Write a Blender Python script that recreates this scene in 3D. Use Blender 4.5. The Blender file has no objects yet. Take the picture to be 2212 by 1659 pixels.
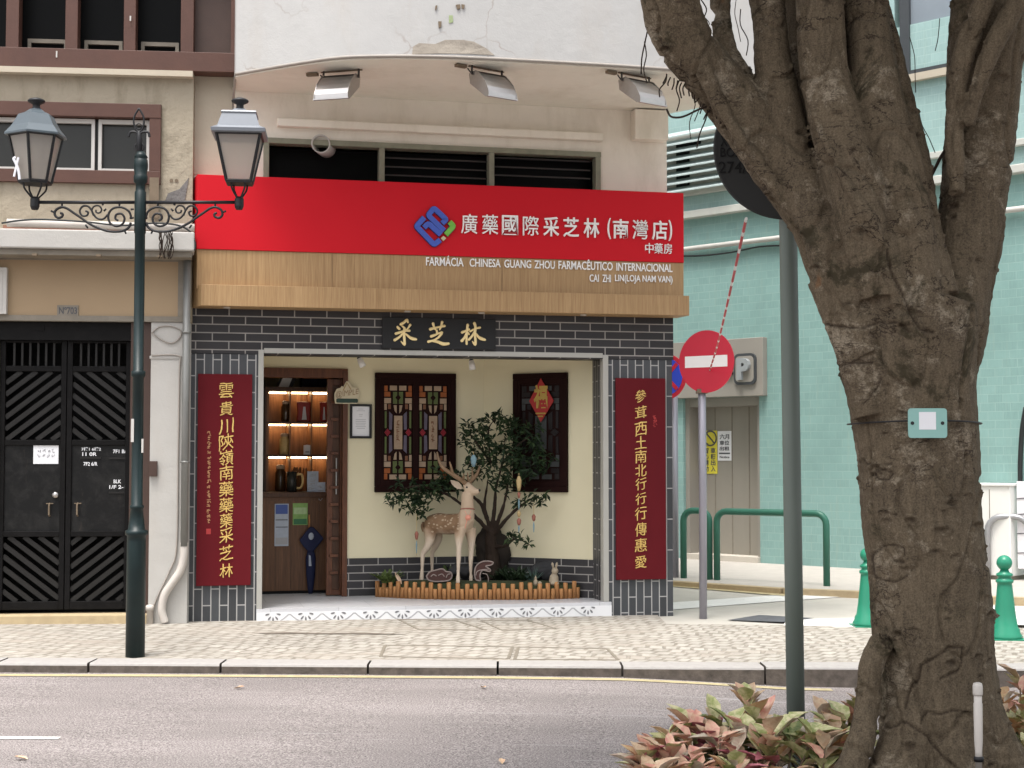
import bpy, bmesh, math, random
from mathutils import Vector, Matrix, noise, Quaternion
R = math.radians
random.seed(7)
scene = bpy.context.scene
COL = scene.collection
# ------------------------------------------------------------------ camera
HC = 1.55
FPX = 3323.0
cam_d = bpy.data.cameras.new("camera"); cam = bpy.data.objects.new("camera", cam_d); COL.objects.link(cam)
cam_d.sensor_width = 36.0; cam_d.lens = FPX / 2212.0 * 36.0
cam_d.clip_start = 0.1; cam_d.clip_end = 600
PITCH = math.atan(160.0 / FPX)
cam.location = (0, 0, HC); cam.rotation_euler = (math.pi / 2 + PITCH, 0, 0)
scene.camera = cam
# ------------------------------------------------------------------ light
SUN_EL, SUN_AZ = 72.0, 205.0          # azimuth measured clockwise from +Y
world = bpy.data.worlds.new("World"); scene.world = world; world.use_nodes = True
nt = world.node_tree
sky = nt.nodes.new("ShaderNodeTexSky"); sky.sky_type = 'NISHITA'; sky.sun_disc = False
sky.sun_elevation = R(SUN_EL); sky.sun_rotation = R(SUN_AZ); sky.air_density = 1.0; sky.dust_density = 4.0
hs = nt.nodes.new("ShaderNodeHueSaturation"); hs.inputs['Saturation'].default_value = 0.22
bg = nt.nodes["Background"]; bg.inputs[1].default_value = 0.15
nt.links.new(sky.outputs[0], hs.inputs['Color']); nt.links.new(hs.outputs[0], bg.inputs[0])
sun_d = bpy.data.lights.new("sun", 'SUN'); sun_d.energy = 1.3; sun_d.angle = R(16); sun_d.color = (1.0, .95, .88)
sun = bpy.data.objects.new("sun", sun_d); COL.objects.link(sun)
az = R(SUN_AZ); el = R(SUN_EL)
sdir = Vector((math.sin(az) * math.cos(el), math.cos(az) * math.cos(el), math.sin(el)))
sun.rotation_euler = sdir.to_track_quat('Z', 'Y').to_euler(); sun.location = sdir * 40
scene.view_settings.view_transform = 'Standard'; scene.view_settings.look = 'None'
scene.view_settings.exposure = 1.35; scene.view_settings.gamma = 1.0
# ------------------------------------------------------------------ pixel helpers (2212 x 1659 reading grid)
CT, ST = math.cos(PITCH), math.sin(PITCH)
def ray(u, v):
    a = (u - 1106.0) / FPX; b = (829.5 - v) / FPX
    return Vector((a, CT - b * ST, ST + b * CT))
CAMP = Vector((0, 0, HC))
def W(u, v, y):
    d = ray(u, v); return CAMP + d * (y / d.y)
def G0(u, v, z=0.0):
    d = ray(u, v); return CAMP + d * ((z - HC) / d.z)
def frame(o, ang):
    return Matrix.Translation(Vector(o)) @ Matrix.Rotation(R(ang), 4, 'Z')
def P(F, u, v, d=0.0):
    Fi = F.inverted(); o = Fi @ CAMP; r = Fi.to_3x3() @ ray(u, v)
    t = (d - o.y) / r.y; q = o + r * t
    return q.x, q.z
def PX(F, u, d=0.0, v=900): return P(F, u, v, d)[0]
def loc(F, w): return F.inverted() @ Vector(w)
ID = Matrix.Identity(4)
# ------------------------------------------------------------------ materials
def lin(c):
    return tuple((x / 255 / 12.92 if x / 255 <= .04045 else ((x / 255 + .055) / 1.055) ** 2.4) for x in c)
class N:
    def __init__(s, name):
        s.m = bpy.data.materials.new(name); s.m.use_nodes = True; s.t = s.m.node_tree
        s.b = s.t.nodes["Principled BSDF"]; s.co = None
    def n(s, k, **kw):
        o = s.t.nodes.new("ShaderNode" + k)
        for a, b in kw.items(): setattr(o, a, b)
        return o
    def l(s, a, b): s.t.links.new(a, b)
    def coord(s, scale=(1, 1, 1), rot=(0, 0, 0)):
        tc = s.n("TexCoord"); mp = s.n("Mapping"); mp.inputs['Scale'].default_value = scale; mp.inputs['Rotation'].default_value = rot
        s.l(tc.outputs['Object'], mp.inputs[0]); return mp.outputs[0]
    def noise(s, v, sc, det=4, rough=.55, dist=0):
        o = s.n("TexNoise"); o.inputs['Scale'].default_value = sc; o.inputs['Detail'].default_value = det
        o.inputs['Roughness'].default_value = rough; o.inputs['Distortion'].default_value = dist; s.l(v, o.inputs['Vector']); return o.outputs[0]
    def ramp(s, f, a, b, ca=(0, 0, 0), cb=(1, 1, 1)):
        o = s.n("ValToRGB"); e = o.color_ramp.elements; e[0].position = a; e[1].position = b
        e[0].color = (*ca, 1); e[1].color = (*cb, 1); s.l(f, o.inputs[0]); return o.outputs[0]
    def mix(s, f, a, b, mode='MIX'):
        o = s.n("Mix", data_type='RGBA', blend_type=mode)
        for i, x in ((0, f), (6, a), (7, b)):
            if isinstance(x, (int, float)): o.inputs[i].default_value = x
            elif isinstance(x, tuple): o.inputs[i].default_value = (*x, 1)
            else: s.l(x, o.inputs[i])
        return o.outputs[2]
    def bump(s, h, st, dist=.01, prev=None):
        o = s.n("Bump"); o.inputs['Strength'].default_value = st; o.inputs['Distance'].default_value = dist; s.l(h, o.inputs['Height'])
        if prev is not None: s.l(prev, o.inputs['Normal'])
        s.l(o.outputs[0], s.b.inputs['Normal']); return o.outputs[0]
    def fin(s, col=None, rough=.6, metal=0, spec=.5):
        if col is not None:
            if isinstance(col, tuple): s.b.inputs['Base Color'].default_value = (*col, 1)
            else: s.l(col, s.b.inputs['Base Color'])
        if isinstance(rough, (int, float)): s.b.inputs['Roughness'].default_value = rough
        else: s.l(rough, s.b.inputs['Roughness'])
        s.b.inputs['Metallic'].default_value = metal; s.b.inputs['Specular IOR Level'].default_value = spec
        return s.m
def plain(name, c, rough=.55, var=.15, sc=8, bump=.15, bs=60, metal=0, spec=.4, stretch=(1, 1, 1)):
    """paint, stone, metal ...: one colour, softly varied by noise, with a fine bump"""
    k = N(name); v = k.coord(stretch); f = k.noise(v, sc, 5)
    d = tuple(x * (1 - var) for x in c); e = tuple(min(1, x * (1 + var)) for x in c)
    col = k.mix(f, d, e)
    if bump: k.bump(k.noise(v, bs, 3), bump, .004)
    return k.fin(col, rough, metal, spec)
def plaster(name, c, stain=(.35, .3, .22), amount=.5, bump=.35, cracks=False, sc=1.6):
    k = N(name); v = k.coord(); vs = k.coord((1.6, 1.6, .5))
    f = k.ramp(k.noise(vs, sc, 8, .68), .5, .78); col = k.mix(k.noise(v, 5, 5), tuple(x * .93 for x in c), tuple(min(1, x * 1.05) for x in c))
    o = k.n("Math", operation='MULTIPLY'); o.inputs[1].default_value = amount; k.l(f, o.inputs[0])
    col = k.mix(o.outputs[0], col, stain)
    if cracks:
        vo = k.n("TexVoronoi", feature='DISTANCE_TO_EDGE'); vo.inputs['Scale'].default_value = .9
        nz = k.n("TexNoise"); nz.inputs['Scale'].default_value = 3.0; nz.inputs['Detail'].default_value = 6; k.l(v, nz.inputs['Vector'])
        va = k.n("VectorMath", operation='MULTIPLY_ADD'); va.inputs[1].default_value = (.5, .5, .5); k.l(nz.outputs['Color'], va.inputs[0]); k.l(v, va.inputs[2])
        k.l(va.outputs[0], vo.inputs['Vector'])
        cr = k.ramp(vo.outputs['Distance'], .0, .012, (1, 1, 1), (0, 0, 0))
        gate = k.ramp(k.noise(v, 1.3, 3), .48, .6)
        mm = k.mix(1.0, cr, gate, 'MULTIPLY'); o2 = k.n("Math", operation='MULTIPLY'); o2.inputs[1].default_value = .62; k.l(mm, o2.inputs[0])
        col = k.mix(o2.outputs[0], col, (.3, .25, .22))
    b = k.bump(k.noise(v, 7, 6, .6), bump, .03); k.bump(k.noise(v, 90, 3), .2, .004, b)
    return k.fin(col, .8, 0, .2)
def brick(name, c, mortar, w, h, ms, rot=False, axes='xz', var=.5, bumpk=.6, rough=.5, noise_sc=3.):
    k = N(name); tc = k.n("TexCoord"); sp = k.n("SeparateXYZ"); cb = k.n("CombineXYZ"); k.l(tc.outputs['Object'], sp.inputs[0])
    i = {'x': 0, 'y': 1, 'z': 2}; a, b = axes
    if rot: a, b = b, a
    k.l(sp.outputs[i[a]], cb.inputs[0]); k.l(sp.outputs[i[b]], cb.inputs[1])
    t = k.n("TexBrick"); t.inputs['Scale'].default_value = 1; t.inputs['Brick Width'].default_value = w; t.inputs['Row Height'].default_value = h
    t.inputs['Mortar Size'].default_value = ms; t.inputs['Mortar Smooth'].default_value = .15; t.inputs['Bias'].default_value = 0
    t.inputs['Color1'].default_value = (*tuple(x * (1 - var * .5) for x in c), 1); t.inputs['Color2'].default_value = (*tuple(x * (1 + var * .5) for x in c), 1)
    t.inputs['Mortar'].default_value = (*mortar, 1); k.l(cb.outputs[0], t.inputs[0])
    v = k.coord(); col = k.mix(k.ramp(k.noise(v, noise_sc, 6), .3, .8), t.outputs[0], tuple(x * .75 for x in c), 'MIX')
    mx = k.n("Mix", data_type='RGBA'); mx.inputs[0].default_value = .3; k.l(t.outputs[0], mx.inputs[6]); k.l(col, mx.inputs[7])
    h2 = k.n("Math", operation='SUBTRACT'); h2.inputs[0].default_value = 1; k.l(t.outputs['Fac'], h2.inputs[1])
    bb = k.bump(h2.outputs[0], bumpk, .006); k.bump(k.noise(v, 60, 4), .15, .004, bb)
    return k.fin(mx.outputs[2], rough, 0, .4)
def woodmat(name, c1, c2, stretch=(14, 14, 1.0), rough=.5, lines=0):
    k = N(name); v = k.coord(stretch); f = k.noise(v, 2.2, 7, .62, .4); f2 = k.noise(v, 9, 3)
    col = k.mix(k.ramp(f, .3, .72), c1, c2); col = k.mix(.25, col, k.ramp(f2, .35, .65, tuple(x * .55 for x in c1), c2))
    k.bump(f, .12, .003); return k.fin(col, rough, 0, .35)
def teal(name, c, g):
    k = N(name); tc = k.n("TexCoord"); sp = k.n("SeparateXYZ"); cb = k.n("CombineXYZ"); k.l(tc.outputs['Object'], sp.inputs[0]); k.l(sp.outputs[0], cb.inputs[0]); k.l(sp.outputs[2], cb.inputs[1])
    t = k.n("TexBrick"); t.offset = .5; t.inputs['Scale'].default_value = 1; t.inputs['Brick Width'].default_value = .19; t.inputs['Row Height'].default_value = .102; t.inputs['Mortar Size'].default_value = .0045; t.inputs['Mortar Smooth'].default_value = .3
    t.inputs['Color1'].default_value = (*tuple(x * .93 for x in c), 1); t.inputs['Color2'].default_value = (*tuple(x * 1.06 for x in c), 1); t.inputs['Mortar'].default_value = (*g, 1); k.l(cb.outputs[0], t.inputs[0])
    rib = k.noise(k.coord((1, 1, .12)), 55, 3, .6); col = k.mix(k.ramp(rib, .35, .68), t.outputs[0], tuple(x * 1.14 + .01 for x in c)); mx = k.mix(.55, t.outputs[0], col)
    big = k.noise(k.coord(), .9, 5, .6); mx = k.mix(k.ramp(big, .45, .8), mx, tuple(x * .84 for x in c)); dr = k.noise(k.coord((5, 5, .35)), 2.2, 5, .7); mx = k.mix(k.ramp(dr, .56, .85), mx, (.27, .36, .31))
    h2 = k.n("Math", operation='SUBTRACT'); h2.inputs[0].default_value = 1; k.l(t.outputs['Fac'], h2.inputs[1]); bb = k.bump(h2.outputs[0], .3, .004); k.bump(rib, .2, .003, bb)
    return k.fin(mx, .4, 0, .3)
def glassy(name, c, rough=.08, spec=.6):
    k = N(name); v = k.coord(); return k.fin(k.mix(k.noise(v, 2, 3), tuple(x * .7 for x in c), c), rough, 0, spec)
def emis(name, c, st):
    k = N(name); k.b.inputs['Emission Color'].default_value = (*c, 1); k.b.inputs['Emission Strength'].default_value = st; return k.fin(c, .5)

M = {}
M['white_wall'] = plaster('white_wall', (.45, .445, .435), (.4, .35, .3), .4, .16, True)
M['soffit'] = plaster('soffit_plaster', (.74, .70, .62), (.45, .38, .28), .35, .15)
M['cream'] = plaster('cream_plaster', (.8, .745, .655), (.42, .36, .26), .45, .2)
M['old_plaster'] = plaster('old_plaster', (.34, .295, .225), (.14, .115, .075), .85, .75, False, 2.6)
M['pale_strip'] = plaster('pale_strip', (.47, .415, .33), (.45, .38, .28), .4, .2)
M['white_pier'] = plaster('white_pier', (.43, .415, .39), (.38, .33, .28), .3, .2)
M['peel'] = plaster('peeled_render', (.16, .15, .145), (.1, .095, .09), .6, .8)
M['brown_paint'] = plain('brown_paint', (.082, .036, .025), .55, .22, 6, .3, 40)
M['brown_dark'] = plain('brown_dark', (.055, .03, .022), .5, .2)
M['black_room'] = plain('dark_interior', (.008, .008, .008), .9, .2, 4, 0)  # near-black standing in for hall and gap shade; also plinth and lettering
M['room_shade'] = glassy('room_shade', (.004, .004, .004), .35, .08)  # near-black colour carries the shade of the rooms behind
M['grey_glass'] = glassy('grey_glass', (.028, .028, .025), .25, .3)
M['white_paint'] = plain('white_paint', (.5, .48, .45), .5, .08)
M['tan_panel'] = plain('tan_panel', (.33, .235, .14), .6, .06, 3, .1)
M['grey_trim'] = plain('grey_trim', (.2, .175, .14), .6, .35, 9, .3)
M['gate'] = plain('black_gate_paint', (.0055, .005, .005), .55, .7, 11, .3, 30, 0, .12)
k = N('black_gate_sheet'); v = k.coord(); sm_ = k.ramp(k.noise(v, 6, 8, .75, .4), .45, .75); col = k.mix(sm_, (.005, .005, .005), (.022, .021, .02)); col = k.mix(k.ramp(k.noise(k.coord((3, 3, .6)), 5, 6, .7), .62, .75), col, (.045, .036, .028)); k.bump(k.noise(v, 30, 4), .3, .004); M['gate_sheet'] = k.fin(col, .5, 0, .2)
M['gate_slat'] = plain('gate_slat_paint', (.014, .013, .012), .5, .4, 7, .2, 60, 0, .25)
M['step_stone'] = plain('step_stone', (.42, .33, .2), .8, .25, 12, .4)
M['pipe_grey'] = plain('pipe_grey', (.2, .2, .19), .45, .4, 8, .2, 30, .3, .5, (1, 1, .3))
M['pvc'] = plain('white_pvc', (.5, .46, .42), .45, .1)
M['cable_white'] = plain('cable_white', (.3, .27, .24), .5, .1)
M['cable_black'] = plain('cable_black', (.015, .018, .018), .5, .1)
M['red'] = plain('red_sign_paint', (.52, .011, .02), .5, .04, 2, .04, 120, 0, .12)
M['wood_sign'] = woodmat('light_oak', (.28, .165, .075), (.43, .28, .14), (26, 26, .7))
M['wood_side'] = woodmat('oak_side', (.28, .16, .07), (.4, .25, .12), (20, 20, .8))
M['brick_h'] = brick('slate_brick', (.026, .024, .026), (.33, .31, .29), .287, .0745, .0055)
M['brick_v'] = brick('slate_brick_upright', (.05, .053, .058), (.4, .39, .38), .287, .0745, .0055, True)
M['brick_r'] = brick('slate_brick_return', (.03, .03, .033), (.36, .35, .34), .287, .0745, .0055, True, 'yz')
M['trim_white'] = plain('white_metal_trim', (.37, .36, .33), .4, .06)
M['grey_metal'] = plain('grey_metal', (.35, .34, .33), .4, .1, 6, .1, 60, .3)
M['recess_wall'] = plain('cream_wall_paint', (.66, .60, .42), .7, .04, 3, .12, 150, 0, .25)
M['ceil'] = plain('ceiling_paint', (.75, .7, .6), .8, .04)
M['white_letter'] = plain('white_letter', (.8, .78, .76), .4, .03, 5, 0)
M['gold'] = plain('gold_letter', (.7, .47, .14), .35, .15, 30, .1, 60, .25, .6)
M['gold_cream'] = plain('gilded_letter', (.86, .68, .34), .35, .12, 20, .1, 60, .1, .6)
M['maroon'] = plain('maroon_board', (.105, .007, .011), .55, .12, 4, .1, 50, 0, .12)
M['seal_red'] = plain('seal_red', (.36, .03, .03), .5, .2)
M['black_board'] = plain('black_board', (.007, .007, .008), .55, .2, 6, .15)
M['logo_blue'] = plain('logo_blue', (.055, .1, .42), .4, .08, 9, 0)
M['logo_green'] = plain('logo_green', (.16, .42, .06), .4, .08, 9, 0)
M['logo_beige'] = plain('logo_beige', (.5, .48, .3), .4, .08, 9, 0)
M['logo_edge'] = plain('logo_edge', (.02, .02, .09), .5, .1, 9, 0)
M['door_wood'] = woodmat('red_brown_wood', (.055, .018, .008), (.15, .055, .024), (12, 12, 1.2), .4)
M['shelf_wood'] = woodmat('shelf_walnut', (.15, .062, .024), (.34, .16, .065), (22, 22, 1.0), .45)
M['shelf_dark'] = woodmat('shelf_edge', (.05, .02, .01), (.1, .045, .02), (16, 16, 1.0), .45)
M['counter_wood'] = woodmat('counter_walnut', (.075, .032, .015), (.17, .08, .036), (24, 24, .9), .45)
M['win_frame'] = plain('dark_rosewood', (.013, .0035, .0028), .6, .3, 8, .2, 40, 0, .08, (3, 3, .5))
M['led'] = emis('led_strip', (1.0, .70, .40), 7.0)
M['paper'] = plain('paper', (.72, .72, .74), .6, .05, 4, 0)
M['ink'] = plain('ink', (.08, .08, .09), .6, .1, 4, 0)
M['ink_pale'] = plain('ink_pale', (.35, .35, .37), .6, .1, 4, 0)
M['tile_floor'] = brick('grey_floor_tile', (.56, .56, .58), (.42, .42, .43), .6, .6, .004, False, 'xy', .12, .15, .3)
M['tile_white'] = plain('white_glazed_tile', (.74, .74, .75), .25, .04, 6, .03, 40, 0, .5)
M['tile_grey'] = plain('grey_tile_pattern', (.17, .17, .18), .3, .15, 30, 0)
M['tile_line'] = plain('pale_tile_pattern', (.4, .4, .41), .3, .1, 30, 0)
M['log'] = woodmat('orange_log', (.3, .13, .045), (.52, .26, .1), (16, 16, 2.0), .6)
M['soil'] = plain('moss_soil', (.03, .036, .014), .95, .6, 14, .8, 50)
M['leaf_dark'] = plain('leaf_dark', (.014, .028, .011), .5, .5, 9, 0, 60, 0, .18)
M['leaf_mid'] = plain('leaf_mid', (.032, .055, .02), .5, .5, 9, 0, 60, 0, .2)
M['fern'] = plain('fern_green', (.075, .11, .022), .6, .5, 18, 0)
M['grass_blue'] = plain('grass_blue', (.06, .1, .08), .6, .4, 18, 0)
M['bark_dark'] = plain('bark_dark', (.03, .019, .013), .85, .5, 14, .8, 40, 0, .3, (3, 3, 1))
M['rock_dark'] = plain('rock_dark', (.03, .03, .032), .8, .5, 7, .8, 25)
M['lingzhi'] = plain('lingzhi', (.05, .016, .012), .35, .4, 12, .3, 30)
M['lingzhi_rim'] = plain('lingzhi_rim', (.24, .19, .17), .5, .2, 12, .2)
M['tassel_yellow'] = plain('tassel_yellow', (.42, .31, .15), .7, .2)
M['tassel_blue'] = plain('tassel_blue', (.17, .27, .31), .7, .2)
M['tassel_red'] = plain('tassel_red', (.27, .1, .07), .7, .2)
M['white_stone'] = plain('white_figurine', (.34, .28, .2), .6, .35, 16, .2)
M['antler'] = plain('antler', (.2, .125, .07), .6, .35, 18, .3)
M['nose'] = plain('nose_black', (.01, .009, .008), .3, .1)
M['chrome_lamp'] = plain('brushed_metal', (.42, .40, .385), .32, .12, 5, .05, 60, .85, .5, (1, 8, 8))
M['lamp_dark'] = plain('lamp_dark', (.04, .033, .03), .5, .2)
M['rust'] = plain('rusty_bracket', (.16, .12, .08), .7, .4)
M['post_green'] = plain('lamp_post_green', (.007, .017, .018), .42, .5, 7, .15, 40, 0, .3)
M['lantern_roof'] = plain('lantern_roof', (.075, .095, .11), .4, .15, 6, .08, 40, .1, .5)
M['lantern_roof_b'] = plain('lantern_roof_pale', (.17, .185, .21), .4, .12, 6, .08, 40, .1, .5)
M['iron'] = plain('black_iron', (.009, .009, .011), .5, .2, 8, .1)
k = N('lantern_glass'); v = k.coord(); k.b.inputs['Transmission Weight'].default_value = .75; k.b.inputs['IOR'].default_value = 1.12
M['lantern_glass'] = k.fin(k.mix(k.noise(v, 4, 3), (.66, .62, .57), (.76, .72, .67)), .35, 0, .4)
M['sticker_white'] = plain('sticker_white', (.66, .66, .72), .5, .05)
M['teal_paint'] = plain('teal_paint', (.24, .44, .41), .45, .05)
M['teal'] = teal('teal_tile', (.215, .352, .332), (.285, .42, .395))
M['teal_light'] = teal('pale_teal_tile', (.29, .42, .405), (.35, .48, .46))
M['ledge'] = plain('ledge_paint', (.5, .5, .46), .6, .1)
M['louvre'] = plain('louvre_metal', (.4, .47, .46), .5, .1)
M['panel_grey'] = plain('grey_portal', (.27, .25, .22), .6, .08, 2, .15, 80)
M['door_grey'] = plain('grey_shutter', (.255, .235, .2), .55, .08, 2, .1, 40, 0, .4, (4, 4, .4))
M['win_grey'] = glassy('blind_pane', (.26, .3, .34), .2, .5)
M['p_dark'] = plain('sign_dark', (.05, .055, .06), .4, .1)
M['p_grey'] = plain('sign_grey', (.28, .3, .31), .4, .1)
M['yellow_st'] = plain('sticker_yellow', (.66, .58, .06), .5, .1)
M['sign_red'] = plain('traffic_red', (.50, .012, .035), .4, .08, 5, .03)
M['sign_blue'] = plain('traffic_blue', (.025, .06, .55), .4, .08, 5, .03)
M['sign_white'] = plain('traffic_white', (.78, .76, .74), .4, .05)
M['pole_grey'] = plain('galvanised_pole', (.3, .29, .33), .42, .12, 6, .1, 60, .35, .5, (1, 1, .2))
M['pole_green'] = plain('grey_green_pole', (.125, .148, .128), .5, .14, 5, .1, 60, 0, .4, (3, 3, .4))
M['disc_back'] = plain('sign_back', (.046, .046, .045), .75, .12, 3, .05, 60, 0, .1)
M['rail_green'] = plain('rail_green', (.03, .13, .09), .4, .12)
M['bollard'] = plain('bollard_green', (.02, .21, .125), .35, .12, 5, .06)
M['cabinet_white'] = plain('cabinet_white', (.72, .71, .68), .45, .05)
M['steel'] = plain('rail_steel', (.33, .33, .34), .35, .15, 8, .05, 60, .6)
M['banner'] = plain('white_banner', (.74, .72, .74), .6, .05)
M['tag_teal'] = plain('tag_teal', (.23, .42, .38), .4, .05)
M['rope_red'] = plain('rope_red', (.5, .05, .06), .6, .2)
M['navy'] = plain('navy_cloth', (.008, .012, .05), .75, .3, 10, .3, 60)
M['poster_blue'] = plain('poster_blue', (.05, .09, .3), .5, .2)
M['poster_pale'] = plain('poster_pale', (.38, .42, .5), .5, .2, 25)
M['poster_green'] = plain('poster_green', (.2, .36, .1), .5, .4, 18)
M['jar_glass'] = glassy('jar_contents', (.09, .045, .02), .1, .6)
M['jar_roots'] = plain('pale_roots', (.6, .42, .18), .5, .3, 20)
M['jar_lid'] = plain('jar_lid', (.5, .35, .24), .35, .1)
M['bag_red'] = plain('red_packet', (.32, .025, .015), .4, .4, 25)
M['kerb_top'] = plain('kerb_granite', (.33, .312, .297), .8, .2, 25, .3, 90)
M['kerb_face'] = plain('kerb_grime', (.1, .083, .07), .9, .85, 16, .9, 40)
M['yellow_line'] = plain('yellow_road_paint', (.40, .34, .2), .8, .45, 16, .3)
M['white_line'] = plain('white_road_paint', (.66, .65, .62), .7, .12, 14, .2)
M['croton'] = []
for i, (a, b, c) in enumerate([((.6, .27, .22), (.66, .44, .3), .2), ((.52, .18, .21), (.36, .1, .13), .1), ((.62, .48, .32), (.52, .33, .22), .3), ((.3, .34, .12), (.6, .55, .32), .3), ((.1, .16, .04), (.38, .38, .16), .3), ((.48, .24, .12), (.56, .4, .22), .3), ((.035, .06, .02), (.12, .12, .045), .2), ((.62, .56, .42), (.48, .34, .27), .3)]):
    k = N('croton_leaf'); v = k.coord(); f = k.ramp(k.noise(v, 34, 5, .6, .6), .38, .62); k.bump(k.noise(v, 60, 3), .3, .004)
    k.b.inputs['Subsurface Weight'].default_value = 0
    M['croton'].append(k.fin(k.mix(f, a, b), .5, 0, .35))

# ------------------------------------------------------------------ mesh builder
BASE = {}
class MB:
    def __init__(s): s.v = []; s.f = []; s.m = []
    def add(s, vs, fs, m=0):
        o = len(s.v); s.v += [tuple(x) for x in vs]; s.f += [tuple(o + i for i in f) for f in fs]; s.m += [m] * len(fs); return s
    def box(s, x0, x1, y0, y1, z0, z1, m=0):
        if x0 > x1: x0, x1 = x1, x0
        if y0 > y1: y0, y1 = y1, y0
        if z0 > z1: z0, z1 = z1, z0
        return s.add([(x0, y0, z0), (x1, y0, z0), (x1, y1, z0), (x0, y1, z0), (x0, y0, z1), (x1, y0, z1), (x1, y1, z1), (x0, y1, z1)],
                     [(0, 3, 2, 1), (4, 5, 6, 7), (0, 1, 5, 4), (1, 2, 6, 5), (2, 3, 7, 6), (3, 0, 4, 7)], m)
    def obox(s, c, ax, ay, az, m=0):
        c, ax, ay, az = map(Vector, (c, ax, ay, az))
        vs = [c + ax * i + ay * j + az * k for k in (-1, 1) for j in (-1, 1) for i in (-1, 1)]
        return s.add(vs, [(0, 2, 3, 1), (4, 5, 7, 6), (0, 1, 5, 4), (1, 3, 7, 5), (3, 2, 6, 7), (2, 0, 4, 6)], m)
    def loft(s, a, b, m=0):
        n = len(a); s.add(list(a) + list(b), [(i, (i + 1) % n, n + (i + 1) % n, n + i) for i in range(n)] + [tuple(range(n - 1, -1, -1)), tuple(range(n, 2 * n))], m); return s
    def prism(s, pts, y0, y1, m=0):          # outline in x,z extruded along y
        return s.loft([(x, y0, z) for x, z in pts], [(x, y1, z) for x, z in pts], m)
    def prismz(s, pts, z0, z1, m=0):
        f0 = z0 if callable(z0) else (lambda x, y: z0); f1 = z1 if callable(z1) else (lambda x, y: z1)
        return s.loft([(x, y, f0(x, y)) for x, y in pts], [(x, y, f1(x, y)) for x, y in pts], m)
    def tube(s, pts, r, n=8, m=0, flat=None, closed=False):
        pts = [Vector(p) for p in pts]; k = len(pts)
        rs = r if isinstance(r, (list, tuple)) else [r] * k
        t0 = None; up = None; rings = []
        for i, p in enumerate(pts):
            t = (pts[min(i + 1, k - 1)] - pts[max(i - 1, 0)])
            if t.length < 1e-9: t = Vector((0, 0, 1))
            t.normalize()
            if up is None:
                up = Vector((0, 1, 0)) if abs(t.y) < .9 else Vector((1, 0, 0))
            up = (up - t * up.dot(t))
            if up.length < 1e-6: up = t.orthogonal()
            up.normalize(); sd = t.cross(up)
            q = flat if flat else 1.0
            rings.append([p + (sd * math.cos(2 * math.pi * j / n) + up * math.sin(2 * math.pi * j / n) * q) * rs[i] for j in range(n)])
        o = len(s.v)
        for g in rings: s.v += [tuple(x) for x in g]
        for i in range(k - 1):
            for j in range(n):
                a = o + i * n + j; b = o + i * n + (j + 1) % n; s.f.append((a, a + n, b + n, b)); s.m.append(m)
        s.f.append(tuple(o + j for j in range(n))); s.m.append(m)
        s.f.append(tuple(o + (k - 1) * n + j for j in range(n - 1, -1, -1))); s.m.append(m); return s
    def stroke(s, pts, r, n=8, m=0, flat=.5):  # tube with rounded ends
        pts = [Vector(p) for p in pts]; rs = list(r) if isinstance(r, (list, tuple)) else [r] * len(pts)
        a = (pts[0] - pts[1]).normalized() * rs[0] * .7; b = (pts[-1] - pts[-2]).normalized() * rs[-1] * .7
        return s.tube([pts[0] + a] + pts + [pts[-1] + b], [rs[0] * .45] + rs + [rs[-1] * .45], n, m, flat)
    def lathe(s, cx, cy, prof, n=24, m=0, rot=0.0):
        o = len(s.v); k = len(prof)
        for r, z in prof:
            for j in range(n):
                a = 2 * math.pi * j / n + rot; s.v.append((cx + r * math.cos(a), cy + r * math.sin(a), z))
        for i in range(k - 1):
            for j in range(n):
                a = o + i * n + j; b = o + i * n + (j + 1) % n; s.f.append((a, b, b + n, a + n)); s.m.append(m)
        s.f.append(tuple(o + j for j in range(n - 1, -1, -1))); s.m.append(m)
        s.f.append(tuple(o + (k - 1) * n + j for j in range(n))); s.m.append(m); return s
    def disc(s, c, nrm, r, th, n=40, m=0):
        c = Vector(c); nrm = Vector(nrm).normalized(); a = nrm.orthogonal().normalized(); b = nrm.cross(a)
        A = [c + (a * math.cos(2 * math.pi * i / n) + b * math.sin(2 * math.pi * i / n)) * r for i in range(n)]
        return s.loft([p - nrm * th * .5 for p in A], [p + nrm * th * .5 for p in A], m)
    def ball(s, c, r, m=0, n=12, sc=(1, 1, 1), nz=0, seed=0):
        c = Vector(c); o = len(s.v); k = n // 2 + 1
        for i in range(k + 1):
            th = math.pi * i / k
            for j in range(n):
                a = 2 * math.pi * j / n; d = Vector((math.sin(th) * math.cos(a), math.sin(th) * math.sin(a), math.cos(th)))
                q = 1 + nz * noise.noise(d * 1.7 + Vector((seed, seed * .7, 0))) if nz else 1
                s.v.append((c.x + d.x * r * sc[0] * q, c.y + d.y * r * sc[1] * q, c.z + d.z * r * sc[2] * q))
        for i in range(k):
            for j in range(n):
                a = o + i * n + j; b = o + i * n + (j + 1) % n; s.f.append((a, a + n, b + n, b)); s.m.append(m)
        return s
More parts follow.
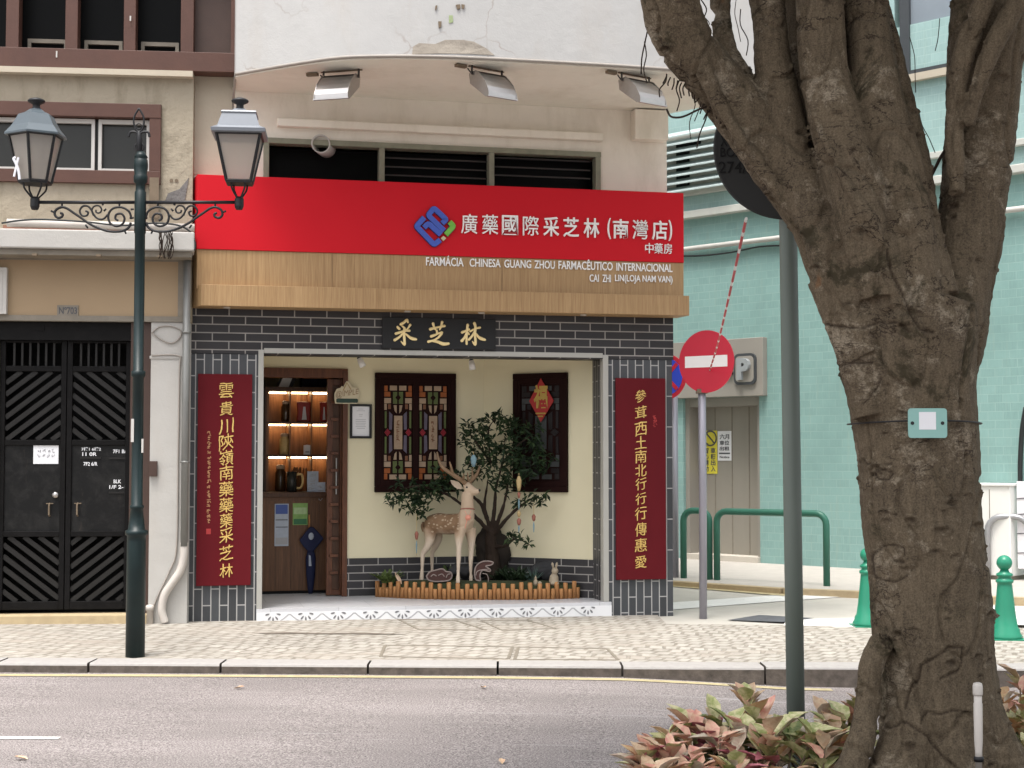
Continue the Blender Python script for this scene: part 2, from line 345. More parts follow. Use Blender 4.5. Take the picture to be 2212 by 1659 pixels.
    def leaf(s, p, d, nrm, L, w, m=0, curl=.25, seg=2):
        p = Vector(p); d = Vector(d).normalized(); nrm = Vector(nrm); nrm = nrm - d * nrm.dot(d)
        if nrm.length < 1e-4: nrm = d.orthogonal()
        nrm.normalize(); sd = d.cross(nrm); o = len(s.v)
        prof = {2: [(.0, .05), (.5, 1.), (1., .03)], 4: [(0, .06), (.22, .75), (.5, 1.), (.78, .62), (1., .02)]}[seg]
        for t, q in prof:
            c = p + d * L * t - nrm * L * curl * t * t
            e = nrm * w * q * .28
            wv = [random.uniform(-.12, .12) * w * q for _ in range(2)] if seg == 4 else (0, 0)
            s.v += [tuple(c + sd * w * q * .5 * (1 + wv[0] / w) + e + nrm * wv[0]), tuple(c), tuple(c - sd * w * q * .5 * (1 + wv[1] / w) + e + nrm * wv[1])]
        for i in range(len(prof) - 1):
            a = o + 3 * i; s.f += [(a, a + 1, a + 4, a + 3), (a + 1, a + 2, a + 5, a + 4)]; s.m += [m, m]
        return s
    def text(s, body, x0, x1, z0, z1, y, depth=.01, m=0, bold=0.0, wob=0.0, shear=0.0, keep=False, seed=0):
        """real letter shapes, fitted to the rectangle, standing proud of the plane y towards the viewer"""
        c = bpy.data.curves.new('lettering', 'FONT'); c.body = body; c.offset = bold; c.extrude = .05; c.resolution_u = 3
        o = bpy.data.objects.new('lettering', c); COL.objects.link(o)
        dg = bpy.context.evaluated_depsgraph_get(); me = bpy.data.meshes.new_from_object(o.evaluated_get(dg))
        if wob:
            bm = bmesh.new(); bm.from_mesh(me); bmesh.ops.triangulate(bm, faces=bm.faces)
            for _ in range(2):
                le = [e for e in bm.edges if e.calc_length() > .11]; bmesh.ops.subdivide_edges(bm, edges=le, cuts=1)
            bm.to_mesh(me); bm.free()
        vs = [v.co.copy() for v in me.vertices]; fs = [tuple(p.vertices) for p in me.polygons]
        bpy.data.objects.remove(o); bpy.data.curves.remove(c); bpy.data.meshes.remove(me)
        if not vs: return s
        a0 = min(v.x for v in vs); a1 = max(v.x for v in vs); b0 = min(v.y for v in vs); b1 = max(v.y for v in vs)
        sx = (x1 - x0) / (a1 - a0); sz = (z1 - z0) / (b1 - b0)
        if keep: sx = sz = min(sx, sz)
        mx, mz = (x0 + x1) / 2, (z0 + z1) / 2; am, bm = (a0 + a1) / 2, (b0 + b1) / 2
        out = []
        for q in vs:
            x = (q.x - am); z = (q.y - bm)
            if wob:
                nn = noise.noise(Vector((q.x * 3 + seed * 9.1, q.y * 3, seed))); n2 = noise.noise(Vector((q.x * 3, q.y * 3 + seed * 5.3, 7.7)))
                x += wob * nn; z += wob * n2
                if wob < .047: x += .016 * noise.noise(Vector((q.x * 11, q.y * 11, seed + 3.))); z += .022 * noise.noise(Vector((q.x * 11, q.y * 11, seed + 8.))) + .03 * math.sin(q.x * 4 + seed)
            z += shear * x
            out.append((mx + x * sx, y - depth * (1 if q.z > 0 else 0), mz + z * sz))
        return s.add(out, fs, m)
    def build(s, name, mats, parent=None, smooth=False, bevel=0.0, F=None, base=None):
        if not isinstance(mats, (list, tuple)): mats = [mats]
        if parent is not None: b = BASE[parent.name]
        elif base is not None: b = Vector(base)
        else: b = Vector((0, 0, 0))
        me = bpy.data.meshes.new(name); me.from_pydata([(v[0] - b.x, v[1] - b.y, v[2] - b.z) for v in s.v], [], s.f)
        for q in mats: me.materials.append(q)
        me.polygons.foreach_set('material_index', s.m); me.polygons.foreach_set('use_smooth', [smooth] * len(s.f)); me.update()
        bm = bmesh.new(); bm.from_mesh(me); bmesh.ops.recalc_face_normals(bm, faces=bm.faces); bm.to_mesh(me); bm.free()
        o = bpy.data.objects.new(name, me); COL.objects.link(o)
        if parent is not None: o.parent = parent
        else: o.matrix_world = (F or ID) @ Matrix.Translation(b)
        BASE[o.name] = b
        if bevel:
            md = o.modifiers.new('bevel', 'BEVEL'); md.width = bevel; md.segments = 2; md.limit_method = 'ANGLE'; md.angle_limit = R(40)
        return o
def thing(name, label, cat, base=(0, 0, 0), F=ID, group=None):
    o = bpy.data.objects.new(name, None); o.empty_display_size = .2; COL.objects.link(o); b = Vector(base)
    o.matrix_world = F @ Matrix.Translation(b); BASE[o.name] = b; tag(o, label, cat, group); return o
def tag(o, label, cat, group=None):
    o['label'] = label; o['category'] = cat
    if group: o['group'] = group
    return o
def struct(o, kind='structure'): o['kind'] = kind; return o
def dup(root, at, rz=None, label=None, scale=None):
    r = root.copy(); COL.objects.link(r); r.location = at
    if rz is not None: r.rotation_euler = (0, 0, rz)
    if scale: r.scale = scale
    if label: r['label'] = label
    for ch in root.children:
        c = ch.copy(); COL.objects.link(c); c.parent = r
        for g in ch.children:
            d = g.copy(); COL.objects.link(d); d.parent = c
    return r
def spline(pts, k=6):
    pts = [Vector(p) for p in pts]; out = []
    for i in range(len(pts) - 1):
        p0 = pts[max(i - 1, 0)]; p1 = pts[i]; p2 = pts[i + 1]; p3 = pts[min(i + 2, len(pts) - 1)]
        for j in range(k):
            t = j / k; out.append(.5 * ((2 * p1) + (p2 - p0) * t + (2 * p0 - 5 * p1 + 4 * p2 - p3) * t * t + (3 * p1 - p0 - 3 * p2 + p3) * t ** 3))
    out.append(pts[-1]); return out
def lerps(vals, k=6):
    out = []
    for i in range(len(vals) - 1):
        for j in range(k): out.append(vals[i] + (vals[i + 1] - vals[i]) * j / k)
    return out + [vals[-1]]
def remesh(mb, voxel, name, mats, parent, disp=None, smooth_iter=0):
    """fuse overlapping limbs into one continuous skin"""
    o = mb.build(name, mats, parent, True)
    md = o.modifiers.new('r', 'REMESH'); md.mode = 'VOXEL'; md.voxel_size = voxel; md.adaptivity = 0; md.use_smooth_shade = True
    if smooth_iter:
        ms = o.modifiers.new('s', 'SMOOTH'); ms.iterations = smooth_iter; ms.factor = .5
    dg = bpy.context.evaluated_depsgraph_get(); me = bpy.data.meshes.new_from_object(o.evaluated_get(dg))
    o.modifiers.clear(); old = o.data; o.data = me; me.name = name; bpy.data.meshes.remove(old)
    if not me.materials:
        for q in (mats if isinstance(mats, (list, tuple)) else [mats]): me.materials.append(q)
    if disp:
        n = len(me.vertices); cs = [v.co.copy() for v in me.vertices]; ns = [v.normal.copy() for v in me.vertices]; flat = []
        for c, nn in zip(cs, ns): flat += list(c + nn * disp(c))
        me.vertices.foreach_set('co', flat)
    me.polygons.foreach_set('use_smooth', [True] * len(me.polygons)); me.update(); return o
def scribble(mb, x, z, w, h, y, m=0, rnd=random, n=7, r=None, depth=.004):
    r = r or w * .06
    for i in range(n):
        if rnd.random() < .55: a = (x + rnd.uniform(-.5, -.1) * w, z + rnd.uniform(-.5, .5) * h); b = (a[0] + rnd.uniform(.3, .6) * w, a[1] + rnd.uniform(-.05, .12) * h)
        else: a = (x + rnd.uniform(-.4, .4) * w, z + rnd.uniform(0, .5) * h); b = (a[0] + rnd.uniform(-.25, .25) * w, a[1] - rnd.uniform(.3, .5) * h)
        mb.stroke([(a[0], y, a[1]), (b[0], y, b[1])], r, 6, m, .5)

# ------------------------------------------------------------------ frames of the buildings
AS = math.degrees(math.atan(.2198))
FS = frame((-2.818, 13.496, 0), AS)                 # shop front: x along it, y into it
FL = frame((-2.838, 13.355, 0), 6.1)                # old house on the left
FG = frame((3.31, 20.4, 0), math.degrees(math.atan(-.99)))   # green tiled building
def WS(u, y): w = W(u, 900, y); return loc(FS, (w.x, w.y, 0))
RZT = [(-60, .1), (-7, .1), (-3.5, .075), (0, .042), (.8, .026), (1.3, .0), (1.9, -.038), (2.5, -.052), (60, -.052)]
def road_z(x):
    for (a, za), (b, zb) in zip(RZT[:-1], RZT[1:]):
        if a <= x <= b: return za + (zb - za) * (x - a) / (b - a)
    return RZT[-1][1]
def walk_z(x, y=0): return .105 - .0085 * max(-6, min(6, x))
def kerb_y(x): return 10.76 + .022 * x

# ------------------------------------------------------------------ ground
mb = MB(); mb.add([(-150, -150, -.3), (150, -150, -.3), (150, 200, -.3), (-150, 200, -.3)], [(0, 1, 2, 3)])
struct(mb.build('ground', plain('ground_dust', (.2, .19, .17), .9)))
k = N('asphalt'); v = k.coord(); big = k.noise(k.coord((.35, 1.2, 1)), 1.4, 5); spk = k.noise(v, 105, 4, .8); vo = k.n('TexVoronoi'); vo.inputs['Scale'].default_value = 75; k.l(v, vo.inputs[0])
col = k.mix(k.ramp(big, .3, .7), (.172, .162, .16), (.235, .222, .22)); col = k.mix(1., col, k.ramp(spk, .38, .62, (.12, .11, .11), (.95, .9, .88)), 'OVERLAY')
col = k.mix(k.ramp(k.noise(k.coord((.5, 2.4, 1)), 2.0, 6, .75), .62, .76), col, (.17, .155, .15))
st_n = k.ramp(k.noise(k.coord((.16, 5, 1)), 2.6, 6, .7), .6, .74); col = k.mix(st_n, col, (.36, .34, .335)); cr_n = k.ramp(k.noise(k.coord((.8, 3, 1)), 3.1, 8, .85), .69, .72); col = k.mix(cr_n, col, (.09, .08, .078))
bb = k.bump(vo.outputs[0], .35, .006); k.bump(spk, .3, .004, bb); M['asphalt'] = k.fin(col, .85, 0, .25)
xs = [-60, -30, -12, -7, -5, -3.5, -2, 0, .8, 1.3, 1.9, 2.5, 4, 6, 8, 12, 30, 60]
mb = MB()
vs = []; fs = []
ys = [-30, -8, 2, 6, 9]
for x in xs: vs += [(x, y, road_z(x)) for y in ys] + [(x, kerb_y(x) + .05, road_z(x))]
n = len(ys) + 1
for i in range(len(xs) - 1):
    for j in range(n - 1): fs.append((i * n + j, (i + 1) * n + j, (i + 1) * n + j + 1, i * n + j + 1))
mb.add(vs, fs); struct(mb.build('road', M['asphalt']))
# calcada pavement
k = N('calcada'); v = k.coord()
nz = k.n("TexNoise"); nz.inputs['Scale'].default_value = 1.1; nz.inputs['Detail'].default_value = 4; k.l(v, nz.inputs['Vector'])
va = k.n("VectorMath", operation='MULTIPLY_ADD'); va.inputs[1].default_value = (.34, .34, 0); k.l(nz.outputs['Color'], va.inputs[0]); k.l(v, va.inputs[2])
mp = k.n("Mapping"); mp.inputs['Rotation'].default_value = (0, 0, R(20)); k.l(va.outputs[0], mp.inputs[0])
t = k.n("TexBrick"); t.inputs['Scale'].default_value = 1; t.inputs['Brick Width'].default_value = .12; t.inputs['Row Height'].default_value = .17; t.inputs['Mortar Size'].default_value = .019; t.inputs['Mortar Smooth'].default_value = .6
t.inputs['Color1'].default_value = (.41, .385, .345, 1); t.inputs['Color2'].default_value = (.31, .285, .25, 1); t.inputs['Mortar'].default_value = (.17, .145, .115, 1); k.l(mp.outputs[0], t.inputs[0])
col = k.mix(.4, t.outputs[0], k.ramp(k.noise(k.coord((1, .75, 1)), 8, 7, .8, .8), .36, .62, (.2, .18, .15), (.48, .45, .40)))
col = k.mix(k.ramp(k.noise(k.coord((.6, 1.6, 1)), 1.8, 5, .65), .5, .75), col, (.33, .29, .245))
h2 = k.n("Math", operation='SUBTRACT'); h2.inputs[0].default_value = 1; k.l(t.outputs['Fac'], h2.inputs[1])
bb = k.bump(h2.outputs[0], .7, .012); k.bump(k.noise(v, 70, 4), .4, .006, bb); M['calcada'] = k.fin(col, .8, 0, .25)
KW = .27
xs2 = [-40, -20, -8, -6, -4.5, -3, -1.5, 0, 1.5, 3, 4.5, 6, 10, 25, 40]
def back_y(x):
    if x < 1.35: return 15.6
    return 13.62 - .03 * (x - 1.35)
mb = MB(); vs = []; fs = []; xx = sorted(xs2 + [1.34, 1.36])
for x in xx:
    vs += [(x, kerb_y(x) + KW, walk_z(x)), (x, 12.2, walk_z(x)), (x, back_y(x), walk_z(x))]
for i in range(len(xx) - 1):
    for j in range(2): a = i * 3 + j; fs.append((a, a + 3, a + 4, a + 1))
mb.add(vs, fs); struct(mb.build('sidewalk', M['calcada']))
# kerb stones
mb = MB(); x = -12.35
rk = random.Random(3)
KU = [0, 195, 478, 795, 1075, 1345, 1655, 1990]      # joints seen in the photograph
kx = [W(u, 1440, 10.75).x for u in KU]; kx = [kx[0] - 1.4 - 1.0 * i for i in range(6, -1, -1)] + kx + [kx[-1] + 1.1 * (i + 1) for i in range(8)]
for a, b in zip(kx[:-1], kx[1:]):
    g = .008; a += g; b -= g; dz = rk.uniform(-.004, .004); dy = rk.uniform(-.006, .006)
    def q(x, o, z): return (x, kerb_y(x) + o, z)
    za = walk_z(a) + .006 + dz; zb = walk_z(b) + .006 + dz; r = .018
    prof = lambda x, z: [q(x, 0 + dy, -.12), q(x, 0 + dy, z - r), q(x, r * .3 + dy, z - r * .3), q(x, r + dy, z), q(x, KW - .006, z), q(x, KW - .006, -.12)]
    o = len(mb.v); mb.v += prof(a, za) + prof(b, zb)
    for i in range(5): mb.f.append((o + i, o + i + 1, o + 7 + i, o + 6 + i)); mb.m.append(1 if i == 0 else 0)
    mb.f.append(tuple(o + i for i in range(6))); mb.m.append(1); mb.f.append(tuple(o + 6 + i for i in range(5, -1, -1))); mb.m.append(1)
struct(mb.build('kerb', [M['kerb_top'], M['kerb_face']]))
# yellow line and lane dash
def strip(name, pts, z, m):
    mb = MB(); n = len(pts[0]); A = pts[0]; B = pts[1]
    mb.add([(x, y, z(x)) for x, y in A] + [(x, y, z(x)) for x, y in B], [(i, i + 1, n + i + 1, n + i) for i in range(n - 1)])
    return struct(mb.build(name, m))
xl = [-12, -9, -7, -5, -3.5, -2, -1, 0, .8, 1.3, 1.9, 2.2]
strip('yellow_line', [[(x, kerb_y(x) - .17 - max(0, .03 * abs(x + .5) - .06)) for x in xl], [(x, kerb_y(x) - .07 - max(0, .03 * abs(x + .5) - .06)) for x in xl]], lambda x: road_z(x) + .004, M['yellow_line'])
a = G0(0, 1595, road_z(-2.8)); b = G0(128, 1595, road_z(-2.6))
strip('lane_marking', [[(-4.9, a.y - .035), (b.x, b.y - .035)], [(-4.9, a.y + .035), (b.x, b.y + .035)]], lambda x: road_z(x) + .004, M['white_line'])
# paving joint frames / covers in the pavement
def cover(us, label, wd=.012):
    pts = [G0(u, v, walk_z(0)) for u, v in us]; mb = MB(); c = sum(pts, Vector()) / 4
    for i in range(4):
        p, q2 = pts[i], pts[(i + 1) % 4]; d = (q2 - p).normalized(); nn = Vector((-d.y, d.x, 0)) * wd
        mb.add([(w.x, w.y, walk_z(w.x) + .004) for w in (p + nn, q2 + nn, q2 - nn, p - nn)] + [(w.x, w.y, walk_z(w.x) - .03) for w in (p + nn, q2 + nn, q2 - nn, p - nn)], [(0, 1, 2, 3), (0, 4, 5, 1), (1, 5, 6, 2), (2, 6, 7, 3), (3, 7, 4, 0), (7, 6, 5, 4)])
    o = mb.build('manhole_frame', M['grey_trim'], None, base=(c.x, c.y, walk_z(c.x))); tag(o, label, 'manhole frame', 'inspection frames set in the pavement'); return o
cover([(822, 1421), (1098, 1424), (1107, 1398), (832, 1396)], 'thin metal frame in the paving near the kerb, left of its neighbour')
cover([(1112, 1425), (1335, 1424), (1312, 1400), (1120, 1398)], 'thin metal frame in the paving near the kerb, right of its neighbour')
cover([(905, 1362), (1050, 1362), (985, 1342), (860, 1340)], 'thin metal frame in the paving below the left half of the step')
cover([(1085, 1362), (1200, 1357), (1140, 1340), (1040, 1342)], 'thin metal frame in the paving below the right half of the step', .009)
mb = MB(); pts = [(-1, 0), (-.6, .55), (-.1, .3), (.5, .6), (1, .1), (.55, -.25), (.3, -.05), (-.1, -.3), (-.55, -.2), (-.8, -.5)]
c = G0(715, 1373, walk_z(0)); mb.add([(c.x + x * .62, c.y + y * .13, walk_z(c.x + x * .62) + .004) for x, y in pts], [tuple(range(10))])
struct(mb.build('pavement_stain', plain('dark_paving', (.15, .125, .1), .8, .5, 20)))  # irregular patch in a darker paving colour
# side street and far pavement
def ss_z(x, y=0): return .075 + .012 * max(0, min(4, y - 14))
mb = MB(); vs = []; fs = []; gx = [1.30, 1.8, 2.6, 4, 6, 8, 14, 30]; gy = [13.5, 14, 15, 16, 17, 18, 19, 21]
k = N('side_asphalt'); v = k.coord(); M['side'] = k.fin(k.mix(k.noise(v, 3, 6), (.36, .34, .3), (.5, .47, .42)), .85, 0, .2)
for x in gx: vs += [(x if y < 15 or x > 1.3 else -1.5, y, ss_z(x, y) - (.035 if y < 13.6 else 0)) for y in gy]
for i in range(len(gx) - 1):
    for j in range(len(gy) - 1): a = i * len(gy) + j; fs.append((a, a + len(gy), a + len(gy) + 1, a + 1))
mb.add(vs, fs); struct(mb.build('side_street', M['side']))
kl = [(1100, 18.6), (1440, 17.55), (1700, 16.5), (2190, 15.45), (2700, 14.6)]
kp = [W(u, 1200, y) for u, y in kl]
mb = MB(); front = [(p.x, p.y) for p in kp]; outl = front + [(14, 14.8), (14, 30), (-4, 30)]
mb.prismz(outl, -.1, .165); struct(mb.build('far_pavement', plain('pale_paving', (.40, .37, .335), .85, .16, 6, .4, 40)))
mb = MB()
for (ax, ay), (bx, by) in zip(front[:-1], front[1:]):
    d = Vector((bx - ax, by - ay, 0)); L = d.length; d /= L; nn = Vector((d.y, -d.x, 0)); q = [Vector((ax, ay, 0)) + nn * .14, Vector((bx, by, 0)) + nn * .14, Vector((bx, by, 0)) - nn * .003, Vector((ax, ay, 0)) - nn * .003]
    mb.prismz([(p.x, p.y) for p in q], -.1, .168)
struct(mb.build('far_kerb', plain('far_kerb_stone', (.36, .28, .17), .85, .3, 10)))
def ground_quad(name, us, m, dz=.006):
    ps = [G0(u, v, .09) for u, v in us]; mb = MB(); mb.add([(p.x, p.y, ss_z(p.x, p.y) + dz) for p in ps], [tuple(range(len(ps)))]); return struct(mb.build(name, m))
ground_quad('crossing_line', [(1440, 1318), (1700, 1300), (1960, 1284), (1960, 1274), (1700, 1288), (1440, 1304)], M['white_line'])
ground_quad('crossing_line', [(1690, 1352), (1900, 1352), (1900, 1332), (1700, 1336)], M['white_line'])
ground_quad('crossing_line', [(2100, 1345), (2300, 1350), (2300, 1312), (2100, 1310)], M['white_line'])
ground_quad('drain_grate', [(1570, 1338), (1690, 1342), (1760, 1334), (1640, 1328)], plain('drain_iron', (.09, .09, .1), .6, .3), .009)
ground_quad('kerb_yellow_line', [(1440, 1272), (1700, 1292), (1700, 1288), (1440, 1268)], M['yellow_line'], .009)

# ================================================================== LEFT HOUSE
lh = thing('apartment_house', 'old cream house with brown timber windows and a black double gate, left of the shop', 'house', (-1.6, 0, .13), FL)
X = lambda u, d=0., v=700: P(FL, u, v, d)[0]
Z = lambda v, d=0., u=200: P(FL, u, v, d)[1]
xr = X(413); xg1 = X(328); xg0 = X(-130)
z_rail_b = Z(153); z_rail_t = Z(110); z_lint = Z(695)
# lower window opening and wall pieces
wx1 = X(344); wz0, wz1 = Z(397), Z(224)
mb = MB(); far = -9.5
mb.box(wx1, xr, 0, .3, Z(560), z_rail_b); mb.box(far, wx1, 0, .3, wz1, z_rail_b); mb.box(far, wx1, 0, .3, z_lint, wz0); mb.box(wx1, xr, 0, .3, z_lint, Z(560)); mb.box(far, X(-420), 0, .3, wz0, wz1)
mb.build('wall', M['old_plaster'], lh)
mb = MB(); mb.box(far, xr - .05, -.05, .3, z_rail_b + .0, Z(147)); mb.box(far, xr, -.09, 0, z_rail_b - .05, z_rail_b + .0)
mb.build('cornice', M['pale_strip'], lh)
mb = MB(); mb.box(far, far + .3, .31, 8, 0, 8); mb.box(xr - .3, xr - .02, .31, 8, 0, 8); mb.box(far, xr - .02, 7.7, 8, 0, 8); mb.box(far, xr - .02, .0, 8, 8.0, 8.3); mb.build('rear_walls', M['cream'], lh)
# upper timber window band
uw = MB(); zt = 5.9
uw.box(far, X(508), -.06, .12, Z(152), z_rail_t)
for a, b in ((5, 33), (134, 161), (261, 287), (385, 413), (494, 508), (-130, -104), (-260, -234)):
    uw.box(X(a), X(b), -.045, .1, z_rail_t - .02, zt)
uw.box(far, X(508), -.06, .12, zt, zt + .2)
up = uw.build('upper_window', M['brown_paint'], lh, False, .004)
m2 = MB(); m2.box(far, X(390), .22, .26, z_rail_t, zt); m2.build('room_shade_pane', M['room_shade'], up)  # black sheet painted as the unlit room behind the openings
m2 = MB(); m2.box(X(413), X(494), .06, .1, z_rail_t + .0, zt); m2.build('closed_panel', M['brown_dark'], up)
m2 = MB()
for a, b in ((43, 131), (168, 252), (293, 376)):
    z0, z1 = Z(103), Z(78)
    m2.box(X(a), X(b), .14, .17, z1 - .035, z1); m2.box(X(a), X(a) + .03, .14, .17, z0, z1 - .035); m2.box(X(b) - .03, X(b), .14, .17, z0, z1 - .035); m2.build('sash', M['grey_trim'], up); m2 = MB()
m2 = MB(); m2.box(far, X(508), .3, .34, 5.9, 8); m2.build('upper_wall', M['old_plaster'], lh)
m2 = MB()
for u, v, l in ((117, 130, 14), (276, 47, 11)): m2 = MB(); m2.box(X(u) - .006, X(u) + .006, -.066, -.058, Z(v), Z(v) + l * .004); m2.build('paint_chip', M['white_paint'], up)
# lower window
lw = MB(); lw.box(X(-420), wx1, -.04, .12, Z(254), wz1); lw.box(X(-420), wx1, -.04, .12, wz0, Z(369)); lw.box(X(319), wx1, -.035, .12, Z(369), Z(254)); lw.box(X(-150), X(-120), -.035, .12, Z(369), Z(254))
lwo = lw.build('lower_window', M['brown_paint'], lh, False, .004)
m2 = MB(); m2.box(X(-420), X(319), .085, .1, Z(369), Z(254)); m2.build('pane', M['grey_glass'], lwo)
m2 = MB()
for a, b in ((-120, 50), (50, 199), (205, 319)):
    a, b = X(a) + .004, X(b) - .004; z0, z1 = Z(369), Z(254); t = .028
    m2.box(a, b, .03, .07, z1 - .045, z1 - .008); m2.box(a, b, .03, .07, z0, z0 + t); m2.box(a, a + t, .03, .07, z0 + t, z1 - .045); m2.box(b - t, b, .03, .07, z0 + t, z1 - .045); m2.build('sash', M['white_paint'], lwo); m2 = MB()
m2 = MB(); m2.box(wx1 - .09, wx1 - .01, -.05, -.042, Z(470), Z(383)); m2.build('rust_bar', M['rust'], lh)
# peeled patch
m2 = MB(); m2.prism([(X(352), Z(436)), (X(360), Z(415)), (X(385), Z(405)), (X(405), Z(380)), (X(400), Z(410)), (X(396), Z(436))], -.006, .01); m2.build('peeled_patch', M['peel'], lh)
m2 = MB()
for u in (367, 378): m2 = MB(); m2.disc((X(u), -.001, Z(387)), (0, 1, 0), .016, .008, 12); m2.build('wall_hole', M['rust'], lh)
# canopy over the gate
cz0, cz1 = Z(541, -.35, 400), Z(500, -.35, 400)
m2 = MB(); m2.prismz([(X(418, -.35), -.33), (far, -.62), (far, -.001), (X(418), -.001)], cz0, cz1); cno = m2.build('canopy', M['white_pier'], lh, False, .012)
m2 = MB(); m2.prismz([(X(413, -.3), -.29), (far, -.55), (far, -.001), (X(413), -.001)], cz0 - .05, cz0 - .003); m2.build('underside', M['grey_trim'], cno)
m2 = MB()
for u in (74, 212, 345): m2.box(X(u, -.38) - .02, X(u, -.38) + .02, -.42, -.36, cz0 - .07, cz0 - .051); m2.build('bracket', M['rust'], cno); m2 = MB()
m2 = MB(); m2.tube([(X(12, -.25), -.25, Z(484, -.25)), (X(418, -.2), -.2, Z(492, -.2, 400))], .035, 10); m2.build('gutter_pipe', M['pvc'], cno, True)
m2 = MB(); m2.box(X(12), X(410), -.16, -.1, cz1 + .001, cz1 + .06); m2.build('red_strip', plain('red_tile_edge', (.25, .12, .08), .8), cno)
m2 = MB(); m2.tube(spline([(X(u, -.32), -.32, Z(v, -.32, u)) for u, v in ((0, 482), (40, 476), (90, 474), (180, 479), (260, 487), (330, 482), (380, 486), (408, 500), (420, 525), (418, 541))], 4), .008, 6); m2.build('cable', M['cable_black'], cno, True)
# tan panel with trim
px1 = X(384, -.04); pz0, pz1 = Z(682, -.04), Z(561, -.04)
m2 = MB(); m2.box(far, px1, -.04, -.001, pz0, pz1); pn = m2.build('fascia_panel', M['tan_panel'], lh)
m2 = MB(); m2.box(far, X(399), -.055, -.001, z_lint, pz0 - .001); m2.box(px1, X(399), -.055, -.001, pz0, Z(541)); m2.box(far, px1 - .001, -.055, -.001, pz1, cz0 - .06); m2.build('trim', M['grey_trim'], pn)
m2 = MB(); m2.box(X(-40, -.1), X(13, -.1), -.1, -.041, Z(680, -.1), Z(580, -.1)); m2.box(X(-30, -.1), X(4, -.1), -.104, -.099, Z(672, -.1), Z(588, -.1)); m2.build('meter_box', M['white_paint'], lh, False, .005)
npl = MB(); npl.box(X(123, -.05), X(169, -.05), -.05, -.041, Z(683, -.05), Z(660, -.05)); npo = npl.build('number_plate', M['grey_trim'], lh)
m2 = MB(); m2.text('Nº703', X(127, -.05), X(166, -.05), Z(679, -.05), Z(664, -.05), -.05, .003, 0, .012); m2.build('lettering', M['ink'], npo)
# gate
gz0, gz1 = Z(1318), Z(702); gx1 = X(283); gxc = X(143); gx0 = X(-2)
GD = .10
jm = MB(); jm.box(X(283), xg1, 0.0, .2, Z(1334), z_lint - .001); jm.build('gate_jamb', M['brown_dark'], lh, False, .004)
jm = MB(); jm.box(gx0, X(283), .02, .2, Z(735), z_lint - .001); jm.box(X(70), X(95) + .0, .012, .019, Z(715), Z(705)); jm.build('gate_lintel', M['gate'], lh)
bk = MB(); bk.box(far, xg1, .75, .8, 0, 2.9); bk.box(far, xg1, .2, .75, 0, .12); bk.build('hall_shade', M['black_room'], lh)  # hall back and floor coloured near-black for the shade inside
fw = .045
def slats(m, x0, x1, z0, z1, y, sgn, sp=.083, wd=.02, slope=.78):
    """diagonal bars clipped to the rectangle"""
    c = z0 - 2; L = []
    while c < z1 + 2:
        pts = []
        for x in (x0, x1):
            z = c + sgn * slope * (x - x0)
            pts.append((x, z))
        (xa, za), (xb, zb) = pts
        def at(z): return xa + (z - za) / (zb - za) * (xb - xa)
        lo, hi = (z0, z1)
        p = [(xa, za), (xb, zb)]
        if not (max(za, zb) <= lo or min(za, zb) >= hi):
            q = []
            for (x, z) in p: zz = min(max(z, lo), hi); q.append((at(zz), zz))
            (a, b), (e, g) = q
            if abs(a - e) > .02:
                d = Vector((e - a, 0, g - b)); d.normalize(); nn = Vector((-d.z, 0, d.x))
                m.obox(((a + e) / 2, y, (b + g) / 2), d * (math.hypot(e - a, g - b) / 2), nn * wd, (0, .012, 0))
        c += sp * 1.2
def gate_leaf(x0, x1, s):
    f = MB(); zz = [Z(1318), Z(1300), Z(1160), Z(1148), Z(962), Z(950), Z(802), Z(790), Z(735)]
    f.box(x0, x0 + fw, GD - .03, GD + .03, zz[0], zz[8]); f.box(x1 - fw, x1, GD - .03, GD + .03, zz[0], zz[8])
    for a, b in ((0, 1), (2, 3), (4, 5), (6, 7)): f.box(x0 + fw, x1 - fw, GD - .028, GD + .028, zz[a], zz[b])
    f.box(x0 + fw, x1 - fw, GD - .028, GD + .028, zz[8] - .02, zz[8])
    g = f.build('gate_leaf', M['gate'], lh, False, .004)
    p = MB(); p.box(x0 + fw, x1 - fw, GD - .01, GD + .01, zz[3], zz[4]); p.build('sheet_panel', M['gate_sheet'], g)
    d = MB(); slats(d, x0 + fw, x1 - fw, zz[5], zz[6], GD, s); d.build('upper_slats', M['gate_slat'], g); d = MB(); slats(d, x0 + fw, x1 - fw, zz[1], zz[2], GD, -s); d.build('lower_slats', M['gate_slat'], g); d = MB()
    nb = 7
    for i in range(1, nb): xx = x0 + fw + (x1 - x0 - 2 * fw) * i / nb; d.box(xx - .009, xx + .009, GD - .009, GD + .009, zz[7], zz[8] - .02)
    d.build('top_bars', M['gate_slat'], g)
    hx = x1 - .13 if s > 0 else x0 + .1
    h = MB(); h.tube([(hx, GD - .012, Z(1088)), (hx, GD - .045, Z(1090)), (hx, GD - .045, Z(1112)), (hx, GD - .012, Z(1115))], .008, 8); h.box(hx - .03, hx + .03, GD - .018, GD - .0105, Z(1089), Z(1087)); h.build('handle', M['rust'], g)
    return g
g1 = gate_leaf(gx0, gxc - .003, 1); g2 = gate_leaf(gxc + .003, gx1 - .002, -1)
m2 = MB(); m2.disc((X(126, GD), GD - .02, Z(1069, GD)), (0, 1, 0), .025, .03, 20); m2.build('lock', M['chrome_lamp'], g1, True)
